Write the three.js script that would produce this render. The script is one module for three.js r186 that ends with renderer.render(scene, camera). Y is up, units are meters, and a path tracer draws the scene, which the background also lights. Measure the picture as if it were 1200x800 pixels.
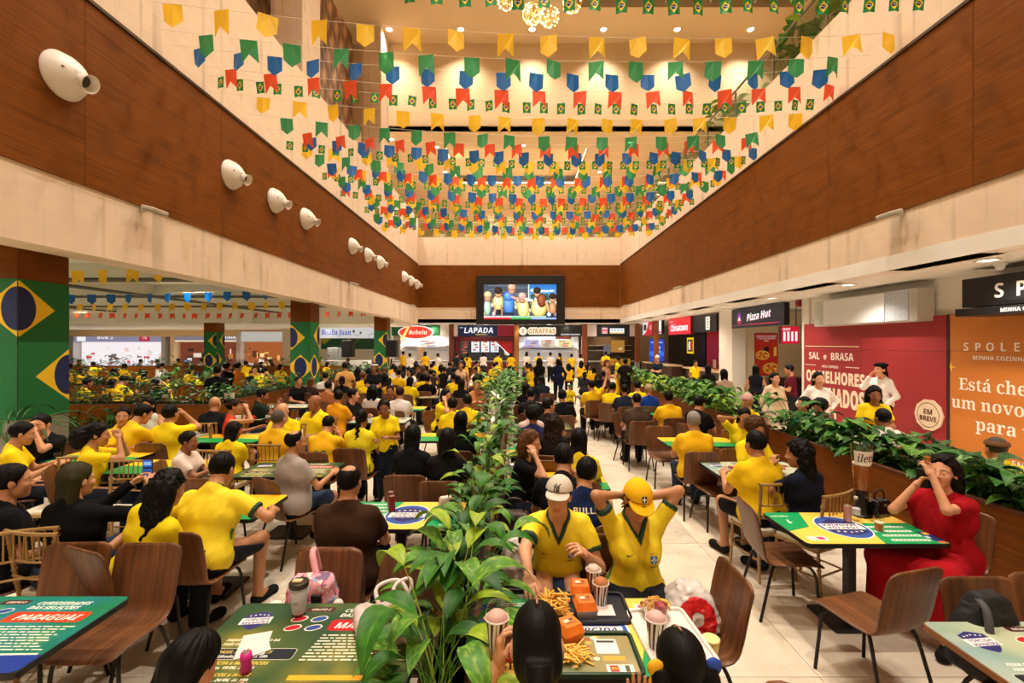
import * as THREE from 'three';
import { mergeGeometries } from 'three/addons/utils/BufferGeometryUtils.js';
import { RoundedBoxGeometry } from 'three/addons/geometries/RoundedBoxGeometry.js';
import { RectAreaLightUniformsLib } from 'three/addons/lights/RectAreaLightUniformsLib.js';

// ---------- camera, background, exposure ----------
const scene = new THREE.Scene();
scene.background = new THREE.Color(0x05060a);            // the night above the skylight
const camera = new THREE.PerspectiveCamera(2 * Math.atan(400 / 533) * 180 / Math.PI, 1.5, 0.1, 200);
camera.position.set(0, 2.2, 0);
camera.lookAt(0, 2.2, -10);
camera.setViewOffset(1200, 800, -5, -2, 1200, 800);      // a small lens shift
const renderer = new THREE.WebGLRenderer({ antialias: true });
renderer.toneMapping = THREE.LinearToneMapping;
renderer.toneMappingExposure = 1.14;
renderer.shadowMap.enabled = true;
RectAreaLightUniformsLib.init();

// ---------- helpers ----------
function rngOf(seed) { let a = seed >>> 0; return () => { a = (a + 0x6D2B79F5) | 0; let t = Math.imul(a ^ (a >>> 15), 1 | a); t = (t + Math.imul(t ^ (t >>> 7), 61 | t)) ^ t; return ((t ^ (t >>> 14)) >>> 0) / 4294967296; }; }
let rnd = rngOf(7);
const rr = (a, b) => a + (b - a) * rnd();
const pick = (a) => a[Math.floor(rnd() * a.length)];
const { PI, sin, cos, abs, max, min, sqrt, floor } = Math;
const D2R = PI / 180;
const V = (x, y, z) => new THREE.Vector3(x, y, z);
const clamp = (x, a, b) => x < a ? a : x > b ? b : x;
const hash3 = (x, y, z) => { let h = Math.imul(x, 374761393) ^ Math.imul(y, 668265263) ^ Math.imul(z, 2147483647 - 1013); h = Math.imul(h ^ (h >>> 13), 1274126177); return ((h ^ (h >>> 16)) >>> 0) / 4294967296; };
function noise3(x, y, z) {
  const X = floor(x), Y = floor(y), Z = floor(z), fx = x - X, fy = y - Y, fz = z - Z;
  const u = fx * fx * (3 - 2 * fx), v = fy * fy * (3 - 2 * fy), w = fz * fz * (3 - 2 * fz), L = (a, b, t) => a + (b - a) * t;
  const c = (i, j, k) => hash3(X + i, Y + j, Z + k);
  return L(L(L(c(0, 0, 0), c(1, 0, 0), u), L(c(0, 1, 0), c(1, 1, 0), u), v), L(L(c(0, 0, 1), c(1, 0, 1), u), L(c(0, 1, 1), c(1, 1, 1), u), v), w);
}
// tiling 2-D noise with periods px, py
function tnoise(x, y, px, py, s = 0) {
  const X = floor(x), Y = floor(y), fx = x - X, fy = y - Y, u = fx * fx * (3 - 2 * fx), v = fy * fy * (3 - 2 * fy);
  const m = (a, n) => ((a % n) + n) % n, c = (i, j) => hash3(m(X + i, px), m(Y + j, py), s);
  const a = c(0, 0) + (c(1, 0) - c(0, 0)) * u, b = c(0, 1) + (c(1, 1) - c(0, 1)) * u;
  return a + (b - a) * v;
}
const used = new Map();
function numbered(name) { const n = used.get(name) ?? 0; used.set(name, n + 1); return n ? name + '_' + String(n).padStart(3, '0') : name; }
function tag(o, label, category, group, kind) {
  if (label) o.userData.label = label;
  if (category) o.userData.category = category;
  if (group) o.userData.group = group;
  if (kind) o.userData.kind = kind;
  return o;
}
function base(name, label, category, [x, y, z] = [0, 0, 0], turn = 0, group) {
  const o = new THREE.Group(); o.name = numbered(name); o.position.set(x, y, z); o.rotation.y = turn; scene.add(o);
  return tag(o, label, category, group);
}
function part(name, geo, mat, parent, label) {
  const m = new THREE.Mesh(Array.isArray(geo) ? join(geo) : geo, mat); m.name = name; m.castShadow = m.receiveShadow = true;
  if (label) m.userData.label = label;
  parent.add(m); return m;
}
function solo(name, geo, mat, label, category, [x, y, z] = [0, 0, 0], turn = 0, group) {
  const m = part(numbered(name), geo, mat, scene); m.position.set(x, y, z); m.rotation.y = turn;
  return tag(m, label, category, group);
}
function struct(name, geo, mat, pos = [0, 0, 0], parent = scene) { const m = part(name, geo, mat, parent); m.position.set(...pos); if (parent === scene) m.userData.kind = 'structure'; return m; }
function join(list) {
  const l = list.map((g) => { const h = g.index ? g.toNonIndexed() : g.clone(); for (const k of Object.keys(h.attributes)) if (!['position', 'normal', 'uv'].includes(k)) h.deleteAttribute(k); if (!h.attributes.uv) h.setAttribute('uv', new THREE.BufferAttribute(new Float32Array(h.attributes.position.count * 2), 2)); return h; });
  return mergeGeometries(l);
}
// uv in metres, by the main direction of each face
function uvm(g, ox = 0, oy = 0) {
  if (g.index) g = g.toNonIndexed();
  const p = g.attributes.position, uv = new Float32Array(p.count * 2), a = V(), b = V(), c = V();
  for (let i = 0; i < p.count; i += 3) {
    a.fromBufferAttribute(p, i); b.fromBufferAttribute(p, i + 1); c.fromBufferAttribute(p, i + 2);
    const n = b.clone().sub(a).cross(c.clone().sub(a)), x = abs(n.x), y = abs(n.y), z = abs(n.z);
    [a, b, c].forEach((q, k) => { const s = x >= y && x >= z ? [q.z, q.y] : y >= z ? [q.x, q.z] : [q.x, q.y]; uv[(i + k) * 2] = s[0] + ox; uv[(i + k) * 2 + 1] = s[1] + oy; });
  }
  g.setAttribute('uv', new THREE.BufferAttribute(uv, 2)); return g;
}
const mv = (g, x = 0, y = 0, z = 0, rx = 0, ry = 0, rz = 0) => { if (rx) g.rotateX(rx); if (rz) g.rotateZ(rz); if (ry) g.rotateY(ry); return g.translate(x, y, z); };
const bx = (w, h, d, x = 0, y = 0, z = 0) => uvm(mv(new THREE.BoxGeometry(w, h, d), x, y, z));
const rbx = (w, h, d, r, x = 0, y = 0, z = 0, seg = 2) => uvm(mv(new RoundedBoxGeometry(w, h, d, seg, r), x, y, z));
const cyl = (r0, r1, h, x = 0, y = 0, z = 0, n = 16) => mv(new THREE.CylinderGeometry(r1, r0, h, n), x, y, z);
const rod = (a, b, r, n = 8, r2 = r) => { const A = V(...a), B = V(...b), d = B.clone().sub(A), g = new THREE.CylinderGeometry(r2, r, d.length(), n); g.translate(0, d.length() / 2, 0); g.applyQuaternion(new THREE.Quaternion().setFromUnitVectors(V(0, 1, 0), d.normalize())); return g.translate(A.x, A.y, A.z); };
const tube = (pts, r, n = 24, k = 8, closed = false) => new THREE.TubeGeometry(new THREE.CatmullRomCurve3(pts.map((p) => V(...p)), closed), n, r, k, closed);
const lathe = (pts, n = 24) => new THREE.LatheGeometry(pts.map((p) => new THREE.Vector2(...p)), n);
const ball = (r, x = 0, y = 0, z = 0, n = 14) => mv(new THREE.SphereGeometry(r, n, Math.round(n * 0.7)), x, y, z);
const extr = (shape, depth, bevel = 0) => new THREE.ExtrudeGeometry(shape, { depth, bevelEnabled: bevel > 0, bevelThickness: bevel, bevelSize: bevel, bevelSegments: 2, curveSegments: 10 });
const poly = (pts) => new THREE.Shape(pts.map((p) => new THREE.Vector2(...p)));
const mats = new Map();
function mat(color, roughness = 0.6, more = {}) {
  const key = color + '|' + roughness + '|' + JSON.stringify(more, (k, v) => v?.isTexture ? v.uuid : v);
  if (!mats.has(key)) mats.set(key, new THREE.MeshPhysicalMaterial({ color, roughness, ...more }));
  return mats.get(key);
}
const glow = (color, k = 1) => mat('#111111', 0.6, { emissive: new THREE.Color(color), emissiveIntensity: k });
function canvasTex(w, h, draw) {
  const c = document.createElement('canvas'); c.width = w; c.height = h; const g = c.getContext('2d'); draw(g, w, h);
  const t = new THREE.CanvasTexture(c); t.colorSpace = THREE.SRGBColorSpace; t.magFilter = THREE.LinearFilter; t.wrapS = t.wrapT = THREE.RepeatWrapping; return t;
}
function dataTex(w, h, f, srgb = true, sx = 1, sy = 1) {
  const d = new Uint8Array(w * h * 4);
  for (let y = 0, i = 0; y < h; y++) for (let x = 0; x < w; x++, i += 4) { const c = f(x / w, y / h); d[i] = clamp(c[0], 0, 255); d[i + 1] = clamp(c[1] ?? c[0], 0, 255); d[i + 2] = clamp(c[2] ?? c[0], 0, 255); d[i + 3] = 255; }
  const t = new THREE.DataTexture(d, w, h); t.magFilter = THREE.LinearFilter; t.wrapS = t.wrapT = THREE.RepeatWrapping; t.repeat.set(1 / sx, 1 / sy);
  if (srgb) t.colorSpace = THREE.SRGBColorSpace; t.needsUpdate = true; return t;
}
// a plane that shows a whole canvas, lying in x-y, facing +z
const quad = (w, h, x = 0, y = 0, z = 0) => mv(new THREE.PlaneGeometry(w, h), x, y, z);
function text(g, s, x, y, size, color, font = 'sans-serif', weight = 'bold', align = 'center', maxW) { g.fillStyle = color; g.font = weight + ' ' + size + 'px ' + font; g.textAlign = align; g.textBaseline = 'middle'; maxW ? g.fillText(s, x, y, maxW) : g.fillText(s, x, y); }
function spot(x, y, z, tx, ty, tz, color, cd, angle, pen = 0.6, size = 2) {
  const l = new THREE.SpotLight(color, cd, 0, angle, pen, 2); l.position.set(x, y, z); l.target.position.set(tx, ty, tz); l.castShadow = true; l.shadow.radius = size; return l;
}

// ---------- lamps: every fitting is a glowing lens with a light of its own just below it ----------
const NTH = ['first', 'second', 'third', 'fourth', 'fifth', 'sixth', 'seventh', 'eighth', 'ninth'];
const WARM = 0xfff0de, NEUTRAL = 0xfff0dc;
function downlight(label, group, [x, y, z], r, color, cd, angle, glowK, pen = 0.7, size = 3) {
  const o = base('downlight', label, 'ceiling light', [x, y, z], 0, group);
  part('trim_ring', mv(new THREE.TorusGeometry(r, r * 0.16, 6, 20), 0, 0, 0, PI / 2), mat('#d8d2c8', 0.4), o);
  part('lens', cyl(r * 0.92, r * 0.92, 0.012, 0, 0.004, 0, 20), glow(color, glowK), o);
  const l = spot(0, -0.03, 0, 0, -3, 0, color, cd, angle, pen, size); o.add(l, l.target);
  return o;
}
// ---------- surfaces ----------
const creamTex = dataTex(1024, 512, (u, v) => {
  const st = tnoise(u * 60, v * 2, 60, 2, 3), st2 = tnoise(u * 170, v * 3, 170, 3, 9), n = tnoise(u * 30, v * 30, 30, 30, 5);
  const run = clamp((st - 0.72) * 4, 0, 1) * clamp(0.35 + v, 0, 1) * 0.13 + clamp((st2 - 0.8) * 4, 0, 1) * 0.05, k = 1 - run - (n - 0.5) * 0.03;
  return [226 * k, 203 * k - run * 10, 178 * k - run * 22];
}, true, 8, 2.6);
const cream = new THREE.MeshPhysicalMaterial({ map: creamTex, roughness: 0.75 });
const creamPlain = mat('#ecd9be', 0.8), white = mat('#e9e5de', 0.7), whiteCeil = mat('#e6e4da', 0.85), tanCeil = mat('#d9bf97', 0.85), darkMetal = mat('#17130f', 0.45), black = mat('#0b0b0d', 0.5);
const panelTex = [11, 23, 37].map((s) => dataTex(1024, 256, (u, v) => {
  const w = tnoise(u * 4, v * 60, 4, 60, s), w2 = tnoise(u * 14, v * 128, 14, 128, s + 1), blot = tnoise(u * 9, v * 3, 9, 3, s + 2), k = 0.78 + 0.2 * w + 0.14 * w2 - 0.3 * clamp(blot - 0.62, 0, 1);
  return [122 * k, 66 * k, 7 * k];
}, true, 2.94, 0.7));
const panelMats = panelTex.map((t) => new THREE.MeshPhysicalMaterial({ map: t, roughness: 0.62, specularIntensity: 0.3 }));
// ---------- floor: large polished tiles ----------
const floorTex = dataTex(1024, 1024, (u, v) => {
  const a = tnoise(u * 5, v * 9, 5, 9, 2), b = tnoise(u * 20, v * 40, 20, 40, 4), c = tnoise(u * 90, v * 90, 90, 90, 6), k = 0.9 + 0.1 * a + 0.06 * (b - 0.5) + 0.03 * (c - 0.5);
  return [236 * k, 224 * k, 204 * k];
}, true, 3, 3);
const floorRough = dataTex(512, 512, (u, v) => { const a = tnoise(u * 8, v * 8, 8, 8, 12), b = tnoise(u * 40, v * 40, 40, 40, 13); return [255 * (0.22 + 0.16 * a + 0.08 * b)]; }, false, 3, 3);
const tileMats = [1, 0.95, 0.9].map((k) => new THREE.MeshPhysicalMaterial({ map: floorTex, roughnessMap: floorRough, roughness: 1, color: new THREE.Color(k, k * 0.985, k * 0.96) }));
const floorM = struct('floor', [bx(48, 0.2, 52, -10, -0.111, -18)], mat('#8c7a62', 0.7));
{
  for (let i = -4; i < 5; i++) for (let j = 1; j < 19; j++) {
    const g = rbx(0.996, 0.02, 0.996, 0.002, 0, 0, 0, 1); const m = part('tile', uvm(g, i * 1.37, j * 2.11), tileMats[floor(rnd() * 3)], floorM); m.position.set(i + 0.5, -0.01, -j - 0.5);
  }
  const rest = [bx(10, 0.02, 50, 9.998, -0.01, -18), bx(29.99, 0.02, 50, -19, -0.01, -18), bx(9, 0.02, 24, 0.5, -0.01, -31.01), bx(9, 0.02, 8, 0.5, -0.01, 3.01)];
  const m = part('tile_field', rest, tileMats[0], floorM); m.userData.kind = 'stuff';
}
// ---------- atrium walls ----------
const XL = -6.05, XR = 6.41, ZB = -28, SOF = 3.55, P0 = 4.5, P1 = 7.1;
function clad(wall, len, place, rows = 8) {               // timber cladding boards, each a piece of its wall
  const h = (P1 - P0) / rows;
  for (let i = 0; i * 2.94 < len; i++) {
    const l = min(2.94, len - i * 2.94) - 0.008;
    for (let r = 0; r < rows; r++) {
      const g = uvm(mv(new RoundedBoxGeometry(l, h - 0.0015, 0.03, 1, 0.001)), rnd() * 3, rnd() * 2), m = part('panel', g, pick(panelMats), wall);
      place(m, i * 2.94 + l / 2, P0 + (r + 0.5) * h);
    }
  }
}
const wl = struct('wall_left', [bx(0.5, 6.4, 31, XL - 0.25, SOF + 3.2, -12.5)], cream);
clad(wl, 30.4, (m, s, y) => { m.rotation.y = PI / 2; m.position.set(XL + 0.012, y, 2.46 - s); });
part('panel_cap', [bx(0.05, 0.05, 30.4, XL + 0.03, P1 + 0.03, -12.7)], mat('#3a2412', 0.5), wl);
const wr = struct('wall_right', [bx(0.4, 5.3, 31, XR + 0.2, SOF + 2.65, -12.5)], cream);
clad(wr, 30.4, (m, s, y) => { m.rotation.y = -PI / 2; m.position.set(XR - 0.012, y, 2.46 - s); });
part('panel_cap', [bx(0.05, 0.05, 30.4, XR - 0.03, P1 + 0.03, -12.7)], mat('#3a2412', 0.5), wr);
const wb = struct('wall_back', [bx(XR - XL, 5.26, 0.5, (XR + XL) / 2, SOF + 2.63, ZB - 0.25)], cream);
clad(wb, XR - XL - 0.06, (m, s, y) => { m.position.set(XL + 0.03 + s, y, ZB + 0.012); });
// upper gallery floors behind the parapets, and the roof
struct('floor_gallery_right', [bx(7.2, 0.3, 31, 10.4, 8.4, -12.5)], creamPlain);
struct('floor_gallery_left', [bx(8, 0.3, 31, -10.5, 8.4, -12.5)], creamPlain);
struct('floor_gallery_back', [bx(28, 0.3, 8, 0, 8.4, -32.5)], creamPlain);
struct('wall_gallery_right', [bx(0.3, 11, 40, 14.1, 13.5, -16)], tanCeil);
struct('wall_gallery_left', [bx(0.3, 11, 40, -14.3, 13.5, -16)], tanCeil);
const CEI = 18.1, ZF = -24, CE2 = 13.6;
// main ceiling with a skylight of dark panes
struct('ceiling', [bx(17.1, 0.4, 24.4, -5.75, CEI + 0.2, -9.2)], tanCeil);
struct('ceiling_far', [bx(28.6, 0.4, 2.6, 0, CEI + 0.2, ZF + 1.3)], tanCeil);
struct('ceiling_side', [bx(1.2, 0.4, 24.4, 13.9, CEI + 0.2, -9.2)], tanCeil);
struct('ceiling_near', [bx(28.6, 0.4, 2, 0, CEI + 0.2, 4)], tanCeil);
const sky = base('skylight', 'dark glazed skylight with thin pale bars in the high ceiling', 'skylight', [8.05, CEI + 0.3, -9.2]);
for (let i = 0; i < 5; i++) for (let j = 0; j < 8; j++) part('pane', bx(2.0, 0.02, 3, -4.2 + i * 2.1, 0, -10.6 + j * 3.05), mat('#05060a', 0.15), sky);
for (let i = 0; i < 6; i++) part('glazing_bar', bx(0.06, 0.12, 24.4, -5.25 + i * 2.1, -0.05, 0), mat('#cfc4b0', 0.5), sky);
struct('wall_bulkhead', [bx(28.6, CEI - CE2 + 0.4, 0.3, 0, (CEI + CE2) / 2 + 0.2, ZF - 0.15), bx(28.6, 0.35, 0.12, 0, CE2 + 0.3, ZF + 0.05)], tanCeil);
// lower gallery ceiling with a lit recess
const R0 = -26.4, R1 = -33, RX = 4.2;
struct('ceiling_gallery', [bx(28.6, 0.3, R0 - ZF + 0.0 < 0 ? ZF - R0 : 2.4, 0, CE2 + 0.15, (ZF + R0) / 2), bx(10.1, 0.3, R0 - R1, -9.25, CE2 + 0.15, (R0 + R1) / 2), bx(10.1, 0.3, R0 - R1, 9.25, CE2 + 0.15, (R0 + R1) / 2), bx(28.6, 0.3, 3.6, 0, CE2 + 0.15, R1 - 1.8), bx(9, 0.1, R0 - R1 + 0.6, 0, CE2 + 1.0, (R0 + R1) / 2)], tanCeil);
struct('wall_gallery_back', [bx(28.6, 12, 0.3, 0, 13.2, -36.6)], tanCeil);
struct('wall_front_upper', [bx(28.6, 20, 0.3, 0, 10, 5.2)], creamPlain);
{
  const o = base('cove_light', 'warm strip light around the recessed gallery ceiling', 'cove light', [0, CE2 + 0.35, (R0 + R1) / 2]);
  part('strip', [bx(0.06, 0.06, R0 - R1, -RX - 0.02, 0, 0), bx(0.06, 0.06, R0 - R1, RX + 0.02, 0, 0), bx(2 * RX, 0.06, 0.06, 0, 0, (R0 - R1) / 2), bx(2 * RX, 0.06, 0.06, 0, 0, -(R0 - R1) / 2)], glow(0xffe0b0, 6), o);
  for (const s of [-1, 1]) { const l = new THREE.RectAreaLight(0xffd9a8, 14, 0.2, 6.4); l.position.set(s * (RX - 0.1), 0.12, 0); l.rotation.y = s * PI / 2; o.add(l); }
}
// ---------- low ceilings over the shop fronts ----------
const soff = white;
struct('ceiling_right', [bx(9, 0.25, 31, XR + 4.5 - 0.01, SOF + 0.125, -12.5)], soff);
struct('ceiling_back', [bx(22, 0.25, 5.4, 0.2, SOF + 0.105, ZB - 2.7)], soff);
struct('wall_right_shops', [bx(0.4, 3.6, 13.9, 8.36, 1.8, -5.8), bx(0.3, 3.6, 0.3, 8.25, 1.8, -12.75)], white);
struct('wall_right_far', [bx(0.3, 3.6, 20, 10.9, 1.8, -22)], mat('#e8dcc6', 0.8));
struct('wall_back_shops', [bx(30, 3.6, 0.3, -2, 1.8, -33.2)], mat('#d9cdbb', 0.8));
// ---------- the wide dining hall beyond the columns ----------
const CL = 4.2;
struct('ceiling_left', [bx(32, 0.25, 28, XL - 0.5 - 16, CL + 0.125, -10), bx(32, 0.25, 16, XL - 0.5 - 16, 3.45, -31.9)], whiteCeil);
struct('fascia_hall_step', [bx(32, 0.95, 0.2, XL - 16.5, 3.83, -24.05)], whiteCeil);
struct('wall_left_far', [bx(0.3, 4.6, 46, -38, 2.3, -16)], white);
struct('wall_left_back', [bx(34, 4.6, 0.3, -22, 2.3, -39)], white);
const beamM = mat('#d8d8cc', 0.85), beamEdge = mat('#4c4a42', 0.8);
for (const z of [-3, -7, -11, -15, -19]) { const b = struct('beam_' + -z, [bx(31.5, 0.36, 0.4, XL - 0.52 - 15.75, CL - 0.18, z)], beamM); part('edge_strip', bx(31.5, 0.04, 0.42, XL - 0.52 - 15.75, CL - 0.37, z), beamEdge, b); }
for (const x of [-12, -19.5, -27]) { const b = struct('beam_long_' + Math.round(-x), [bx(0.4, 0.34, 26, x, CL - 0.175, -10)], beamM); part('edge_strip', bx(0.42, 0.04, 26, x, CL - 0.36, -10), beamEdge, b); }
struct('beam_drop', [bx(6, 0.9, 0.9, -16.2, 3.75, -22.3)], beamM);
struct('fascia_left_hall', [bx(32, 0.55, 0.3, XL - 16.5, 3.08, -35)], mat('#dcbf92', 0.8));
// ---------- flag-wrapped columns ----------
const flagTex = (bare) => canvasTex(256, 512, (g, w, h) => {
  g.fillStyle = '#0a6a32'; g.fillRect(0, 0, w, h);
  const dia = (cx, cy, a, b, r) => { g.fillStyle = '#eec51c'; g.beginPath(); g.moveTo(cx - a, cy); g.lineTo(cx, cy - b); g.lineTo(cx + a, cy); g.lineTo(cx, cy + b); g.fill(); g.fillStyle = '#101f58'; g.beginPath(); g.arc(cx, cy, r, 0, 7); g.fill(); };
  for (const [x, y] of bare) dia(x * w, y * h, w * 0.68, h * 0.2, w * 0.31);
});
const flagA = flagTex([[0.02, 0.21], [1.0, 0.7]]), flagB = flagTex([[1.0, 0.21], [0.0, 0.7]]), flagC = flagTex([[0.05, 0.25], [0.5, 0.72]]), flagD = flagTex([[1.0, 0.22], [0.4, 0.72]]);
const colWood = panelMats[0], stone = mat('#8d867a', 0.7);
function column(x, z, w, top, fy0, fy1, front, side, label) {
  const o = base('column', label, 'column', [x, 0, z]);
  part('shaft', bx(w, top - fy1, w, 0, (top + fy1) / 2, 0), colWood, o);
  part('stone_foot', bx(w, fy0, w, 0, fy0 / 2, 0), stone, o);
  part('core', bx(w - 0.02, fy1 - fy0, w - 0.02, 0, (fy0 + fy1) / 2, 0), stone, o);
  const h = fy1 - fy0, my = (fy0 + fy1) / 2, t = 0.006, fm = (tx) => new THREE.MeshPhysicalMaterial({ map: tx, roughness: 0.75 });
  const P = (g) => { g.attributes.uv; return g; };
  part('flag_sheet', P(quad(w, h, 0, my, w / 2 + t)), fm(front), o);
  part('flag_sheet', P(mv(quad(w, h), w / 2 + t, my, 0, 0, PI / 2)), fm(side), o);
  part('flag_sheet', P(mv(quad(w, h), -w / 2 - t, my, 0, 0, -PI / 2)), fm(side), o);
  part('flag_sheet', P(mv(quad(w, h), 0, my, -w / 2 - t, 0, PI)), fm(front), o);
  return o;
}
column(-7.06, -6.47, 0.7, CL, 1.16, 3.07, flagB, flagA, 'wide square column wrapped in a huge green and yellow flag, nearest of the columns');
column(-6.66, -14.35, 0.62, SOF, 0.92, 2.86, flagC, flagD, 'flag-wrapped column in the middle, where the seating meets the fascia');
column(-6.66, -22.6, 0.62, SOF, 0.8, 2.8, flagD, flagC, 'flag-wrapped column beside the white shop sign with blue script');
column(-15.0, -22.6, 0.62, 3.4, 0.8, 2.75, flagD, flagB, 'flag-wrapped column standing alone inside the dim dining hall');
// ---------- lamps over the shops ----------
for (const [z, near] of [[1.0, 'before the tan hoarding, nearest the viewer'], [-1.9, 'over the nearest stretch of the planter'], [-4.9, 'before the black sign with white letters'], [-6.8, 'beside the small white camera dome'], [-9.66, 'before the blank white sign box'], [-12.55, 'beside the red alarm horn'], [-15.4, 'before the dark pizza sign'], [-18.3, 'before the upright white sign tile'], [-21.2, 'before the red noodle shop sign'], [-24.1, 'before the blue poster']])
  downlight('round white downlight in low ceiling ' + near, 'downlights in the low ceiling on the sign side', [7.05, SOF - 0.004, z], 0.14, NEUTRAL, 15, 1.15, 9);
for (const [x, near] of [[-7.4, 'green end of the red oval sign'], [-5.2, 'edge of the oval sign'], [-2.4, 'navy sign with slanted letters'], [0.4, 'pillar beside the black burger sign'], [3.2, 'small white words of the burger sign'], [5.6, 'three lit boxes of the dark sign']]) downlight('small downlight in the low ceiling by the ' + near, 'downlights over the far counters', [x, SOF - 0.024, -28.5], 0.11, NEUTRAL, 8, 1.2, 9);
for (const [x, z] of [[0.8, -22.9], [4.4, -22.9], [8.1, -22.9], [11.8, -22.9], [-2.8, -22.9], [-6.4, -22.9], [-9, -17], [-9, -9], [-3, -17], [-3, -11], [-3, -5], [1.6, -5], [1.6, -11], [1.6, -17], [-3, 1], [1.6, 1], [-9, -1]])
  downlight('downlight in the high ceiling, ' + (z < -22 ? 'bulkhead row, ' + NTH[Math.round((x + 6.4) / 3.7)] + ' from the mural' : (x < -8 ? 'line over the mural, ' : x < 0 ? 'middle line, ' : 'line beside the skylight, ') + NTH[Math.round((-z + 1) / 6)] + ' from the viewer'), 'downlights in the high atrium ceiling', [x, CEI - 0.004, z], 0.17, WARM, z < -22 ? 120 : x < -8 ? 145 : x < 0 ? 155 : 290, 1.0, 16, 0.8, 6);
for (const [i, [x, z]] of Object.entries([[-4.6, -26.2], [-6.9, -25.2], [0.4, -26], [3.2, -26], [6.4, -25.6], [-4.7, -30], [-1.7, -34.5], [2.4, -34.5], [5.5, -30]]))
  downlight('downlight in the lower gallery ceiling, ' + ['near side of the lit recess, outer', 'farthest out near the mural', 'in front of the recess middle', 'in front of the recess, past the middle', 'near side, close to the glass balustrade', 'beside the recess, mural side', 'beyond the recess, mural side', 'beyond the recess, balustrade side', 'beside the recess, balustrade side'][i], 'downlights in the gallery ceiling', [x, CE2 - 0.004, z], 0.14, WARM, 75, 1.2, 16);
for (const [x, z] of [[-9, -5], [-9, -13], [-9, -21], [-14, -9], [-14, -17], [-20, -13], [-20, -21], [-26, -17]])
  downlight('dim dining hall downlight, ' + NTH[max(0, Math.round(-x / 6) - 2)] + ' bay from the columns, ' + NTH[Math.round(-z / 4) - 1] + ' bay deep', 'downlights of the dining hall', [x, CL - 0.004, z], 0.12, 0xfff4e0, 60, 1.3, 8);
for (const [x, z] of [[-21, -30], [-15.4, -27.5], [-12.5, -30], [-25, -32], [-30, -32], [-9, -27.5]])
  downlight('downlight by the shops across the dining hall, near ' + (x < -28 ? 'the white snack shop' : x < -23 ? 'the glowing script sign' : x < -18 ? 'the restaurant and bakery corner' : x < -14 ? 'the amber bakery' : x < -11 ? 'the blue script sign' : 'the flag column'), 'downlights by the far shops', [x, 3.32, z], 0.14, NEUTRAL, 24, 1.25, 9);

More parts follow.
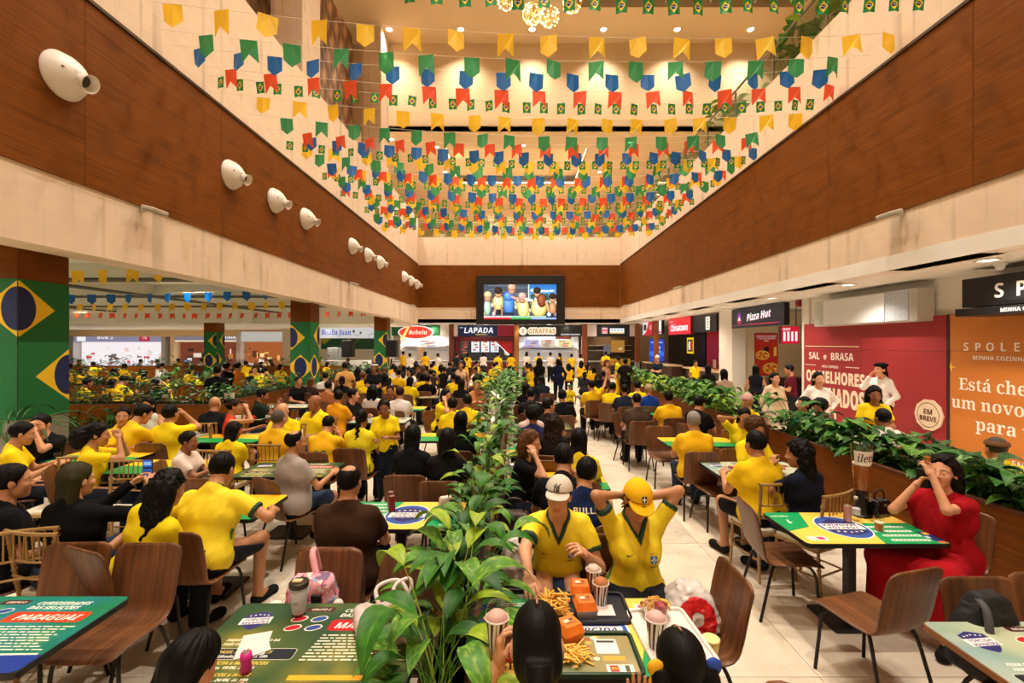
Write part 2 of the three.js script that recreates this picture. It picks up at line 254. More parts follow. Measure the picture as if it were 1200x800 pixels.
// ---------- hoardings and signs along the shop side ----------
const face = (draw, w, h, more = {}) => new THREE.MeshPhysicalMaterial({ map: canvasTex(w, h, draw), roughness: 0.55, ...more });
function litFace(draw, w, h, k) { const t = canvasTex(w, h, draw); return new THREE.MeshPhysicalMaterial({ color: '#222222', map: t, emissive: '#ffffff', emissiveMap: t, emissiveIntensity: k, roughness: 0.4 }); }
const heavy = (g, s, w, h) => { g.font = 'bold ' + h * 1.12 + 'px sans-serif'; g.textAlign = 'center'; g.textBaseline = 'middle'; g.lineJoin = 'round'; g.strokeStyle = g.fillStyle = '#f3e3cb'; g.lineWidth = h * 0.07; g.strokeText(s, w / 2, h * 0.55, w * 0.97); g.fillText(s, w / 2, h * 0.55, w * 0.97); };
const west = -PI / 2;                                      // faces the atrium from the shop side
{
  const o = base('hoarding', 'tall red hoarding with cream grill restaurant lettering and a badge', 'hoarding', [8.1, 0, -10.65], west);
  const W = 4.24, T = 2.83, J = 2.14, red = mat('#a02a30', 0.6);
  for (const s of [-1, 1]) { part('panel', rbx(W / 2 - 0.006, T - J - 0.004, 0.05, 0.004, s * W / 4, (T + J) / 2, 0), red, o); part('panel', rbx(W / 2 - 0.006, J - 0.004, 0.05, 0.004, s * W / 4, J / 2, 0), red, o); }
  part('edge_post', bx(0.05, T + 0.01, 0.08, W / 2 + 0.03, T / 2, 0), mat('#3a1114', 0.6), o);
  const cr = mat('#f0dcc0', 0.6), paint = (w, h, x, y, f, px = 220) => { const t = canvasTex(Math.round(w * px), Math.round(h * px), f); return part('lettering', quad(w, h, x, y, 0.028), new THREE.MeshPhysicalMaterial({ map: t, transparent: true, alphaTest: 0, roughness: 0.6 }), o); };
  paint(2.0, 0.62, -1.06, 1.92, (g, w, h) => { g.fillStyle = '#f6d9b0'; g.fillRect(0, 0, w, 5); text(g, 'SAL', w * 0.19, h * 0.44, h * 0.42, '#fbeee4', 'sans-serif', 'bold', 'center', w * 0.34); text(g, 'e', w * 0.41, h * 0.45, h * 0.36, '#fbeee4', 'sans-serif'); text(g, 'BRASA', w * 0.71, h * 0.44, h * 0.42, '#fbeee4', 'sans-serif', 'bold', 'center', w * 0.5); text(g, 'GRILL EXPRESS', w * 0.5, h * 0.86, h * 0.14, '#fbeee4'); g.fillRect(0, h * 0.82, w * 0.22, 4); g.fillRect(w * 0.78, h * 0.82, w * 0.22, 4); });
  paint(2.2, 0.36, -0.95, 1.43, (g, w, h) => heavy(g, 'OS MELHORES', w, h));
  paint(2.2, 0.52, -0.95, 0.95, (g, w, h) => heavy(g, 'GRELHADOS', w, h));
  paint(0.7, 0.36, -1.1, 0.44, (g, w, h) => heavy(g, 'DO', w, h));
  const oc = new THREE.Shape(); for (let i = 0; i < 10; i++) { const a = i / 10 * 2 * PI; oc[i ? 'lineTo' : 'moveTo'](0.31 * cos(a), 0.31 * sin(a)); }
  const bd = part('badge', mv(extr(oc, 0.03), 1.77, 0.9, 0.03), cr, o);
  part('lettering', mv(quad(0.5, 0.5), 1.77, 0.9, 0.066), new THREE.MeshPhysicalMaterial({ transparent: true, roughness: 0.6, map: canvasTex(200, 200, (g) => { g.strokeStyle = '#6b3028'; g.lineWidth = 4; g.beginPath(); g.arc(100, 100, 94, 0, 7); g.stroke(); text(g, 'EM', 100, 74, 56, '#5a2420'); text(g, 'BREVE', 100, 128, 54, '#5a2420', 'sans-serif', 'bold', 'center', 150); }) }), bd);
}
{
  const W = 9.4, z0 = -8.48, o = base('hoarding', 'tall tan orange hoarding with white lettering announcing a new restaurant', 'hoarding', [8.1, 0, z0 + W / 2], west);
  const T = 2.83, J = 2.16, tan = mat('#c97a2e', 0.6);
  for (let i = 0; i < 4; i++) { const x = -W / 2 + (i + 0.5) * W / 4; part('panel', rbx(W / 4 - 0.005, T - J - 0.004, 0.05, 0.004, x, (T + J) / 2, 0), tan, o); part('panel', rbx(W / 4 - 0.005, J - 0.004, 0.05, 0.004, x, J / 2, 0), tan, o); }
  const paint = (w, h, z, y, f) => part('lettering', quad(w, h, -z0 - z - W / 2 + w / 2, y, 0.028), new THREE.MeshPhysicalMaterial({ map: canvasTex(Math.round(w * 260), Math.round(h * 260), f), transparent: true, roughness: 0.6 }), o);
  paint(1.42, 0.2, 8.25, 2.235, (g, w, h) => 'SPOLETO'.split('').forEach((c, i) => text(g, c, w * (0.06 + i * 0.146), h / 2, h, '#f7efe6')));
  paint(1.45, 0.11, 8.05, 2.05, (g, w, h) => text(g, 'MINHA COZINHA ITALIANA', 0, h / 2, h * 0.95, '#f7efe6', 'sans-serif', 'bold', 'left', w));
  paint(1.95, 0.34, 8.3, 1.56, (g, w, h) => text(g, 'Está chegando', 0, h * 0.5, h * 0.86, '#f7efe6', 'serif', 'bold', 'left', w));
  paint(2.35, 0.34, 8.44, 1.22, (g, w, h) => text(g, 'um novo Spoleto', 0, h * 0.5, h * 0.86, '#f7efe6', 'serif', 'bold', 'left', w));
  paint(1.4, 0.34, 8.0, 0.88, (g, w, h) => text(g, 'para você', 0, h * 0.5, h * 0.86, '#f7efe6', 'serif', 'bold', 'left', w));
  paint(0.7, 0.16, 7.42, 0.34, (g, w, h) => text(g, 'EM BREVE', 0, h * 0.5, h * 0.9, '#f7efe6', 'sans-serif', 'bold', 'left', w));
  const st = new THREE.Shape(); for (let i = 0; i < 8; i++) { const a = i / 8 * 2 * PI, r = i % 2 ? 0.025 : 0.1; st[i ? 'lineTo' : 'moveTo'](r * sin(a), r * cos(a)); }
  part('star', mv(extr(st, 0.006), -z0 - 8.44 - W / 2, 1.86, 0.026), mat('#f6cc3a', 0.5), o);
}
{
  const o = base('sign', 'long black sign box with big white letters above the tan hoarding', 'sign', [7.72, 2.9, -5.7], west);
  part('box', rbx(4.1, 0.48, 0.5, 0.01, 0, 0.24, -0.12), mat('#131316', 0.35), o);
  part('ledge', rbx(4.2, 0.13, 0.6, 0.01, 0, -0.085, -0.1), mat('#131316', 0.4), o);
  const W = 2.2; part('lettering', quad(W, 0.34, -1.6 + W / 2, 0.24, 0.135), face((g, w, h) => { g.fillStyle = '#131316'; g.fillRect(0, 0, w, h); 'SPOLETO'.split('').forEach((c, i) => text(g, c, w * (0.07 + i * 0.143), h * 0.53, h * 0.92, '#f2efe9')); }, 600, 92), o);
  part('lettering', quad(1.6, 0.1, -0.58, -0.085, 0.203), face((g, w, h) => { g.fillStyle = '#131316'; g.fillRect(0, 0, w, h); text(g, 'MINHA COZINHA ITALIANA', 4, h / 2, h * 0.8, '#f2efe9', 'sans-serif', 'bold', 'left', w - 8); }, 520, 34), o);
}
{
  const o = base('sign', 'blank white sign box with a grey perforated end above the red hoarding', 'sign', [7.78, 2.73, -10.35], west);
  part('case', rbx(3.06, 0.65, 0.32, 0.015, 0, 0.325, -0.16), mat('#c9cbcb', 0.5), o);
  part('face', rbx(1.9, 0.6, 0.02, 0.005, -0.2, 0.325, 0.01), mat('#e8ebee', 0.3), o);
  part('end_cap', rbx(0.16, 0.65, 0.34, 0.01, 1.46, 0.325, -0.16), mat('#b9b6ad', 0.5), o);
  const pf = part('perforated_panel', rbx(0.56, 0.6, 0.02, 0.005, 1.06, 0.325, 0.01), mat('#b7bfc9', 0.45), o);
  const holes = []; for (let i = 0; i < 4; i++) for (let j = 0; j < 5; j++) holes.push(mv(new THREE.CylinderGeometry(0.012, 0.012, 0.006, 8), 0.88 + i * 0.12, 0.1 + j * 0.11, 0.021, PI / 2));
  part('hole', holes, mat('#e9eef2', 0.5), pf).userData.kind = 'stuff';
}
{
  const o = base('alarm_horn', 'small red alarm horn on the white wall beside the pizza sign', 'alarm', [8.12, 3.34, -13.0], west);
  part('body', rbx(0.16, 0.2, 0.1, 0.02, 0, 0.1, 0.05), mat('#8e1a1a', 0.4), o); part('grille', rbx(0.1, 0.08, 0.02, 0.006, 0, 0.1, 0.105), mat('#5c0f10', 0.5), o);
}
{
  const o = base('camera_dome', 'small white security camera dome on the low ceiling', 'security camera', [7.45, SOF, -7.0]);
  part('base_ring', cyl(0.085, 0.075, 0.05, 0, -0.025, 0, 20), white, o); part('dome', lathe([[0, -0.13], [0.03, -0.125], [0.055, -0.1], [0.065, -0.05]], 18), mat('#cfd0d2', 0.2), o);
}
// small sign builder for lit boxes seen from the front or the side
function signBox(label, [x, y, z], w, h, turn, draw, px, k, body = '#15151a', name = 'sign', cat = 'sign', d = 0.16) {
  const o = base(name, label, cat, [x, y, z], turn);
  part(name === 'sign' ? 'box' : 'frame', rbx(w, h, d, 0.01, 0, h / 2, -d / 2), mat(body, 0.45), o);
  if (/menu|picture/.test(name)) for (const s of [-1, 1]) part('hanger', rod([s * w * 0.4, h - 0.02, -d / 2], [s * w * 0.4, 3.56 - y, -d / 2], 0.012), darkMetal, o);
  if (/card|glowing/.test(name + label)) for (const s of [-1, 1]) part('stand_leg', rod([s * w * 0.3, 0.02, -d / 2], [s * w * 0.3, 0.1 - y, -d / 2], 0.02), darkMetal, o);
  part(name === 'sign' ? 'lettering' : 'print', quad(w * 0.985, h * 0.97, 0, h / 2, 0.004), k ? litFace(draw, Math.round(w * px), Math.round(h * px), k) : face(draw, Math.round(w * px), Math.round(h * px)), o);
  return o;
}
const pick2 = (r, a) => a[floor(r() * a.length)];
const fill = (g, w, h, c) => { g.fillStyle = c; g.fillRect(0, 0, w, h); };
const ell = (g, x, y, a, b, c, rot = 0) => { g.fillStyle = c; g.beginPath(); g.ellipse(x, y, a, b, rot, 0, 7); g.fill(); };
signBox('dark sign with white brush lettering and a purple hat mark', [7.93, 2.84, -15.1], 3.3, 0.68, west, (g, w, h) => {
  fill(g, w, h, '#14131b'); g.fillStyle = '#8c1f4c'; g.fillRect(0, h * 0.84, w * 0.95, h * 0.05); g.fillStyle = '#c02030'; g.fillRect(w * 0.4, h * 0.84, w * 0.5, h * 0.05);
  ell(g, w * 0.17, h * 0.5, h * 0.2, h * 0.3, '#7d1f8f'); ell(g, w * 0.17, h * 0.62, h * 0.2, h * 0.2, '#b01a3a'); g.fillStyle = '#f4eef4'; g.beginPath(); g.moveTo(w * 0.14, h * 0.62); g.lineTo(w * 0.17, h * 0.4); g.lineTo(w * 0.2, h * 0.62); g.fill();
  g.save(); g.translate(w * 0.55, h * 0.45); g.rotate(-0.06); text(g, 'Pizza Hut', 5, 3, h * 0.5, '#c4234a', 'sans-serif', 'bold italic'); text(g, 'Pizza Hut', 0, 0, h * 0.5, '#ffffff', 'sans-serif', 'bold italic'); g.restore();
}, 180, 1.1);
solo('pier', bx(0.5, 3.55, 1.1, 8.3, 1.775, -17.5), white, 'plain white pier between the pizza sign and the black sign band', 'pier');
signBox('black sign band with one upright white tile of characters', [7.98, 2.78, -19.4], 2.5, 0.72, west, (g, w, h) => { fill(g, w, h, '#0c0d0d'); g.fillStyle = '#fbf6e2'; g.fillRect(w * 0.6, h * 0.12, w * 0.16, h * 0.78); for (let i = 0; i < 4; i++) { g.fillStyle = '#5b4638'; g.fillRect(w * 0.635, h * (0.2 + i * 0.165), w * 0.035, h * 0.11); g.fillRect(w * 0.69, h * (0.2 + i * 0.165), w * 0.03, h * 0.11); } }, 150, 1.1);
signBox('red sign with big white letters of the noodle shop', [7.9, 2.72, -22.1], 3.0, 0.82, west, (g, w, h) => { fill(g, w, h, '#d81e2c'); text(g, 'Chinatown', w * 0.5, h * 0.6, h * 0.56, '#ffffff', 'sans-serif', 'bold', 'center', w * 0.92); text(g, 'TASTE OF', w * 0.14, h * 0.2, h * 0.15, '#ffd9cc'); }, 170, 1.2, '#8f1218');
signBox('upright white sign with black marks beside the red sign', [7.9, 2.8, -25.3], 1.1, 0.8, west, (g, w, h) => { fill(g, w, h, '#e9ede8'); g.fillStyle = '#181818'; g.fillRect(w * 0.18, h * 0.15, w * 0.2, h * 0.5); ell(g, w * 0.68, h * 0.45, w * 0.16, h * 0.36, '#ffffff'); g.fillStyle = '#d43b86'; g.fillRect(w * 0.55, h * 0.82, w * 0.4, h * 0.12); }, 120, 0.9);
signBox('sign of a red wedge over a white field with a black mark', [7.85, 2.75, -27.2], 2.0, 0.85, west, (g, w, h) => { fill(g, w, h, '#ece8e6'); g.fillStyle = '#d1232f'; g.beginPath(); g.moveTo(0, h); g.lineTo(w * 0.35, h * 0.75); g.lineTo(w * 0.62, 0); g.lineTo(w, 0); g.lineTo(w, h); g.fill(); g.fillStyle = '#1c1c20'; g.fillRect(w * 0.1, h * 0.2, w * 0.28, h * 0.42); text(g, 'III', w * 0.8, h * 0.45, h * 0.4, '#f2dede'); }, 120, 0.8, '#8a1119');
// recess of the pizza shop: cream partition, poster, menu box
struct('wall_shop_partition', [bx(2.7, 3.5, 0.2, 9.95, 1.75, -17.2)], mat('#eadbc2', 0.7));
signBox('red poster with pizza pictures on the cream partition', [9.39, 1.08, -17.08], 0.88, 1.6, 0, (g, w, h) => {
  fill(g, w, h, '#c22a1a'); for (let i = 0; i < 3; i++) text(g, ['ESCOLHA O SEU SABOR', 'E FAÇA SEU PEDIDO', 'AQUI'][i], w / 2, h * (0.06 + i * 0.055), h * 0.045, '#fff2e4', 'sans-serif', 'bold', 'center', w * 0.86);
  const pie = (x, y, r) => { ell(g, x, y, r, r * 0.7, '#f0b03c'); ell(g, x, y, r * 0.82, r * 0.55, '#e2731d'); for (let i = 0; i < 9; i++) ell(g, x + r * 0.55 * cos(i * 2.4), y + r * 0.36 * sin(i * 2.4), r * 0.14, r * 0.1, i % 2 ? '#b3271a' : '#f5d16a'); };
  ell(g, w * 0.5, h * 0.38, w * 0.12, w * 0.12, '#1b1413'); pie(w * 0.34, h * 0.52, w * 0.3); pie(w * 0.7, h * 0.84, w * 0.36); g.fillStyle = '#f2c13a'; g.fillRect(w * 0.82, h * 0.32, w * 0.12, h * 0.22);
}, 240, 0.35, '#7c1410', 'poster', 'poster', 0.05);
signBox('small lit red and white menu box hung in the pizza recess', [8.55, 2.28, -14.2], 0.5, 0.55, -0.3, (g, w, h) => { fill(g, w, h, '#c3152c'); for (let i = 0; i < 4; i++) { g.fillStyle = '#f6f0f2'; g.fillRect(w * (0.12 + i * 0.22), h * 0.3, w * 0.12, h * 0.55); } text(g, 'HUT', w * 0.3, h * 0.16, h * 0.2, '#fff'); }, 200, 1.0, '#3a0a10', 'menu_box', 'menu box', 0.3);
solo('counter', [rbx(2.4, 1.05, 0.6, 0.02, 9.5, 0.525, -15.3)], mat('#2a211c', 0.5), 'dark serving counter inside the pizza recess', 'counter');
// red noodle shop and black bar further along
{
  const o = base('shop_wall', 'glossy red shop wall with lit yellow menu band and notices', 'shop wall', [9.7, 0, -20.6], west);
  part('panel', [bx(5.2, 3.0, 0.1, 0, 1.5, -0.06)], mat('#b3131a', 0.35), o);
  part('menu_band', quad(3.4, 0.72, 0.6, 2.42, 0.02), litFace((g, w, h) => { fill(g, w, h, '#e8a22c'); for (let i = 0; i < 5; i++) { g.fillStyle = i % 2 ? '#c3441c' : '#ffd765'; g.fillRect(w * i * 0.2 + 4, h * 0.1, w * 0.17, h * 0.3); g.fillStyle = '#f6ddb0'; g.fillRect(w * i * 0.2 + 8, h * 0.5, w * 0.14, h * 0.4); } g.fillStyle = '#b3131a'; g.fillRect(w * 0.58, 0, w * 0.12, h); }, 420, 90, 0.9), o);
  part('notice_board', quad(1.1, 0.85, 1.5, 1.5, 0.02), face((g, w, h) => { fill(g, w, h, '#b9c2c9'); g.strokeStyle = '#5b6066'; for (let i = 0; i < 3; i++) g.strokeRect(w * (0.3 + 0.12 * i), h * 0.25, w * 0.1, h * 0.5); g.fillStyle = '#e5b62a'; g.fillRect(0, 0, w * 0.12, h); }, 130, 100), o);
  for (const [x, y, w, h] of [[-1.0, 1.55, 0.28, 0.6], [-1.6, 1.3, 0.35, 0.4], [-0.4, 1.75, 0.2, 0.6], [2.2, 1.1, 0.3, 0.35]]) part('notice', quad(w, h, x, y, 0.02), mat('#f0e6dc', 0.7), o);
}
struct('wall_shop_dark', [bx(0.15, 3.5, 5.6, 9.75, 1.75, -26.1)], mat('#0d0c0c', 0.4));
signBox('square yellow sign with a red and black figure on black wall', [9.64, 1.72, -25.2], 0.95, 0.9, west, (g, w, h) => { fill(g, w, h, '#f6c51e'); g.fillStyle = '#1a1414'; g.fillRect(w * 0.12, h * 0.12, w * 0.76, h * 0.76); ell(g, w * 0.4, h * 0.5, w * 0.2, h * 0.3, '#f0e2d0'); ell(g, w * 0.65, h * 0.5, w * 0.18, h * 0.28, '#c2261e'); }, 100, 1.0, '#a67f12');
signBox('tall glowing blue poster with white figures', [8.0, 1.25, -25.9], 0.8, 1.3, -0.2, (g, w, h) => { fill(g, w, h, '#1e3fb4'); g.fillStyle = '#2f6bf0'; g.fillRect(0, h * 0.55, w, h * 0.2); text(g, '11:0', w / 2, h * 0.38, h * 0.16, '#f2f6ff', 'serif', 'bold', 'center', w * 0.8); text(g, '11 12', w / 2, h * 0.55, h * 0.12, '#e3ebff', 'serif', 'bold', 'center', w * 0.6); g.fillStyle = '#8fb0ff'; g.fillRect(w * 0.1, h * 0.12, w * 0.8, h * 0.06); }, 160, 1.0, '#101a44', 'poster', 'poster', 0.08);
for (const [x, z, l] of [[7.75, -25.2, 'red brown timber post before the blue poster'], [7.6, -28.6, 'timber post at the corner of the far shops']]) { const o = base('post', l, 'post', [x, 0, z]); part('shaft', rbx(0.24, 3.4, 0.24, 0.01, 0, 1.85, 0), mat('#8a4a22', 0.5), o); part('foot', rbx(0.26, 1.0, 0.26, 0.01, 0, 0.5, 0), mat('#8e9499', 0.5), o); }
for (const [x, z, len, l] of [[8.4, -19.7, 4.2, 'curved marble-topped counter of the red shop'], [8.2, -25.6, 4.6, 'dark counter under the yellow square sign']]) { const o = base('counter', l, 'counter', [x, 0, z]); part('front', rbx(0.5, 1.0, len, 0.02, 0, 0.5, 0), mat('#3a1d14', 0.5), o); part('worktop', rbx(0.75, 0.07, len + 0.1, 0.02, -0.05, 1.04, 0), mat('#cdb590', 0.35), o); }
// ---------- the far counters under the screen ----------
const ZS = -28.75;
{
  const o = base('screen', 'huge wall screen in a black frame showing a crowd scene', 'screen', [0.26, 3.44, -27.62]);
  part('frame', rbx(5.4, 2.98, 0.3, 0.02, 0, 1.49, -0.16), mat('#08080a', 0.5), o);
  const pic = (g, w, h) => {
    const r = rngOf(77), soft1 = (x, y, a, b, c, rot = 0) => { g.save(); g.translate(x, y); g.rotate(rot); g.scale(a, b); const q = g.createRadialGradient(-0.3, -0.35, 0.1, 0, 0, 1); q.addColorStop(0, c[0]); q.addColorStop(0.75, c[1]); q.addColorStop(1, c[2]); g.fillStyle = q; g.beginPath(); g.arc(0, 0, 1, 0, 7); g.fill(); g.restore(); };
    fill(g, w, h, '#3c4a58'); for (let i = 0; i < 26; i++) { g.fillStyle = ['#55687a', '#33424f', '#7d90a0'][i % 3]; g.fillRect(r() * w * 0.5, h * (i * 0.018), w * (0.1 + r() * 0.3), h * 0.012); }
    const sky2 = g.createLinearGradient(0, 0, 0, h * 0.5); sky2.addColorStop(0, '#1566b4'); sky2.addColorStop(1, '#7fb6d8'); g.fillStyle = sky2; g.fillRect(w * 0.63, 0, w * 0.37, h * 0.5); for (let i = 0; i < 14; i++) soft1(w * (0.66 + r() * 0.33), h * (0.14 + r() * 0.1), w * 0.04, h * 0.03, ['#ffffff', '#d8ecf4', '#9cc6de00']);
    for (let i = 0; i < 30; i++) soft1(w * (0.64 + r() * 0.36), h * (0.3 + r() * 0.18), w * 0.03, h * 0.05, ['#3c6a4c', '#1f4436', '#12302800']); g.fillStyle = '#dbe6ec'; g.fillRect(w * 0.612, 0, w * 0.014, h * 0.42);
    for (let i = 0; i < 90; i++) { const x = w * r(), y = h * (0.42 + 0.45 * r()); soft1(x, y, w * 0.02, h * 0.07, pick2(r, [['#f4ecc4', '#d8c27c', '#8a7440'], ['#4a7a6a', '#22463c', '#102420'], ['#f6f2ea', '#cfc6b8', '#7a7064'], ['#3c5680', '#1c3050', '#0c1828']])); soft1(x, y - h * 0.08, w * 0.011, h * 0.032, ['#d8a282', '#9a6446', '#4a2c1e']); }
    const Y = ['#fff6c8', '#f0d27c', '#a88430'], SK = ['#f4c8ac', '#c98c68', '#6a3c28'];
    const head = (x, y, s, hair) => { soft1(x, y, s * 0.1, s * 0.14, SK); soft1(x, y - s * 0.07, s * 0.115, s * 0.1, hair); };
    const limb = (x0, y0, x1, y1, t, c) => { g.strokeStyle = c; g.lineWidth = t; g.lineCap = 'round'; g.beginPath(); g.moveTo(x0, y0); g.lineTo(x1, y1); g.stroke(); };
    const DK = ['#4a3020', '#241610', '#0c0604'], RD = ['#b06a44', '#7a3a20', '#3a1a0c'], BL = ['#7fb4f0', '#3a78c8', '#1c3f7c'];
    soft1(w * 0.05, h * 0.66, w * 0.05, h * 0.26, ['#e8f4ea', '#9cc0a8', '#3c6250']); head(w * 0.055, h * 0.36, h * 1, ['#f4e4c4', '#d0b078', '#8a6c3c']);
    soft1(w * 0.2, h * 0.52, w * 0.075, h * 0.24, Y); limb(w * 0.16, h * 0.6, w * 0.15, h * 0.86, 12, '#d8a07a'); limb(w * 0.235, h * 0.6, w * 0.245, h * 0.86, 12, '#c98f68'); head(w * 0.2, h * 0.25, h * 1, DK); g.fillStyle = '#161a22'; g.fillRect(w * 0.17, h * 0.72, w * 0.07, h * 0.14);
    soft1(w * 0.345, h * 0.56, w * 0.08, h * 0.36, BL); soft1(w * 0.34, h * 0.34, w * 0.075, h * 0.14, BL); head(w * 0.385, h * 0.15, h * 1.05, ['#f0c4b0', '#cc9478', '#8a5a44']); limb(w * 0.39, h * 0.36, w * 0.48, h * 0.42, 15, '#dca284'); g.fillStyle = '#1c2a44'; g.fillRect(w * 0.27, h * 0.8, w * 0.15, h * 0.12);
    soft1(w * 0.545, h * 0.68, w * 0.08, h * 0.3, Y); head(w * 0.53, h * 0.4, h * 1.05, ['#f6ccc0', '#d89a8c', '#8a544a']); limb(w * 0.58, h * 0.42, w * 0.66, h * 0.46, 20, '#f2efe6'); head(w * 0.735, h * 0.24, h * 0.95, DK);
    soft1(w * 0.76, h * 0.68, w * 0.11, h * 0.26, Y); soft1(w * 0.8, h * 0.46, w * 0.065, h * 0.2, RD); limb(w * 0.86, h * 0.5, w * 0.9, h * 0.8, 14, '#e0a880'); soft1(w * 0.95, h * 0.7, w * 0.05, h * 0.22, ['#e8b884', '#b87848', '#5a3018']); head(w * 0.95, h * 0.4, h * 0.9, DK);
    g.fillStyle = '#12234f'; g.fillRect(w * 0.86, h * 0.82, w * 0.1, h * 0.12); soft1(w * 0.9, h * 0.86, w * 0.03, h * 0.06, ['#ffffff', '#c9d8ea', '#6a86b0']);
    g.fillStyle = '#e9e6e8'; g.fillRect(0, h * 0.9, w * 0.38, h * 0.05); for (let i = 0; i < 16; i++) { g.fillStyle = '#7a4a4a'; g.fillRect(w * (0.02 + i * 0.022), h * 0.913, w * 0.014, h * 0.024); } g.fillStyle = '#9fc4a8'; g.fillRect(w * 0.38, h * 0.9, w * 0.48, h * 0.05); g.fillStyle = '#c22222'; g.fillRect(0, h * 0.95, w * 0.38, h * 0.05); g.fillStyle = '#2fa04a'; g.fillRect(w * 0.38, h * 0.95, w * 0.28, h * 0.05); g.fillStyle = '#8fa8e0'; g.fillRect(w * 0.66, h * 0.95, w * 0.34, h * 0.05);
  };
  part('display', quad(4.4, 2.12, -0.03, 1.37, 0.004), litFace(pic, 512, 248, 1.35), o);
  const l = new THREE.RectAreaLight(0xdfe6f0, 0.9, 4.4, 2.1); l.position.set(-0.03, 1.37, 0.02); l.rotation.y = PI; o.add(l);
}
// each shop: a sign, a lit back wall with its menus, a counter
{
  const o = base('sign', 'red oval sign with white script and a yellow flash on a flag-green board', 'sign', [-6.35, 2.78, ZS]);
  part('board', rbx(3.05, 0.68, 0.14, 0.01, 0, 0.34, -0.08), mat('#0c5a30', 0.6), o);
  const oval = new THREE.Shape(); oval.absellipse(0, 0, 1.04, 0.38, 0, 2 * PI); const ring = new THREE.Shape(); ring.absellipse(0, 0, 1.12, 0.44, 0, 2 * PI);
  part('rim', mv(extr(ring, 0.12), 0.02, 0.2, 0), mat('#f4ece8', 0.5, { emissive: new THREE.Color('#f4ece8'), emissiveIntensity: 0.7 }), o);
  part('oval', mv(extr(oval, 0.04), 0.02, 0.2, 0.11), mat('#d8382a', 0.5, { emissive: new THREE.Color('#d8382a'), emissiveIntensity: 0.8 }), o);
  part('lettering', quad(1.3, 0.42, 0.14, 0.2, 0.156), new THREE.MeshPhysicalMaterial({ transparent: true, map: canvasTex(260, 84, (g, w, h) => text(g, 'Bebelu', w / 2, h / 2, h * 0.8, '#fff5ef', 'serif', 'bold italic')), emissive: '#fff5ef', emissiveIntensity: 0.5, roughness: 0.5 }), o);
  part('flash', mv(extr(poly([[-0.2, -0.5], [0.0, -0.42], [0.2, 0.55], [0.12, 0.55]]), 0.03), -0.62, 0.2, 0.16, 0, 0, -0.25), mat('#f8dc72', 0.5, { emissive: new THREE.Color('#f8dc72'), emissiveIntensity: 0.8 }), o);
}
signBox('navy and maroon sign with slanted white capital letters', [-1.84, 2.74, ZS], 3.66, 0.7, 0, (g, w, h) => { fill(g, w, h, '#0d1a3c'); g.fillStyle = '#7d1224'; g.fillRect(w * 0.68, 0, w * 0.32, h); g.save(); g.translate(w * 0.35, h * 0.48); g.transform(1, 0, -0.12, 1, 0, 0); text(g, 'LAPADA', 0, 0, h * 0.72, '#ffffff', 'sans-serif', 'bold', 'center', w * 0.52); g.restore(); g.fillStyle = '#e8c43c'; g.fillRect(w * 0.3, h * 0.84, w * 0.2, h * 0.06); g.fillStyle = '#f0f0f0'; g.fillRect(w * 0.02, h * 0.2, w * 0.06, h * 0.05); }, 150, 0.9);
signBox('black sign with rounded orange letters on white and a round mark', [2.1, 2.72, ZS], 4.1, 0.74, 0, (g, w, h) => {
  fill(g, w, h, '#191a18'); ell(g, w * 0.085, h * 0.55, h * 0.36, h * 0.36, '#f3ead2'); g.fillStyle = '#c98e3c'; g.fillRect(w * 0.07, h * 0.4, w * 0.012, h * 0.32); g.fillRect(w * 0.09, h * 0.4, w * 0.012, h * 0.32); g.fillRect(w * 0.065, h * 0.36, w * 0.04, h * 0.06);
  g.lineJoin = 'round'; g.font = 'bold ' + h * 0.6 + 'px sans-serif'; g.textAlign = 'center'; g.textBaseline = 'middle'; g.strokeStyle = '#fff1d8'; g.lineWidth = h * 0.24; g.strokeText('GIRAFFAS', w * 0.38, h * 0.53, w * 0.42); text(g, 'GIRAFFAS', w * 0.38, h * 0.53, h * 0.6, '#e08a1e', 'sans-serif', 'bold', 'center', w * 0.42); text(g, 'Gostinho brasileiro', w * 0.83, h * 0.82, h * 0.2, '#ffffff', 'sans-serif', 'bold', 'center', w * 0.3);
}, 150, 0.9);
signBox('dark sign with red, white and gold lit boxes by the corner', [6.12, 2.7, ZS], 2.1, 0.78, 0, (g, w, h) => { fill(g, w, h, '#0d0e10'); g.fillStyle = '#e8a2a8'; g.fillRect(w * 0.16, h * 0.25, w * 0.17, h * 0.5); g.fillStyle = '#d84450'; g.fillRect(w * 0.16, h * 0.4, w * 0.17, h * 0.14); g.fillStyle = '#eef3f6'; g.fillRect(w * 0.4, h * 0.3, w * 0.44, h * 0.36); g.fillStyle = '#f0c98a'; g.fillRect(w * 0.4, h * 0.62, w * 0.44, h * 0.12); g.fillStyle = '#7d8a94'; for (let i = 0; i < 4; i++) g.fillRect(w * (0.43 + i * 0.1), h * 0.4, w * 0.06, h * 0.1); }, 120, 1.0);
for (const [x, w, l] of [[-4.25, 1.1, 'between the oval sign and the navy sign'], [4.72, 0.76, 'between the burger sign and the dark sign'], [7.5, 0.66, 'between the dark sign and the wedge sign']]) solo('panel_box', rbx(w, 0.72, 0.2, 0.01, x, 3.1, ZS - 0.1), mat('#d8d4d6', 0.6), 'plain pale fascia box ' + l, 'fascia box');
for (const [x, w, c, l] of [[-4.1, 0.3, '#6a3420', 'brown timber pillar beside the maroon counter'], [0.02, 0.3, '#a06a2e', 'narrow ochre pillar beside the burger counter'], [4.32, 0.34, '#8a4a26', 'red brown pillar at the end of the burger counter'], [-8.05, 0.35, '#cfc4c8', 'pale pillar at the left end of the far counters']]) solo('pillar', rbx(w, 3.4, 0.4, 0.01, x, 1.7, ZS - 0.15), mat(c, 0.5), l, 'pillar');
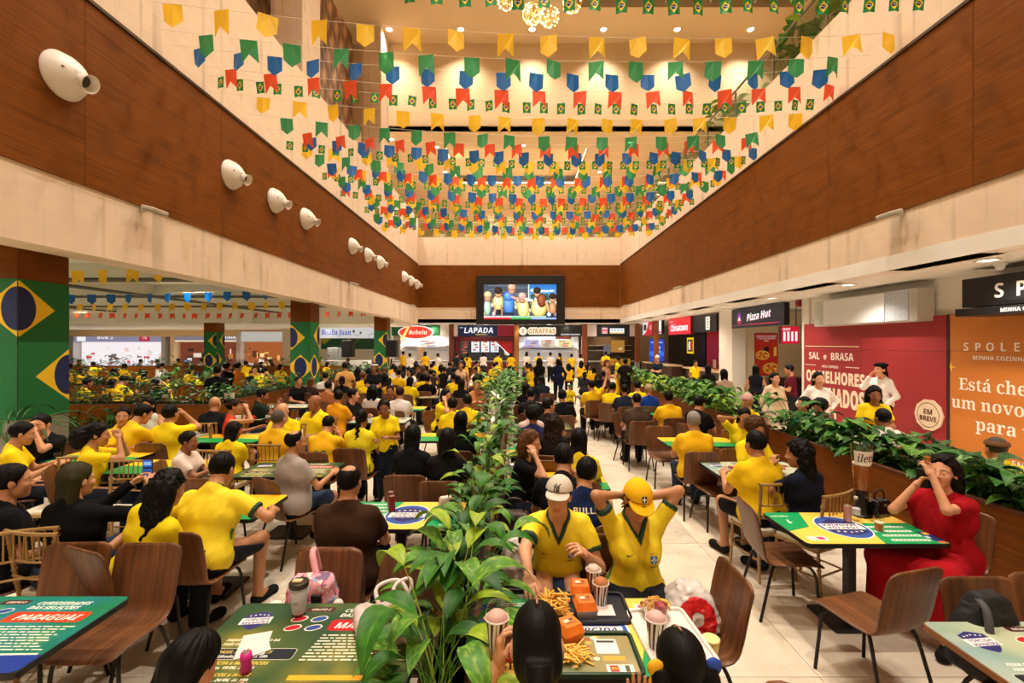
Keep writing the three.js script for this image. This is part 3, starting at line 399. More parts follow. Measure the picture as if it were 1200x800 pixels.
function backWall(label, x0, x1, col, k, draw) { const o = base('kitchen_wall', label, 'kitchen wall', [(x0 + x1) / 2, 0, -31.4]); part('panel', bx(x1 - x0, 3.3, 0.1, 0, 1.65, -0.05), mat(col, 0.6), o); if (draw) part('equipment_shelf', [bx((x1 - x0) * 0.8, 0.04, 0.4, 0, 1.7, 0.25), bx((x1 - x0) * 0.8, 0.04, 0.4, 0, 2.05, 0.25)], mat('#aab0b4', 0.3, { metalness: 0.8 }), o); return o; }
backWall('bright white kitchen wall behind the oval-sign counter', -8, -4.3, '#e6e4e4', 1, true);
backWall('dark kitchen wall behind the maroon counter', -4, 0, '#16191f', 1);
backWall('bright kitchen wall with steel shelves behind the burger counter', 0.1, 4.3, '#dfe2e6', 1, true);
backWall('dim brown kitchen wall behind the dark-sign counter', 4.6, 8.2, '#3a2c20', 1, true);
for (const [x, c, cd] of [[-6.2, 0xfff4ea, 110], [-2, 0xfff0e0, 30], [2.2, 0xf4f6ff, 130], [6.2, 0xffcf90, 40]]) downlight('work lamp over the counter ' + (x < -4 ? 'under the red oval sign' : x < 0 ? 'under the navy sign' : x < 4 ? 'under the burger sign' : 'under the dark sign'), 'work lamps in the far shops', [x, 3.5, -30.4], 0.16, c, cd, 1.3, 8);
for (const [x0, x1, c, l] of [[-8, -4.4, '#d8d6d2', 'pale counter under the red oval sign'], [-3.9, -0.2, '#5a1420', 'maroon counter under the navy sign'], [0.2, 4.1, '#c9ccd0', 'steel counter under the burger sign'], [4.7, 8, '#3c2a1c', 'brown counter with lit display under the dark sign']]) { const o = base('counter', l, 'counter', [(x0 + x1) / 2, 0, -29.3]); part('front', rbx(x1 - x0, 1.0, 0.5, 0.02, 0, 0.5, 0), mat(c, 0.5), o); part('worktop', rbx(x1 - x0 + 0.06, 0.06, 0.7, 0.02, 0, 1.03, 0), mat('#8c8c8c', 0.3), o); }
{
  const o = base('portal', 'maroon frame with a white diagonal edge around the dark counter', 'portal', [-1.9, 0, -28.85]);
  part('frame_beam', rbx(3.9, 0.3, 0.2, 0.01, 0, 2.55, 0), mat('#5c1020', 0.5), o); for (const s of [-1, 1]) part('frame_post', rbx(0.28, 2.5, 0.2, 0.01, s * 1.8, 1.25, 0), mat('#5c1020', 0.5), o);
  part('corner_plate', mv(extr(poly([[0, 0], [-1.1, 0], [0, -1.05]]), 0.06), 1.68, 2.42, 0), mat('#b01226', 0.5), o);
  part('edge_strip', rod([0.56, 2.42, 0.08], [1.68, 1.35, 0.08], 0.025), mat('#f2ecec', 0.5, { emissive: new THREE.Color('#ffffff'), emissiveIntensity: 0.5 }), o);
  part('round_mark', mv(new THREE.CylinderGeometry(0.2, 0.2, 0.05, 20), 1.33, 1.72, 0.02, PI / 2), mat('#cfe0cf', 0.5), o);
}
const menuDraw = (c, seed) => (g, w, h) => { const r = rngOf(seed); fill(g, w, h, c); for (let i = 0; i < 5; i++) { g.fillStyle = ['#e2672c', '#c93028', '#f0b848', '#8a5a32'][floor(r() * 4)]; g.fillRect(w * (0.1 + 0.4 * r()), h * (0.08 + i * 0.18), w * 0.4, h * 0.08); g.fillStyle = '#8d949c'; g.fillRect(w * 0.1, h * (0.18 + i * 0.18), w * 0.75, h * 0.02); } };
for (const [x, w, y, h, c, l] of [[-2.6, 0.52, 1.72, 0.95, '#eef3fa', 'white lit menu board, first of three over the maroon counter'], [-1.98, 0.52, 1.72, 0.95, '#f4f4f6', 'white lit menu board, middle of three over the maroon counter'], [-1.38, 0.52, 1.72, 0.95, '#e8eef6', 'white lit menu board beside the maroon diagonal plate'], [-3.3, 0.7, 1.55, 1.0, '#1c2420', 'dark menu board with a pale picture beside the lit boards'],
  [1.02, 0.9, 2.02, 0.52, '#b9b4e0', 'lilac menu screen, first under the burger sign'], [2.0, 0.95, 2.02, 0.52, '#d8c8b0', 'menu screen with pink pictures under the burger sign'], [3.1, 0.95, 2.02, 0.5, '#f0e0a0', 'yellow menu screen under the burger sign'], [3.0, 1.0, 2.55, 0.3, '#7a3428', 'red brown picture board just under the burger sign'],
  [-5.65, 1.35, 2.05, 0.45, '#f8f6f2', 'white lit menu strip with a burger under the oval sign']]) signBox(l, [x, y, -28.95], w, h, 0, menuDraw(c, floor(x * 100)), 90, 0.95, '#1c1c1e', 'menu_board', 'menu board', 0.06);
solo('partition', rbx(0.5, 2.4, 0.1, 0.01, -6.3, 1.2, -30.3), mat('#e6c39a', 0.6), 'beige partition under the red oval sign', 'partition');
signBox('orange display sign with white letters over the brown counter', [6.6, 0.9, -28.9], 1.3, 0.42, 0, (g, w, h) => { fill(g, w, h, '#e0981c'); text(g, 'Sorvetes', w / 2, h / 2, h * 0.5, '#5a2a10', 'serif', 'bold italic'); }, 120, 0.5, '#7a4a10');
signBox('white price card on the black post of the dark shop', [5.75, 1.6, -28.9], 0.42, 0.6, 0, (g, w, h) => { fill(g, w, h, '#c9c6d4'); for (let i = 0; i < 6; i++) { g.fillStyle = '#8f8c9c'; g.fillRect(w * 0.15, h * (0.12 + i * 0.14), w * 0.7, h * 0.04); } }, 100, 0.2, '#15151a', 'price_card', 'card', 0.04);
signBox('amber lit picture panel in the dark shop', [6.55, 1.7, -29.4], 0.9, 0.8, 0, (g, w, h) => { fill(g, w, h, '#c98a3a'); ell(g, w * 0.7, h * 0.7, w * 0.15, h * 0.1, '#f2d9b0'); }, 80, 0.6, '#3a2410', 'picture_panel', 'panel', 0.05);
// ---------- shops across the dining hall ----------
signBox('white sign board with thick blue script letters and dots', [-11.1, 2.62, -30.2], 3.9, 0.98, 0, (g, w, h) => { fill(g, w, h, '#d9d6d2'); text(g, 'Bobba Juan', w * 0.27, h * 0.6, h * 0.5, '#1d37c4', 'serif', 'bold italic', 'center', w * 0.52); ell(g, w * 0.58, h * 0.52, w * 0.022, h * 0.09, '#3d4b4a'); ell(g, w * 0.7, h * 0.62, w * 0.02, h * 0.08, '#3d6a5a'); g.strokeStyle = '#5a7a60'; g.lineWidth = 3; g.beginPath(); g.moveTo(w * 0.58, h * 0.65); g.quadraticCurveTo(w * 0.64, h * 0.95, w * 0.7, h * 0.7); g.stroke(); g.strokeStyle = '#3a3f4a'; g.beginPath(); g.arc(w * 0.9, h * 0.98, w * 0.07, PI, 2 * PI); g.stroke(); }, 140, 0.75, '#c8c4c0');
signBox('flag banner of green with a yellow diamond under the blue script sign', [-11.1, 1.9, -30.4], 3.9, 0.72, 0, (g, w, h) => { fill(g, w, h, '#0d6a34'); g.fillStyle = '#f2cc1c'; for (const x of [0.05, 0.56]) { g.beginPath(); g.moveTo(w * (x - 0.12), 0); g.lineTo(w * x, h * 0.55); g.lineTo(w * (x + 0.12), 0); g.fill(); } ell(g, w * 0.56, 0, w * 0.06, h * 0.36, '#12276b'); }, 110, 0.12, '#0d5a30', 'banner', 'banner', 0.03);
solo('counter', [rbx(3.6, 1.1, 0.7, 0.03, -11.2, 0.55, -29.2)], mat('#d2d4d4', 0.4), 'white counter below the blue script sign', 'counter');
solo('drinks_cooler', [rbx(0.8, 1.9, 0.7, 0.03, -12.1, 0.95, -30.4), rbx(0.5, 1.0, 0.05, 0.01, -12.1, 1.2, -30.03)], mat('#c3c8cc', 0.4), 'pale upright drinks cooler behind the script-sign counter', 'cooler');
function hallShop(label, x0, x1, z, drawSign, k, wallC, drawWall, kw) {
  const o = base('shop', label, 'shop front', [(x0 + x1) / 2, 0, z]), w = x1 - x0;
  part('sign_band', [bx(w, 0.75, 0.3, 0, 2.78, -0.15)], mat('#cfcdd0', 0.6), o);
  part('lettering', quad(w, 0.72, 0, 2.78, 0.01), litFace(drawSign, Math.round(w * 70), 52, k), o);
  part('interior', quad(w, 2.4, 0, 1.2, -0.6), litFace(drawWall, Math.round(w * 50), 120, kw), o);
  for (const s of [-1, 1]) part('side_post', bx(0.3, 3.1, 0.8, s * (w / 2 + 0.15), 1.55, -0.3), mat(wallC, 0.6), o);
  const l = new THREE.RectAreaLight(0xfff0e0, 1.2, w * 0.9, 1.6); l.position.set(0, 1.6, -0.5); l.rotation.y = PI; o.add(l);
}
const goods = (bg, cols, seed, n = 40) => (g, w, h) => { const r = rngOf(seed); fill(g, w, h, bg); for (let i = 0; i < n; i++) { g.fillStyle = cols[floor(r() * cols.length)]; g.fillRect(r() * w, h * (0.15 + r() * 0.7), 3 + r() * w * 0.06, 4 + r() * h * 0.18); } };
hallShop('bright white snack shop front with a red logo across the hall', -34.2, -27.4, -35.2, (g, w, h) => { fill(g, w, h, '#8f8aa6'); g.fillStyle = '#ffffff'; g.fillRect(w * 0.03, h * 0.05, w * 0.1, h * 0.9); text(g, "BOB'S", w * 0.35, h * 0.5, h * 0.6, '#ffffff'); g.fillStyle = '#c32a3c'; g.fillRect(w * 0.74, h * 0.05, w * 0.12, h * 0.9); text(g, 'N', w * 0.8, h * 0.5, h * 0.7, '#e8c8cc'); }, 0.75, '#b8b4b8', goods('#e9e0e2', ['#ffffff', '#e0b8b0', '#c8303a', '#b9c8b4', '#6a5a58'], 5), 1.0);
hallShop('restaurant front with glowing script sign and warm display windows', -26.4, -16.9, -35.2, (g, w, h) => { fill(g, w, h, '#7d7684'); text(g, 'Bonaparte', w * 0.5, h * 0.45, h * 0.62, '#ffffff', 'serif', 'bold italic'); g.fillStyle = '#ffe6c0'; g.fillRect(0, h * 0.86, w, h * 0.14); }, 0.85, '#e8d0a8', goods('#7a3a24', ['#c87838', '#f0e0c8', '#4a2a2c', '#8aa0b8', '#f4f0ec', '#2c2420'], 8, 60), 0.8);
hallShop('amber lit bakery front with a green and white panel above', -22.6 + 2.4, -13.2, -33.4, (g, w, h) => { fill(g, w, h, '#d8cfc4'); g.fillStyle = '#c9d4c4'; g.fillRect(w * 0.45, 0, w * 0.28, h); g.fillStyle = '#2f6a48'; g.fillRect(w * 0.5, h * 0.2, w * 0.2, h * 0.3); }, 0.6, '#c8c4c0', goods('#a4582a', ['#f0b060', '#ffd890', '#5a3020', '#e8e0d0', '#3a4a3c'], 21, 50), 0.9);
// ---------- loudspeakers on stands near the far counters ----------
for (const [x, z, l] of [[-7.9, -21.4, 'black loudspeaker on a stand beside the flag column'], [-5.9, -21.6, 'black loudspeaker on a stand before the pale pillar']]) {
  const o = base('loudspeaker', l, 'loudspeaker', [x, 0, z]);
  part('cabinet', rbx(0.5, 0.8, 0.42, 0.03, 0, 1.95, 0), mat('#0c0c0e', 0.6), o); part('grille', rbx(0.42, 0.7, 0.02, 0.01, 0, 1.95, 0.215), mat('#16161a', 0.8), o); part('pole', cyl(0.02, 0.02, 1.5, 0, 0.8, 0, 10), darkMetal, o);
  for (let i = 0; i < 3; i++) part('leg', rod([0, 0.7, 0], [0.5 * cos(i * 2.1), 0.015, 0.5 * sin(i * 2.1)], 0.014), darkMetal, o);
}
// ---------- air nozzles and emergency floodlights on the walls ----------
[[6.03, 'nearest the viewer, before the first cladding joint'], [9.57, 'second along the timber wall'], [11.3, 'first of the close pair in mid wall'], [12.95, 'second of the close pair in mid wall'], [16.6, 'first of the far trio'], [18.3, 'middle of the far trio'], [19.9, 'last of the far trio'], [24.2, 'first of the three by the corner'], [25.8, 'middle of the three by the corner'], [27.3, 'closest to the corner with the screen wall']].forEach(([z, l]) => {
  const o = base('air_nozzle', 'round white air nozzle on timber cladding, ' + l, 'air nozzle', [XL + 0.03, 5.84, -z], 0.0, 'air nozzles on the timber cladding');
  const wh = mat('#e8e2d8', 0.35);
  part('dome', mv(lathe([[0.3, 0], [0.305, 0.02], [0.29, 0.05], [0.25, 0.13], [0.19, 0.2], [0.12, 0.25], [0.1, 0.26]], 28), 0, 0, 0, 0, 0, -PI / 2), wh, o);
  const n = part('nozzle', mv(lathe([[0.1, 0.2], [0.085, 0.27], [0.085, 0.32], [0.115, 0.42], [0.122, 0.425], [0.11, 0.42], [0.075, 0.31], [0.0, 0.28]], 24), 0, 0, 0, 0, 0, -PI / 2 - 0.45), wh, o); n.position.y = 0.07;
  part('throat', mv(new THREE.CylinderGeometry(0.075, 0.075, 0.02, 18), 0.29, -0.07, 0, 0, 0, -PI / 2 - 0.45), mat('#4a4440', 0.7), o);
  part('socket', ball(0.125, 0.18, 0.01, 0, 18), wh, o);
  part('rivet', ball(0.016, 0.2, 0.02, 0.19, 8), mat('#8a7a68', 0.5), o);
});
for (const [s, z, l] of [[-1, 7.33, 'nearest, under the first air nozzle'], [-1, 16.4, 'middle of the fascia, over the flag column'], [-1, 25.8, 'by the corner near the oval sign'], [1, 7.54, 'over the blank white sign box'], [1, 17.5, 'midway along the sign-side fascia'], [1, 26, 'by the corner above the dark sign']]) {
  const x = s < 0 ? XL + 0.03 : XR - 0.03, o = base('floodlight', 'small grey floodlight on the cream fascia, ' + l, 'floodlight', [x, 4.46, -z], s < 0 ? 0 : PI, 'floodlights on the fascia');
  part('bracket', rbx(0.12, 0.08, 0.08, 0.01, 0.05, 0, 0), mat('#b8b0a0', 0.5), o); part('housing', mv(rbx(0.2, 0.06, 0.34, 0.02), 0.2, -0.02, 0, 0, 0, -0.25), mat('#c4bcae', 0.5), o); part('glass_front', mv(rbx(0.16, 0.01, 0.28, 0.004), 0.19, -0.056, 0, 0, 0, -0.25), mat('#8c8a84', 0.2), o);
}

// ---------- strings of paper pennants ----------
const sheet = (c) => new THREE.MeshPhysicalMaterial({ color: c, roughness: 0.65, transmission: 0.3, thickness: 0, side: THREE.DoubleSide });
const PENN = { yellow: sheet('#ffd021'), green: sheet('#359a5a'), blue: sheet('#0a66b8'), orange: sheet('#f2561f') };
const miniFlag = (() => { const t = canvasTex(96, 132, (g, w, h) => { g.fillStyle = '#128a3c'; g.fillRect(0, 0, w, h); g.fillStyle = '#f6d01e'; g.beginPath(); g.moveTo(w * 0.5, h * 0.12); g.lineTo(w * 0.86, h * 0.5); g.lineTo(w * 0.5, h * 0.88); g.lineTo(w * 0.14, h * 0.5); g.fill(); ell(g, w / 2, h / 2, w * 0.21, w * 0.21, '#16286c'); g.strokeStyle = '#dfe6ee'; g.lineWidth = 5; g.beginPath(); g.arc(w * 0.42, h * 0.66, w * 0.28, -1.9, -0.6); g.stroke(); }); return new THREE.MeshPhysicalMaterial({ map: t, roughness: 0.65, side: THREE.DoubleSide }); })();
// a pennant hangs from y = 0; gently bent so that it catches light like thin plastic
function bent(shape, w, h) {
  const g = new THREE.ShapeGeometry(shape, 4).toNonIndexed(), p = g.attributes.position, uv = g.attributes.uv;
  for (let i = 0; i < p.count; i++) { const x = p.getX(i), y = p.getY(i); uv.setXY(i, x / w + 0.5, 1 + y / h); p.setZ(i, 0.1 * w * sin(x / w * 5 + 1) * min(1, -y / h)); }
  g.computeVertexNormals(); return g;
}
const notch = bent(poly([[-0.135, 0], [0, 0], [0.135, 0], [0.135, -0.36], [0.06, -0.29], [0, -0.235], [-0.06, -0.29], [-0.135, -0.36]]), 0.27, 0.36);
const shield = bent(poly([[-0.135, 0], [0, 0], [0.135, 0], [0.135, -0.25], [0.07, -0.31], [0, -0.37], [-0.07, -0.31], [-0.135, -0.25]]), 0.27, 0.37);
const flagShape = bent(poly([[-0.08, 0], [0, 0], [0.08, 0], [0.08, -0.22], [0, -0.22], [-0.08, -0.22]]), 0.16, 0.22);
const cordMat = mat('#e6dccb', 0.6);
function garland(label, a, b, sag, kind, pitch, group, scale = 1, phase = 0) {
  const A = V(...a), B = V(...b), L = A.distanceTo(B), o = base('garland', label, 'bunting', [0, 0, 0], 0, group);
  const at = (t) => A.clone().lerp(B, t).add(V(0, -4 * sag * t * (1 - t), 0));
  part('cord', tube([0, 0.12, 0.25, 0.37, 0.5, 0.63, 0.75, 0.88, 1].map((t) => at(t).toArray()), 0.0035, 40, 4), cordMat, o);
  const n = floor(L / pitch), yaw = Math.atan2(-(B.z - A.z), B.x - A.x);
  for (let i = 0; i < n; i++) {
    const t = (i + 0.5 + phase) * pitch / L; if (t > 0.995) continue;
    const alt = i % 2, fl = kind === 'flag', g = fl ? flagShape : kind === 'blue' ? shield : kind === 'orange' ? notch : alt ? notch : shield;
    const m = part(fl ? 'flag' : 'pennant', g, fl ? miniFlag : PENN[kind], o);
    m.position.copy(at(t + rr(-0.08, 0.08) * pitch / L)); m.rotation.set(rr(-0.16, 0.12), yaw + rr(-0.4, 0.4), rr(-0.07, 0.07)); m.scale.setScalar(scale * (fl ? 1 : kind === 'blue' || kind === 'orange' ? 0.95 : 1) * rr(0.96, 1.04));
  }
  return o;
}
{
  // distance of each string in the middle of the atrium, and its kind
  const rows = [[6.5, 'flag'], [7.3, 'yellow'], [7.93, 'green'], [8.42, 'blue'], [8.95, 'orange'], [9.38, 'flag'], [9.88, 'yellow'], [10.7, 'green'], [11.4, 'orange'], [11.6, 'blue'], [12.1, 'flag'], [12.3, 'yellow'], [12.9, 'green'], [13.3, 'blue'], [13.65, 'orange'], [13.75, 'yellow'], [14.1, 'flag'], [14.5, 'green'], [14.95, 'blue'], [15.4, 'orange'], [15.75, 'flag'], [16.0, 'yellow'], [16.4, 'green'], [16.9, 'blue'], [17.3, 'orange'], [17.7, 'flag'], [17.9, 'yellow'], [18.4, 'green'], [18.9, 'blue'], [19.3, 'orange'], [19.6, 'flag'], [20.0, 'yellow']];
  const words = { flag: 'small printed green flags', yellow: 'yellow paper pennants', green: 'green paper pennants', blue: 'blue shield-shaped pennants', orange: 'orange swallowtail pennants' };
  const ord = ['first', 'second', 'third', 'fourth', 'fifth', 'sixth', 'seventh', 'eighth', 'ninth'], seen = {};
  for (const [z, k] of rows) {
    const i = seen[k] = (seen[k] ?? -1) + 1, far = z > 12;
    garland(`string of ${words[k]} across the atrium, ${ord[i]} such string from the viewer`, [XL + 0.05, 7.42 + rr(0, 0.12), -z + 0.5], [XR - 0.05, 7.4 + rr(0, 0.12), -z + rr(-0.35, 0.0)], far ? 0.32 : 0.3, k, k === 'flag' ? 0.375 : k === 'blue' ? 0.66 : 0.72, 'bunting strung across the atrium', 1, rr(0, 1));
  }
  const ks = ['orange', 'yellow', 'blue', 'green', 'yellow', 'flag', 'orange'], hw = ['orange pennants nearest the big flag column', 'yellow pennants near the big flag column', 'blue pennants in mid hall', 'green pennants in mid hall', 'yellow pennants before the dropped beam', 'small flags before the far shops', 'orange pennants before the far shops'];
  [8.8, 12.6, 15.6, 20.6].forEach((z, k) => { const i = [1, 2, 4, 6][k]; garland('string under the dining hall ceiling, ' + hw[i], [XL - 0.6, CL - 0.42, -z], [-17 - i, CL - 0.42, -z - 0.3], 0.12, ks[i], 0.55, 'bunting in the dining hall', 0.8, 0); });
}
// ---------- chandelier of wire globes, hung under the skylight ----------
{
  const o = base('chandelier', 'cluster of glowing wire globes hung with yellow and green balls', 'chandelier', [0.3, 11.3, -11.5]);
  const wire = mat('#c9a35a', 0.3, { metalness: 0.9 }), r = rngOf(4);
  part('suspension', rod([0, 0.3, 0], [0, CEI - 11.3, 0], 0.012), wire, o);
  part('hub', rod([-1.3, 0.2, 0], [1.4, 0.5, 0.2], 0.02), wire, o);
  [[-0.95, 0.25, 0], [-0.55, -0.45, 0.2], [0.1, -0.75, 0.1], [0.55, -0.6, -0.2], [1.1, -0.45, 0.1], [1.25, 0.45, 0], [-0.7, 0.6, -0.2]].forEach(([x, y, z]) => {
    part('drop_wire', rod([x, y + 0.2, z], [x * 0.8, 0.35, z], 0.006), wire, o);
    const rings = []; for (let i = 0; i < 7; i++) { const g = new THREE.TorusGeometry(0.24, 0.005, 4, 18); g.rotateX(r() * 3); g.rotateY(r() * 3); rings.push(g.translate(x, y, z)); }
    const gl = part('globe', rings, wire, o), bulbs = []; for (let i = 0; i < 46; i++) { const a = r() * 6.28, c = r() * 2 - 1, s = sqrt(1 - c * c); bulbs.push(mv(new THREE.OctahedronGeometry(0.022), x + 0.24 * s * cos(a), y + 0.24 * c, z + 0.24 * s * sin(a))); }
    part('bulb', bulbs, glow(0xffdf9a, 9), gl).userData.kind = 'stuff';
  });
  [[-0.35, 0.3, '#f2a81c'], [0.35, 0.1, '#f2a81c'], [0.75, 0.75, '#f2a81c'], [-0.1, 0.12, '#0f4a34']].forEach(([x, y, c]) => part('hanging_ball', ball(0.26, x, y, 0.3, 18), mat(c, 0.4), o));
  const l = new THREE.PointLight(0xffdca0, 30, 0, 2); l.shadow.radius = 10; l.position.set(0, -1.2, 0); o.add(l);
}
// ---------- glass balustrades and greenery along the upper galleries ----------
const paneMat = new THREE.MeshPhysicalMaterial({ color: '#dfe8e2', roughness: 0.05, transmission: 1, thickness: 0, ior: 1.3 });
function balustrade(label, a, b, y, n) {
  const A = V(...a), B = V(...b), L = A.distanceTo(B), o = base('balustrade', label, 'railing', [A.x, y, A.z], Math.atan2(-(B.z - A.z), B.x - A.x));
  part('handrail', rbx(L, 0.05, 0.07, 0.01, L / 2, 1.05, 0), mat('#9a9084', 0.3, { metalness: 0.7 }), o);
  for (let i = 0; i <= n; i++) part('post', rbx(0.05, 1.05, 0.05, 0.008, L * i / n, 0.52, 0), mat('#8f867a', 0.3, { metalness: 0.7 }), o);
  for (let i = 0; i < n; i++) part('pane', bx(L / n - 0.1, 0.85, 0.012, L * (i + 0.5) / n, 0.52, 0), paneMat, o);
}
balustrade('glass balustrade above the sign-side timber wall, plants behind it', [XR + 0.2, 0, -27.8], [XR + 0.2, 0, 2.4], 8.85, 15);
balustrade('glass balustrade of the gallery above the big screen', [XL + 0.1, 0, ZB - 0.25], [XR - 0.1, 0, ZB - 0.25], 8.81, 8);
// large printed hoarding and pale pillars along the left gallery
{
  const murTex = dataTex(512, 512, (u, v) => { const a = (u * 7 + v * 3) % 1, b = (u * 3 - v * 5 + 10) % 1, n = tnoise(u * 40, v * 12, 40, 12, 5), q = abs(a - 0.5) * 2, p = abs(b - 0.5) * 2, k = 0.5 + 0.5 * q * p + 0.2 * (n - 0.5) + (p > 0.92 ? -0.25 : 0); return [250 * k, 196 * k, 150 * k]; }, true, 6, 6);
  const o = base('mural', 'tall printed hoarding of folded brown shapes on the left gallery', 'mural', [-8.2, 8.55, -12]);
  for (let i = 0; i < 4; i++) part('panel', uvm(rbx(0.08, 9, 5.6, 0.01, 0, 4.5, 9 - i * 5.62)), new THREE.MeshPhysicalMaterial({ map: murTex, roughness: 0.7 }), o);
  for (const [z, l] of [[-14.9, 'nearer of the two, between printed panels'], [-23.2, 'farther of the two, near the bulkhead'], [-6.6, 'above the big flag column']]) solo('pillar', rbx(1.0, 9.4, 1.3, 0.02, -7.2, 13.3, z), cream, 'tall cream gallery pillar, ' + l, 'pillar');
}
// tables and chairs of the upper gallery just behind the balustrade
for (let i = 0; i < 6; i++) { const x = -5 + i * 2.1; const o = base('gallery_table', `small round white gallery table above the screen, ${['first', 'second', 'third', 'fourth', 'fifth', 'sixth'][i]} along the balustrade`, 'table', [x, 8.55, -29.5], 0, 'gallery tables'); part('tabletop', cyl(0.45, 0.45, 0.04, 0, 0.74, 0, 18), mat('#e6ddcc', 0.5), o); part('pedestal', cyl(0.04, 0.04, 0.72, 0, 0.36, 0, 8), darkMetal, o); }

// the building shell was laid out for an eye 2.3 m up; the floor is the datum, so hung things move with it
for (const o of scene.children) if (!['floor'].includes(o.name) && !['counter', 'pillar', 'post', 'column', 'loudspeaker', 'kitchen wall', 'cooler', 'partition'].includes(o.userData.category)) o.position.y -= 0.1;

// ---------- chairs ----------
const walnutTex = [3, 8].map((s) => dataTex(512, 512, (u, v) => { const a = tnoise(u * 26, v * 2, 26, 2, s), b = tnoise(u * 90, v * 5, 90, 5, s + 1), c = tnoise(u * 6, v * 3, 6, 3, s + 2), k = 0.72 + 0.28 * a + 0.16 * (b - 0.5) + 0.24 * (c - 0.5); return [128 * k, 80 * k, 45 * k]; }, true, 0.5, 0.9));
const walnut = walnutTex.map((t) => new THREE.MeshPhysicalMaterial({ map: t, roughness: 0.42 }));
const steel = mat('#1a1512', 0.4, { metalness: 0.4 });
function sweepSlab(profile, halfW, r, thick, nu = 30, nv = 8) {    // a bent plywood slab: profile of (z, y) points, rounded corners at both ends
  const cv = new THREE.CatmullRomCurve3(profile.map(([z, y]) => V(0, y, z))), len = cv.getLength(), P = [], UV = [], idx = [];
  for (let side = 0; side < 2; side++) for (let i = 0; i <= nu; i++) {
    const e = i / nu, t = 0.5 - 0.5 * cos(PI * e) * (0.35) - 0.5 * (1 - 2 * e) * 0.65, c = cv.getPointAt(clamp(t, 0, 1)), tg = cv.getTangentAt(clamp(t, 0, 1)), n = V(0, -tg.z, tg.y), s = min(t, 1 - t) * len;
    const w = s < r ? halfW - r + sqrt(max(0, r * r - (r - s) * (r - s))) : halfW - 0.012 * Math.exp(-Math.pow((t - 0.5) / 0.12, 2));
    for (let j = 0; j <= nv; j++) { const v = j / nv * 2 - 1, dish = 0.012 * (1 - v * v) * clamp(s / 0.1, 0, 1), o = (side ? thick / 2 : -thick / 2) - dish; P.push(v * w, c.y + n.y * o, c.z + n.z * o); UV.push(v * w, t * len); }
  }
  const R = nv + 1, at = (s, i, j) => s * (nu + 1) * R + i * R + j;
  for (let i = 0; i < nu; i++) for (let j = 0; j < nv; j++) { const a = at(0, i, j), b = at(0, i, j + 1), c = at(0, i + 1, j), d = at(0, i + 1, j + 1); idx.push(a, b, c, b, d, c); const A = at(1, i, j), B = at(1, i, j + 1), C = at(1, i + 1, j), D = at(1, i + 1, j + 1); idx.push(A, C, B, B, C, D); }
  for (let i = 0; i < nu; i++) for (const j of [0, nv]) { const a = at(0, i, j), b = at(0, i + 1, j), c = at(1, i, j), d = at(1, i + 1, j); j ? idx.push(a, c, b, b, c, d) : idx.push(a, b, c, b, d, c); }
  for (let j = 0; j < nv; j++) for (const i of [0, nu]) { const a = at(0, i, j), b = at(0, i, j + 1), c = at(1, i, j), d = at(1, i, j + 1); i ? idx.push(a, b, c, b, d, c) : idx.push(a, c, b, b, c, d); }
  const g = new THREE.BufferGeometry(); g.setAttribute('position', new THREE.Float32BufferAttribute(P, 3)); g.setAttribute('uv', new THREE.Float32BufferAttribute(UV, 2)); g.setIndex(idx);
  const h = g.toNonIndexed(); h.computeVertexNormals(); const sm = g; sm.computeVertexNormals(); return sm;
}
const shellGeo = sweepSlab([[0.245, 0.425], [0.225, 0.445], [0.15, 0.458], [0.02, 0.452], [-0.1, 0.445], [-0.165, 0.452], [-0.2, 0.49], [-0.218, 0.56], [-0.245, 0.7], [-0.285, 0.87]], 0.215, 0.06, 0.014);
const legF = tube([[0.1, 0.43, 0.05], [0.165, 0.425, 0.14], [0.185, 0.38, 0.17], [0.2, 0.2, 0.185], [0.212, 0.0, 0.2]], 0.0115, 14, 7), legB = tube([[0.1, 0.43, -0.05], [0.16, 0.425, -0.12], [0.18, 0.38, -0.15], [0.2, 0.2, -0.2], [0.215, 0.0, -0.25]], 0.0115, 14, 7);
const flipX = (g) => { const h = g.clone().applyMatrix4(new THREE.Matrix4().makeScale(-1, 1, 1)), i = h.index; if (i) for (let k = 0; k < i.count; k += 3) { const a = i.getX(k); i.setX(k, i.getX(k + 1)); i.setX(k + 1, a); } else { for (const n of Object.keys(h.attributes)) { const at = h.attributes[n], s = at.itemSize; for (let k = 0; k < at.count; k += 3) for (let c = 0; c < s; c++) { const q = at.array[k * s + c]; at.array[k * s + c] = at.array[(k + 1) * s + c]; at.array[(k + 1) * s + c] = q; } } } h.computeVertexNormals?.call && 0; return h; };
const legFm = flipX(legF), legBm = flipX(legB);
const underG = join([rod([-0.12, 0.432, 0.06], [0.12, 0.432, 0.06], 0.011), rod([-0.12, 0.428, -0.06], [0.12, 0.428, -0.06], 0.011), rod([-0.1, 0.43, -0.06], [-0.1, 0.43, 0.06], 0.011), rod([0.1, 0.43, -0.06], [0.1, 0.43, 0.06], 0.011)]);
function makeShell() {
  const o = base('shell_chair', 'x', 'chair');
  part('seat_shell', shellGeo, walnut[0], o); part('under_frame', underG, steel, o);
  for (const g of [legF, legFm, legB, legBm]) part('leg', g, steel, o);
  return o;
}
const gilt = mat('#a8854f', 0.42, { metalness: 0.25 }), padM = mat('#e7ddc8', 0.8);
const bamboo = (a, b, r, rings = 4) => { const l = [rod(a, b, r, 7)]; const A = V(...a), B = V(...b), q = new THREE.Quaternion().setFromUnitVectors(V(0, 1, 0), B.clone().sub(A).normalize()); for (let i = 1; i <= rings; i++) { const p = A.clone().lerp(B, i / (rings + 1)), g = new THREE.CylinderGeometry(r * 1.35, r * 1.35, r * 0.7, 7); g.applyQuaternion(q); l.push(g.translate(p.x, p.y, p.z)); } return join(l); };
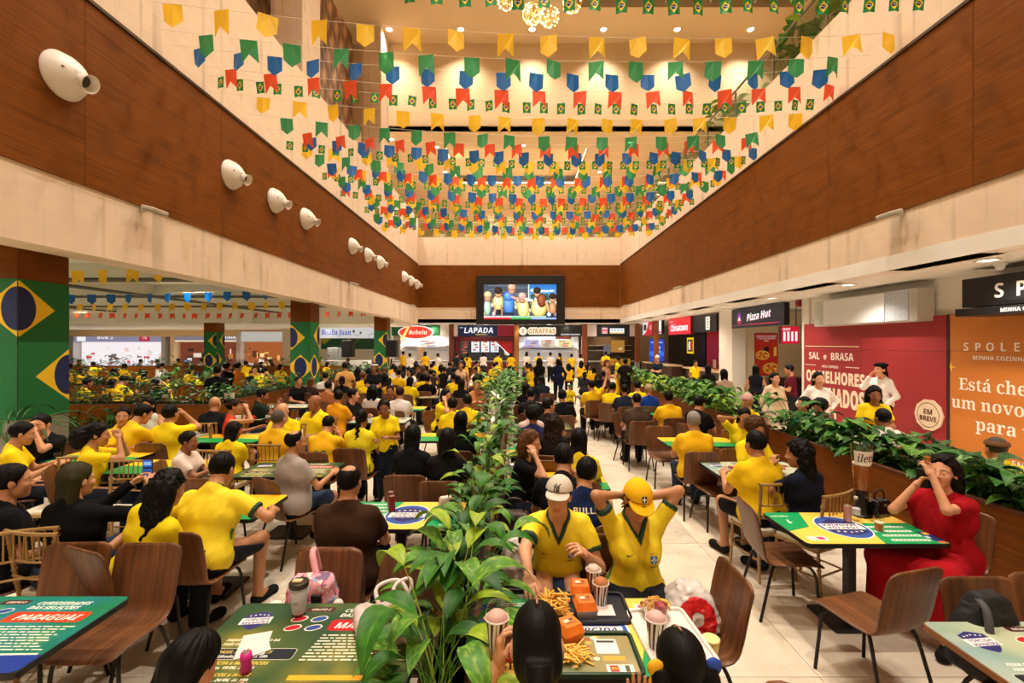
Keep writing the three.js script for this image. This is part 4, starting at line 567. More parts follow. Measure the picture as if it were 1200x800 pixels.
function makeSpindle() {
  const o = base('spindle_chair', 'x', 'chair');
  part('seat_pad', rbx(0.38, 0.04, 0.38, 0.015, 0, 0.455, 0), padM, o); part('seat_frame', rbx(0.4, 0.03, 0.4, 0.01, 0, 0.425, 0), gilt, o);
  for (const s of [-1, 1]) { part('leg', bamboo([s * 0.18, 0.42, 0.18], [s * 0.19, 0, 0.2], 0.014), gilt, o); part('upright', join([bamboo([s * 0.19, 0, -0.22], [s * 0.18, 0.45, -0.19], 0.014), bamboo([s * 0.18, 0.45, -0.19], [s * 0.195, 0.92, -0.25], 0.014)]), gilt, o); part('stretcher', rod([s * 0.185, 0.2, 0.19], [s * 0.185, 0.2, -0.205], 0.009), gilt, o); }
  part('top_rail', tube([[-0.215, 0.915, -0.245], [-0.1, 0.915, -0.268], [0.1, 0.915, -0.268], [0.215, 0.915, -0.245]], 0.014, 12, 7), gilt, o);
  for (const y of [0.6, 0.72]) part('cross_rail', tube([[-0.185, y, -0.205 - (y - 0.45) * 0.12], [0, y, -0.23 - (y - 0.45) * 0.12], [0.185, y, -0.205 - (y - 0.45) * 0.12]], 0.009, 8, 6), gilt, o);
  for (let i = 0; i < 6; i++) { const x = -0.125 + i * 0.05; part('spindle', bamboo([x, 0.72, -0.25], [x * 1.05, 0.91, -0.262], 0.006, 2), gilt, o); }
  part('stretcher', rod([-0.185, 0.22, 0.19], [0.185, 0.22, 0.19], 0.009), gilt, o); part('stretcher', rod([-0.185, 0.22, -0.205], [0.185, 0.22, -0.205], 0.009), gilt, o);
  return o;
}
const protos = {};
function chair(kind, x, z, deg, label) {
  let o; if (!protos[kind]) o = protos[kind] = kind === 'c' ? makeSpindle() : makeShell();
  else { o = protos[kind].clone(); o.name = numbered(kind === 'c' ? 'spindle_chair' : 'shell_chair'); scene.add(o); if (kind === 's' && (abs(x * 7.3) % 2) > 1) o.children[0].material = walnut[1]; }
  o.position.set(x, 0, z); o.rotation.y = deg * D2R; o.userData = { label, category: 'chair', group: kind === 'c' ? 'gilt spindle-back chairs in the food court' : 'walnut shell chairs in the food court' };
  return o;
}
// ---------- printed table tops ----------
function crest(g, x, y, s, rot = 0) {
  g.save(); g.translate(x, y); g.rotate(rot); g.scale(s, s);
  g.beginPath(); g.moveTo(-50, -38); g.lineTo(0, -56); g.lineTo(50, -38); g.lineTo(50, 5); g.quadraticCurveTo(40, 40, 0, 58); g.quadraticCurveTo(-40, 40, -50, 5); g.closePath(); g.fillStyle = '#f4f1ea'; g.fill(); g.save(); g.scale(0.9, 0.9); g.fillStyle = '#2b2c6e'; g.fill(); g.restore();
  for (let i = 0; i < 5; i++) { const cx = -32 + i * 16, cy = -30 - (2 - abs(i - 2)) * 3; g.beginPath(); for (let k = 0; k < 10; k++) { const r = k % 2 ? 2.6 : 6, a = k * PI / 5 - PI / 2; g[k ? 'lineTo' : 'moveTo'](cx + r * cos(a), cy + r * sin(a)); } g.fillStyle = '#f4f1ea'; g.fill(); }
  g.fillStyle = '#f4f1ea'; g.fillRect(-56, -17, 112, 40); text(g, 'TORCIDA', 0, -6, 21, '#2b2c6e', 'sans-serif', 'bold italic', 'center', 106); text(g, 'MANAÍRA', 0, 13, 21, '#2b2c6e', 'sans-serif', 'bold italic', 'center', 106);
  g.restore();
}
const TW = 1.06, TD = 0.62, PX = 720, PY = 421;
const soft = (g, w, h, cols, seed, n = 60) => { const r = rngOf(seed); for (let i = 0; i < n; i++) { const x = r() * w, y = r() * h, q = 40 + r() * 120, gr = g.createRadialGradient(x, y, 0, x, y, q), c = cols[floor(r() * cols.length)]; gr.addColorStop(0, c + '88'); gr.addColorStop(1, c + '00'); g.fillStyle = gr; g.fillRect(x - q, y - q, 2 * q, 2 * q); } };
const facts = (base0, cols, seed, country, pill, group, games) => canvasTex(PX, PY, (g, w, h) => {
  fill(g, w, h, base0); soft(g, w, h, cols, seed);
  crest(g, w * 0.15, h * 0.26, 0.95, -0.1);
  const it = 'bold italic', lines = (x, y, n, wd) => { for (let i = 0; i < n; i++) { g.fillStyle = '#f1ead8'; for (let k = 0, q = x - i * 3; q < x + wd - 10 - (i * 17) % 40; k++) { const l = 12 + ((i * 7 + k * 13) % 5) * 8; g.fillRect(q, y + i * 15, l, 6); q += l + 6; } } };
  g.fillStyle = '#4a2226'; g.beginPath(); g.roundRect(w * 0.36, h * 0.07, w * 0.15, h * 0.07, 12); g.fill(); text(g, group, w * 0.435, h * 0.105, 17, '#f1ead8', 'sans-serif', it);
  for (let i = 0; i < 4; i++) { ell(g, w * (0.36 + (i % 2) * 0.1), h * (0.24 + floor(i / 2) * 0.12), 30, 17, '#f1ead8', -0.3); ell(g, w * (0.36 + (i % 2) * 0.1), h * (0.24 + floor(i / 2) * 0.12), 25, 13, ['#c22030', '#1d4f9c', '#c22030', '#2b4a8c'][i], -0.3); }
  text(g, 'CURIOSIDADES', w * 0.56, h * 0.12, 28, '#fbf6ea', 'sans-serif', it, 'left'); text(g, 'DAS SELEÇÕES', w * 0.55, h * 0.19, 28, '#fbf6ea', 'sans-serif', it, 'left');
  g.fillStyle = pill; g.beginPath(); g.roundRect(w * 0.53, h * 0.25, w * 0.4, h * 0.15, 16); g.fill(); text(g, country, w * 0.73, h * 0.33, 46, '#fbf6ea', 'sans-serif', it, 'center', w * 0.36);
  lines(w * 0.53, h * 0.45, 9, w * 0.42);
  text(g, 'FIQUE POR DENTRO DA', w * 0.1, h * 0.52, 16, '#fbf6ea', 'sans-serif', it, 'left'); text(g, 'FASE DE GRUPOS', w * 0.1, h * 0.57, 16, '#fbf6ea', 'sans-serif', it, 'left');
  games.forEach(([a, b], i) => { const y = h * (0.67 + i * 0.12); if (!i) { g.strokeStyle = '#e9e2d0'; g.lineWidth = 2; g.fillStyle = '#17232e'; g.beginPath(); g.roundRect(w * 0.06, y - 22, w * 0.4, 52, 12); g.fill(); g.stroke(); } text(g, a, w * 0.09, y - 6, 19, '#f2cf5a', 'sans-serif', it, 'left'); text(g, b, w * 0.12, y + 15, 16, '#fbf6ea', 'sans-serif', it, 'left'); });
  if (country === 'PARAGUAI') { g.fillStyle = '#f1ead8'; g.beginPath(); g.moveTo(0, h * 0.82); g.lineTo(w * 0.97, h * 0.78); g.lineTo(w, h); g.lineTo(0, h); g.fill(); g.fillStyle = '#1b3c9a'; g.beginPath(); g.moveTo(0, h * 0.84); g.lineTo(w, h * 0.8); g.lineTo(w, h); g.lineTo(0, h); g.fill(); text(g, 'Torcida', w * 0.55, h * 0.9, 24, '#f1ead8', 'serif', it); }
  else { g.fillStyle = '#f0b02c'; g.fillRect(w * 0.5, h * 0.9, w * 0.45, h * 0.05); }
});
const G1 = [['BRASIL x MARROCOS', 'Sábado, 13/06, às 19h'], ['ESCÓCIA x MARROCOS', 'Sexta, 19/06, às 19h'], ['MARROCOS x HAITI', 'Quarta, 24/06, às 19h']];
const prints = {
  teal: facts('#0e7d62', ['#0a8a8a', '#0b7a3c', '#c8c070', '#0d6f80'], 3, 'PARAGUAI', '#e2401f', 'GRUPO D', G1),
  dark: facts('#22462c', ['#a08a2c', '#1c4a3c', '#c0a040', '#143a2a', '#3c5a2a'], 9, 'MARROCOS', '#c01822', 'GRUPO C', G1),
  pale: facts('#8fa8a0', ['#c9c8a8', '#8fb0b8', '#b8c4a0', '#5f8a70'], 15, 'JAPÃO', '#7a2a34', 'GRUPO F', G1),
  festive: canvasTex(PX, PY, (g, w, h) => {
    fill(g, w, h, '#fbcf55'); g.fillStyle = '#12a05c'; g.beginPath(); g.moveTo(0, 0); g.lineTo(w * 0.46, 0); g.lineTo(w * 0.36, h * 0.62); g.lineTo(0, h * 0.62); g.fill(); g.beginPath(); g.moveTo(w * 0.7, h); g.lineTo(w * 0.8, h * 0.5); g.lineTo(w, h * 0.36); g.lineTo(w, h); g.fill();
    g.fillStyle = '#20306c'; g.fillRect(0, h * 0.06, w * 0.08, h * 0.3); g.fillStyle = '#ea6a2c'; g.fillRect(w * 0.02, h * 0.02, w * 0.05, h * 0.06); g.fillStyle = '#c8d2e6'; g.fillRect(w * 0.06, h * 0.16, w * 0.03, h * 0.06); g.fillStyle = '#f4c43a'; g.fillRect(w * 0.02, h * 0.26, w * 0.04, h * 0.07);
    for (let i = 0; i < 4; i++) { g.fillStyle = '#e6efe2'; g.fillRect(w * 0.1, h * (0.08 + i * 0.13), w * 0.27, h * 0.055); g.fillStyle = '#5a8f6a'; for (let k = 0; k < 9; k++) g.fillRect(w * (0.115 + k * 0.028), h * (0.097 + i * 0.13), w * 0.02, h * 0.02); }
    text(g, 'É DE', w * 0.16, h * 0.7, 34, '#2a2416', 'serif', 'bold', 'left'); text(g, 'MUITA', w * 0.13, h * 0.79, 38, '#2a2416', 'serif', 'bold', 'left'); text(g, 'GENTE', w * 0.1, h * 0.89, 44, '#2a2416', 'serif', 'bold', 'left');
    ell(g, w * 0.55, h * 0.5, 130, 150, '#e9eef2'); ell(g, w * 0.55, h * 0.5, 122, 142, '#3458a8'); crest(g, w * 0.55, h * 0.5, 1.9, 0);
    text(g, '1', w * 0.88, h * 0.68, 70, '#fbf6ea', 'sans-serif', 'bold italic'); text(g, 'TORCIDA', w * 0.9, h * 0.86, 24, '#fbf6ea', 'sans-serif', 'bold italic', 'center', w * 0.16);
    g.fillStyle = '#efe9da'; g.fillRect(w * 0.8, h * 0.1, w * 0.14, h * 0.12); g.fillStyle = '#c4487c'; g.fillRect(w * 0.82, h * 0.12, w * 0.05, h * 0.08);
  }),
  split: canvasTex(256, 150, (g, w, h) => { fill(g, w, h, '#f4bf22'); g.fillStyle = '#0f9a4c'; g.beginPath(); g.moveTo(0, h); g.lineTo(0, h * 0.45); g.lineTo(w * 0.6, h * 0.5); g.lineTo(w, h * 0.62); g.lineTo(w, h); g.fill(); }),
};
const printMats = Object.fromEntries(Object.entries(prints).map(([k, t]) => [k, new THREE.MeshPhysicalMaterial({ map: t, roughness: 0.45, specularIntensity: 0.6 })]));
const rrShape = (w, d, r) => { const s = new THREE.Shape(), x = -w / 2, y = -d / 2; s.moveTo(x + r, y); s.lineTo(x + w - r, y); s.quadraticCurveTo(x + w, y, x + w, y + r); s.lineTo(x + w, y + d - r); s.quadraticCurveTo(x + w, y + d, x + w - r, y + d); s.lineTo(x + r, y + d); s.quadraticCurveTo(x, y + d, x, y + d - r); s.lineTo(x, y + r); s.quadraticCurveTo(x, y, x + r, y); return s; };
const slabGeo = extr(rrShape(TW - 0.004, TD - 0.004, 0.04), 0.028, 0.002).rotateX(-PI / 2).translate(0, 0.708, 0);
const printGeo = (() => { const g = new THREE.ShapeGeometry(rrShape(TW - 0.01, TD - 0.01, 0.038), 6), p = g.attributes.position, uv = g.attributes.uv; for (let i = 0; i < p.count; i++) uv.setXY(i, p.getX(i) / TW + 0.5, p.getY(i) / TD + 0.5); return g.rotateX(-PI / 2).translate(0, 0.7395, 0); })();
const colGeo = rbx(0.07, 0.7, 0.07, 0.01, 0, 0.355, 0), footGeo = rbx(0.46, 0.025, 0.36, 0.012, 0, 0.0125, 0), apronGeo = bx(0.6, 0.03, 0.3, 0, 0.692, 0), oak = mat('#8c5a2a', 0.5);
function table(x, z, print, label, turn = 0, edge = black) {
  const o = base('dining_table', label, 'table', [x, 0, z], turn, 'dining tables with printed tops');
  part('tabletop', slabGeo, edge, o); part('printed_top', printGeo, printMats[print], o); part('column', colGeo, darkMetal, o); part('foot_plate', footGeo, darkMetal, o); part('support_plate', apronGeo, darkMetal, o);
  return o;
}
table(-2.75, -2.32, 'teal', 'table with teal green fact print and a red country banner');
table(-1.0, -2.25, 'dark', 'table with dark green and gold fact print beside the near plants');
table(0.335, -2.3, 'festive', 'yellow and green printed table laden with trays of fast food');
table(2.65, -2.08, 'pale', 'pale grey-green printed table with a timber edge near the black backpack', 0, oak);
table(2.65, -3.62, 'festive', 'green, yellow and blue crest table with the beer tower', PI);
table(2.77, -5.3, 'pale', 'grey printed table before the man in the yellow polo');
table(2.7, -6.75, 'split', 'green and yellow table of the grey-haired man');
table(-2.72, -4.08, 'split', 'yellow and green table before the man resting his arm on a chair');
table(-2.62, -5.27, 'dark', 'dark green printed table of the woman in grey');
table(-0.98, -3.88, 'festive', 'crest-printed table with two drink cans before the bald man');
table(-4.17, -5.4, 'split', 'yellow table where the boy in white leans');
table(-5.35, -5.9, 'split', 'yellow table beside the woman with clasped hands');
table(-2.57, -8.65, 'pale', 'pale table beside the standing girl in yellow');
table(-2.57, -10.2, 'split', 'yellow table beside the man in a white shirt');
table(-1.0, -7.1, 'split', 'yellow and green table behind the two women with long black hair');
table(-1.0, -9.0, 'dark', 'dark printed table beyond the seated yellow backs by the plants');
table(0.42, -4.85, 'split', 'green table before the boy in the navy jersey');
table(0.42, -6.3, 'festive', 'printed table with the water bottle beside the plants');
table(0.42, -8.0, 'dark', 'printed table before the woman with big curly hair');
table(-5.48, -7.25, 'pale', 'green-topped table near the man drinking with a raised arm');
table(-5.4, -8.95, 'pale', 'pale table with the red paper packet');
table(-5.3, -10.6, 'pale', 'white-topped table by the empty gilt chairs in mid hall');
table(2.75, -9.6, 'split', 'table before the man in a brown shirt by the far planter');
table(2.2, -12.4, 'dark', 'table at the end of the aisle by the far planter');
table(-4.4, -7.0, 'split', 'table between the buzz-cut man and the bald man facing us');
for (const [x, z, l] of [[-2.6, -12.4, 'dark table in the far crowd, left of the plant row'], [-1.0, -12.0, 'dark table in the far crowd, touching the plant row'], [0.5, -11.0, 'dark table across the plant row from the far crowd'], [0.5, -13.5, 'farther dark table across the plant row']]) table(x, z, 'dark', l);
// ---------- chairs that stand empty ----------
chair('s', -2.44, -2.75, 0, 'empty walnut shell chair tucked at the teal table, its seat in view');
chair('s', -2.91, -2.76, 2, 'empty walnut shell chair behind the teal table, beside another empty one');
chair('c', -3.28, -2.86, 24, 'empty gilt spindle chair, turned, by the teal table');
chair('s', -1.2, -2.66, 0, 'walnut shell chair with the pink backpack hung on it');
chair('s', -0.66, -2.66, 0, 'empty walnut shell chair at the dark table, half hidden by leaves');
chair('s', 1.01, -2.68, -90, 'walnut shell chair with the red and white bag on its seat');
chair('s', 1.3, -1.98, 155, 'walnut shell chair showing only the top of its back, by the bag chair');
chair('s', 2.28, -2.94, 195, 'pulled-out walnut shell chair showing its seat, before the crest table');
chair('s', 2.62, -2.31, 0, 'walnut shell chair with the black backpack at the pale table');
chair('s', 3.06, -2.36, 0, 'walnut shell chair behind the black backpack, nearest the planter');
chair('s', 2.2, -3.78, 84, 'walnut shell chair tucked sideways under the beer tower table');
chair('s', 2.42, -5.5, 4, 'empty walnut shell chair facing us at the grey printed table');
chair('s', 2.3, -7.05, 0, 'empty walnut shell chair facing us at the grey-haired man\'s table');
chair('s', 1.95, -10.6, 10, 'empty walnut shell chair facing us in the aisle, before the raised arm');
chair('s', 2.15, -8.6, 60, 'walnut shell chair with a pale pink bag on the seat');
chair('c', -4.9, -4.85, 4, 'empty gilt spindle chair at the yellow table by the boy in white');
chair('c', -4.2, -4.7, 0, 'empty gilt spindle chair just behind the boy in white');
chair('c', -5.9, -6.75, 180, 'empty gilt spindle chair behind the man drinking');
chair('c', -5.25, -6.75, 180, 'empty gilt spindle chair beside the woman in coral');
chair('c', -5.0, -9.8, 180, 'empty gilt spindle chair by the pale table in mid hall');
chair('c', -4.6, -10.9, 180, 'empty gilt spindle chair behind the bald man in yellow');
chair('s', 0.42, -5.45, 180, 'empty walnut shell chair before the water bottle');
chair('s', -3.15, -4.75, 178, 'empty walnut shell chair behind the yellow and green table');

// ---------- distance fields and a surface-nets mesher for figures, hair and cloth ----------
function surf(f, lo, hi, c, colour) {
  const nx = Math.ceil((hi[0] - lo[0]) / c) + 1, ny = Math.ceil((hi[1] - lo[1]) / c) + 1, nz = Math.ceil((hi[2] - lo[2]) / c) + 1, F = new Float32Array(nx * ny * nz), B = 6, R = B * c * 0.866 * 1.25 + c;
  for (let bz = 0; bz < nz; bz += B) for (let by = 0; by < ny; by += B) for (let bq = 0; bq < nx; bq += B) {
    const d = f(lo[0] + (bq + B / 2) * c, lo[1] + (by + B / 2) * c, lo[2] + (bz + B / 2) * c), skip = abs(d) > R;
    for (let z = bz; z < min(bz + B, nz); z++) for (let y = by; y < min(by + B, ny); y++) for (let x = bq; x < min(bq + B, nx); x++) F[(z * ny + y) * nx + x] = skip ? d : f(lo[0] + x * c, lo[1] + y * c, lo[2] + z * c);
  }
  const id = new Int32Array(nx * ny * nz).fill(-1), P = [], I = [], off = [0, 1, nx, nx + 1, nx * ny, nx * ny + 1, nx * ny + nx, nx * ny + nx + 1], ED = [[0, 1], [2, 3], [4, 5], [6, 7], [0, 2], [1, 3], [4, 6], [5, 7], [0, 4], [1, 5], [2, 6], [3, 7]];
  for (let z = 0; z < nz - 1; z++) for (let y = 0; y < ny - 1; y++) for (let x = 0; x < nx - 1; x++) {
    const o = (z * ny + y) * nx + x; let m = 0; for (let k = 0; k < 8; k++) if (F[o + off[k]] < 0) m |= 1 << k;
    if (m === 0 || m === 255) continue;
    let sx = 0, sy = 0, sz = 0, n = 0;
    for (const [a, b] of ED) { if (!((m >> a ^ m >> b) & 1)) continue; const fa = F[o + off[a]], t = fa / (fa - F[o + off[b]]); sx += (a & 1) + ((b & 1) - (a & 1)) * t; sy += (a >> 1 & 1) + ((b >> 1 & 1) - (a >> 1 & 1)) * t; sz += (a >> 2) + ((b >> 2) - (a >> 2)) * t; n++; }
    id[o] = P.length / 3; P.push(lo[0] + (x + sx / n) * c, lo[1] + (y + sy / n) * c, lo[2] + (z + sz / n) * c);
  }
  const dx = 1, dy = nx, dz = nx * ny;
  for (let z = 1; z < nz - 1; z++) for (let y = 1; y < ny - 1; y++) for (let x = 1; x < nx - 1; x++) {
    const o = (z * ny + y) * nx + x, a = F[o] < 0;
    const q = (u, v, b) => { if (a === (F[o + b] < 0)) return; const i = id[o - u - v], j = id[o - v], k = id[o], l = id[o - u]; if (i < 0 || j < 0 || k < 0 || l < 0) return; a ? I.push(i, j, k, i, k, l) : I.push(i, k, j, i, l, k); };
    q(dy, dz, dx); q(dz, dx, dy); q(dx, dy, dz);
  }
  const g = new THREE.BufferGeometry(); g.setAttribute('position', new THREE.Float32BufferAttribute(P, 3)); g.setIndex(I); g.computeVertexNormals();
  if (colour) { const C = new Float32Array(P.length); for (let i = 0; i < P.length; i += 3) { const k = colour(P[i], P[i + 1], P[i + 2]); C[i] = k[0]; C[i + 1] = k[1]; C[i + 2] = k[2]; } g.setAttribute('color', new THREE.BufferAttribute(C, 3)); }
  return g;
}
const sminP = (a, b, k) => { const h = max(k - abs(a - b), 0) / k; return min(a, b) - h * h * k * 0.25; };
const smaxP = (a, b, k) => -sminP(-a, -b, k);
function capD(px, py, pz, a, b, ra, rb) { const bx_ = b.x - a.x, by = b.y - a.y, bz = b.z - a.z, x = px - a.x, y = py - a.y, z = pz - a.z, t = clamp((x * bx_ + y * by + z * bz) / (bx_ * bx_ + by * by + bz * bz + 1e-9), 0, 1), u = x - bx_ * t, v = y - by * t, w = z - bz * t; return sqrt(u * u + v * v + w * w) - (ra + (rb - ra) * t); }
const ellD = (x, y, z, a, b, c) => { const k0 = sqrt(x * x / a / a + y * y / b / b + z * z / c / c), k1 = sqrt(x * x / a ** 4 + y * y / b ** 4 + z * z / c ** 4); return k1 < 1e-9 ? -min(a, b, c) : k0 * (k0 - 1) / k1; };
const boxD = (x, y, z, a, b, c, r) => { const u = max(abs(x) - a + r, 0), v = max(abs(y) - b + r, 0), w = max(abs(z) - c + r, 0); return sqrt(u * u + v * v + w * w) + min(max(abs(x) - a + r, abs(y) - b + r, abs(z) - c + r), 0) - r; };
function fieldOf(list, k) { const bones = list.slice(); return (x, y, z) => { let d = 1e3; for (const q of bones) { const e = capD(x, y, z, q[0], q[1], q[2], q[3]); if (e < d + (q[4] ?? k)) d = d > 100 ? e : sminP(d, e, q[4] ?? k); } return d; }; }
const boundsOf = (bones, pad = 0.03) => { const lo = [9, 9, 9], hi = [-9, -9, -9]; for (const q of bones) for (const [v, r] of [[q[0], q[2]], [q[1], q[3]]]) [v.x, v.y, v.z].forEach((c, i) => { lo[i] = min(lo[i], c - r - pad); hi[i] = max(hi[i], c + r + pad); }); return [lo, hi]; };
// ---------- the head, its hair and hats: own frame, origin between the ears, +z to the nose ----------
function headF(fem) {
  const j = fem ? 0.92 : 1;
  return (X, y, z) => {
    const x = abs(X); let d = ellD(x, y - 0.035, z + 0.012, 0.074, 0.088, 0.096);
    d = sminP(d, ellD(x, y + 0.035, z - 0.03, 0.059 * j, 0.082, 0.06), 0.03); d = sminP(d, ellD(x, y + 0.078, z - 0.036, 0.047 * j, 0.038, 0.05), 0.03);
    if (z > 0.03) {
      d = sminP(d, capD(x, y, z, V0, V1, 0.011, 0.011), 0.02); d = sminP(d, ellD(x - 0.04, y + 0.03, z - 0.062, 0.022, 0.022, 0.02), 0.03);
      d = smaxP(d, -(sqrt((x - 0.031) ** 2 + (y + 0.001) ** 2 + (z - 0.103) ** 2) - 0.015), 0.014); d = min(d, sqrt((x - 0.031) ** 2 + y * y + (z - 0.0765) ** 2) - 0.0125);
      d = sminP(d, capD(x, y, z, V2, V3, 0.009, 0.014), 0.014); d = sminP(d, ellD(x - 0.012, y + 0.034, z - 0.1, 0.009, 0.008, 0.01), 0.008);
      d = sminP(d, ellD(x, y + 0.062, z - 0.084, 0.024, 0.0075, 0.012), 0.008); d = sminP(d, ellD(x, y + 0.074, z - 0.081, 0.02, 0.0075, 0.012), 0.006); d = sminP(d, ellD(x, y + 0.102, z - 0.07, 0.02, 0.018, 0.018), 0.025);
    }
    return min(d, sminP(d, ellD(x - 0.077, y + 0.006, z + 0.006 + (x - 0.077) * 0.8, 0.011, 0.031, 0.018), 0.01));
  };
}
const V0 = V(0, 0.02, 0.08), V1 = V(0.042, 0.018, 0.066), V2 = V(0, 0.008, 0.09), V3 = V(0, -0.03, 0.104);
const headC = (X, y, z) => { const x = abs(X); if (z > 0.06 && abs(y + 0.068) < 0.014 && x < 0.025) return [0.95, 0.62, 0.6]; if (z > 0.06 && y > 0.019 && y < 0.029 && x > 0.012 && x < 0.05) return [0.4, 0.36, 0.34]; if (z > 0.07 && (x - 0.031) ** 2 + y * y < 0.0115 ** 2) return (x - 0.031) ** 2 + y * y < 0.0055 ** 2 ? [0.12, 0.09, 0.08] : [1.25, 1.3, 1.4]; return [1, 1, 1]; };
const strand = (x, y, z, amp, f = 70) => amp * (noise3(Math.atan2(x, -z) * f * 0.16 + 9, y * f * 0.1, 3.3) - 0.5) * 2;
// the hairline: forehead, then down in front of the ears, then rising from the nape
const hairline = (y, z, nape = 0.085) => smaxP((z - (0.024 + clamp(y - 0.005, 0, 0.11) * 0.62)) * 0.85, -nape - y + (z + 0.06) * 0.62, 0.012);
const skull = (x, y, z, t) => ellD(x, y - 0.04, z + 0.016, 0.074 + t * 0.75, 0.087 + t, 0.096 + t);
const HAIR = {
  short: (x, y, z) => smaxP(skull(x, y, z, 0.013), hairline(y, z), 0.012) + strand(x, y, z, 0.0045) + 0.004 * (noise3(x * 60, y * 60, z * 60) - 0.5),
  buzz: (x, y, z) => smaxP(skull(x, y, z, 0.006), hairline(y, z, 0.075), 0.008),
  ring: (x, y, z) => { let d = smaxP(skull(x, y, z, 0.008), hairline(y - 0.02, z + 0.015), 0.012); d = smaxP(d, -(sqrt(x * x + (y - 0.135) ** 2 + (z + 0.03) ** 2) - 0.058), 0.015); return d + strand(x, y, z, 0.003); },
  long: (x, y, z) => { let d = smaxP(skull(x, y, z, 0.014), (z - (0.024 + clamp(y - 0.005, -0.03, 0.11) * 0.62)) * 0.85, 0.015); const t = clamp((0.02 - y) / 0.34, 0, 1), e = boxD(x, y + 0.14, z + 0.055 + 0.02 * t, 0.086 - 0.022 * t * t, 0.2, 0.04 - 0.012 * t, 0.035); d = sminP(d, e, 0.03); return d + strand(x, y, z, 0.005, 90); },
  wavy: (x, y, z) => { let d = smaxP(skull(x, y, z, 0.02), (z - (0.024 + clamp(y - 0.005, -0.03, 0.11) * 0.62)) * 0.85, 0.015); const t = clamp((0.04 - y) / 0.36, 0, 1), e = boxD(x, y + 0.15, z + 0.06, 0.102 + 0.02 * sin(t * 3) - 0.05 * t * t, 0.22, 0.055, 0.05); d = sminP(d, e, 0.04); return d + 0.02 * (noise3(x * 38, y * 30, z * 38) - 0.5) + 0.01 * (noise3(x * 90, y * 60, z * 90) - 0.5); },
  afro: (x, y, z) => smaxP(ellD(x, y - 0.055, z + 0.03, 0.118, 0.116, 0.12), (z - (0.03 + clamp(y - 0.005, -0.02, 0.11) * 0.62)) * 0.85, 0.02) + 0.02 * (noise3(x * 60, y * 60, z * 60) - 0.5),
  tight: (x, y, z) => { let d = smaxP(skull(x, y, z, 0.008), hairline(y, z), 0.01); if (y > 0.0) d += 0.006 * Math.exp(-((x / 0.004) ** 2)) * (z > -0.08 ? 1 : 0); return d; },
  bun: (x, y, z) => sminP(HAIR.tight(x, y, z), sqrt(x * x + (y - 0.1) ** 2 + (z + 0.1) ** 2) - 0.045, 0.02) + strand(x, y, z, 0.002),
  pony: (x, y, z) => { let d = sminP(HAIR.tight(x, y, z), ellD(x, y + 0.035, z + 0.05, 0.078, 0.075, 0.062), 0.03) + strand(x, y, z, 0.002, 120); const t = clamp((0.0 - y) / 0.3, 0, 1), e = sqrt(x * x + (z + 0.105 + 0.03 * sin(t * 3)) ** 2 * 1.1) - (0.038 - 0.018 * t * t); return sminP(d, max(e, -0.3 - y, y + 0.03), 0.03); },
  braid: (x, y, z) => { let d = HAIR.tight(x, y, z); const t = clamp((0.02 - y) / 0.42, 0, 1), e = sqrt((x - 0.012 * sin(y * 90)) ** 2 + (z + 0.1) ** 2) - (0.03 - 0.01 * t) - 0.004 * sin(y * 180); return sminP(d, max(e, -0.44 - y, y - 0.02), 0.02); },
  pigtails: (x, y, z) => { let d = HAIR.tight(x, y, z) + strand(x, y, z, 0.002, 120); const X = abs(x), t = clamp((0.0 - y) / 0.2, 0, 1), e = sqrt((X - 0.085 - 0.02 * t) ** 2 + (z + 0.03) ** 2) - (0.03 - 0.014 * t * t); return sminP(d, max(e, -0.2 - y, y - 0.01), 0.02); },
  bigtail: (x, y, z) => { let d = HAIR.tight(x, y, z) - 0.008; const e = ellD(x, y + 0.03, z + 0.15, 0.1, 0.13, 0.09); return sminP(d, e, 0.03) + 0.016 * (noise3(x * 50, y * 50, z * 50) - 0.5); },
};
const HATS = {
  cap: (x, y, z) => { const s = ellD(x, y - 0.035, z + 0.008, 0.094, 0.108, 0.112), crown = max(s, 0.045 - y + z * 0.12, -(s + 0.012)); const u = z - 0.07, br = max(ellD(x, 0, u, 0.08, 1, 0.098), -u - 0.02, abs(y - 0.052 + u * 0.32 + x * x * 3.2) - 0.004); return sminP(crown, br, 0.008); },
  beret: (x, y, z) => ellD(x, y - 0.09, z + 0.02, 0.115, 0.05, 0.118),
  band: (x, y, z) => { const s = ellD(x, y - 0.038, z + 0.014, 0.09, 0.1, 0.108); return max(abs(s) - 0.006, abs(y - 0.07 - z * 0.2) - 0.022); },
  tallcap: (x, y, z) => max(ellD(x, y - 0.06, z + 0.01, 0.09, 0.12, 0.1), 0.06 - y),
};
const hairBox = { long: [-0.38, 0.17], wavy: [-0.42, 0.19], afro: [-0.1, 0.21], pony: [-0.33, 0.17], braid: [-0.47, 0.17], pigtails: [-0.24, 0.17], bigtail: [-0.2, 0.18] };
const memo = new Map(), once = (k, f) => { if (!memo.has(k)) memo.set(k, f()); return memo.get(k); };
const HEADCELL = [0.0048, 0.008, 0.0125];
const headG = (fem, q) => once('head' + fem + q, () => surf(headF(fem), [-0.11, -0.14, -0.13], [0.11, 0.15, 0.14], HEADCELL[q], headC));
const hairG = (k, q) => once('hair' + k + q, () => { const [a, b] = hairBox[k] ?? [-0.13, 0.18]; return surf(HAIR[k], [-0.17, a, -0.27], [0.17, b, 0.15], HEADCELL[q] * 1.1); });
const hatG = (k, q) => once('hat' + k + q, () => surf(HATS[k], [-0.14, -0.08, -0.16], [0.14, 0.2, 0.24], HEADCELL[q] * (k === 'cap' || k === 'band' ? 0.75 : 1)));
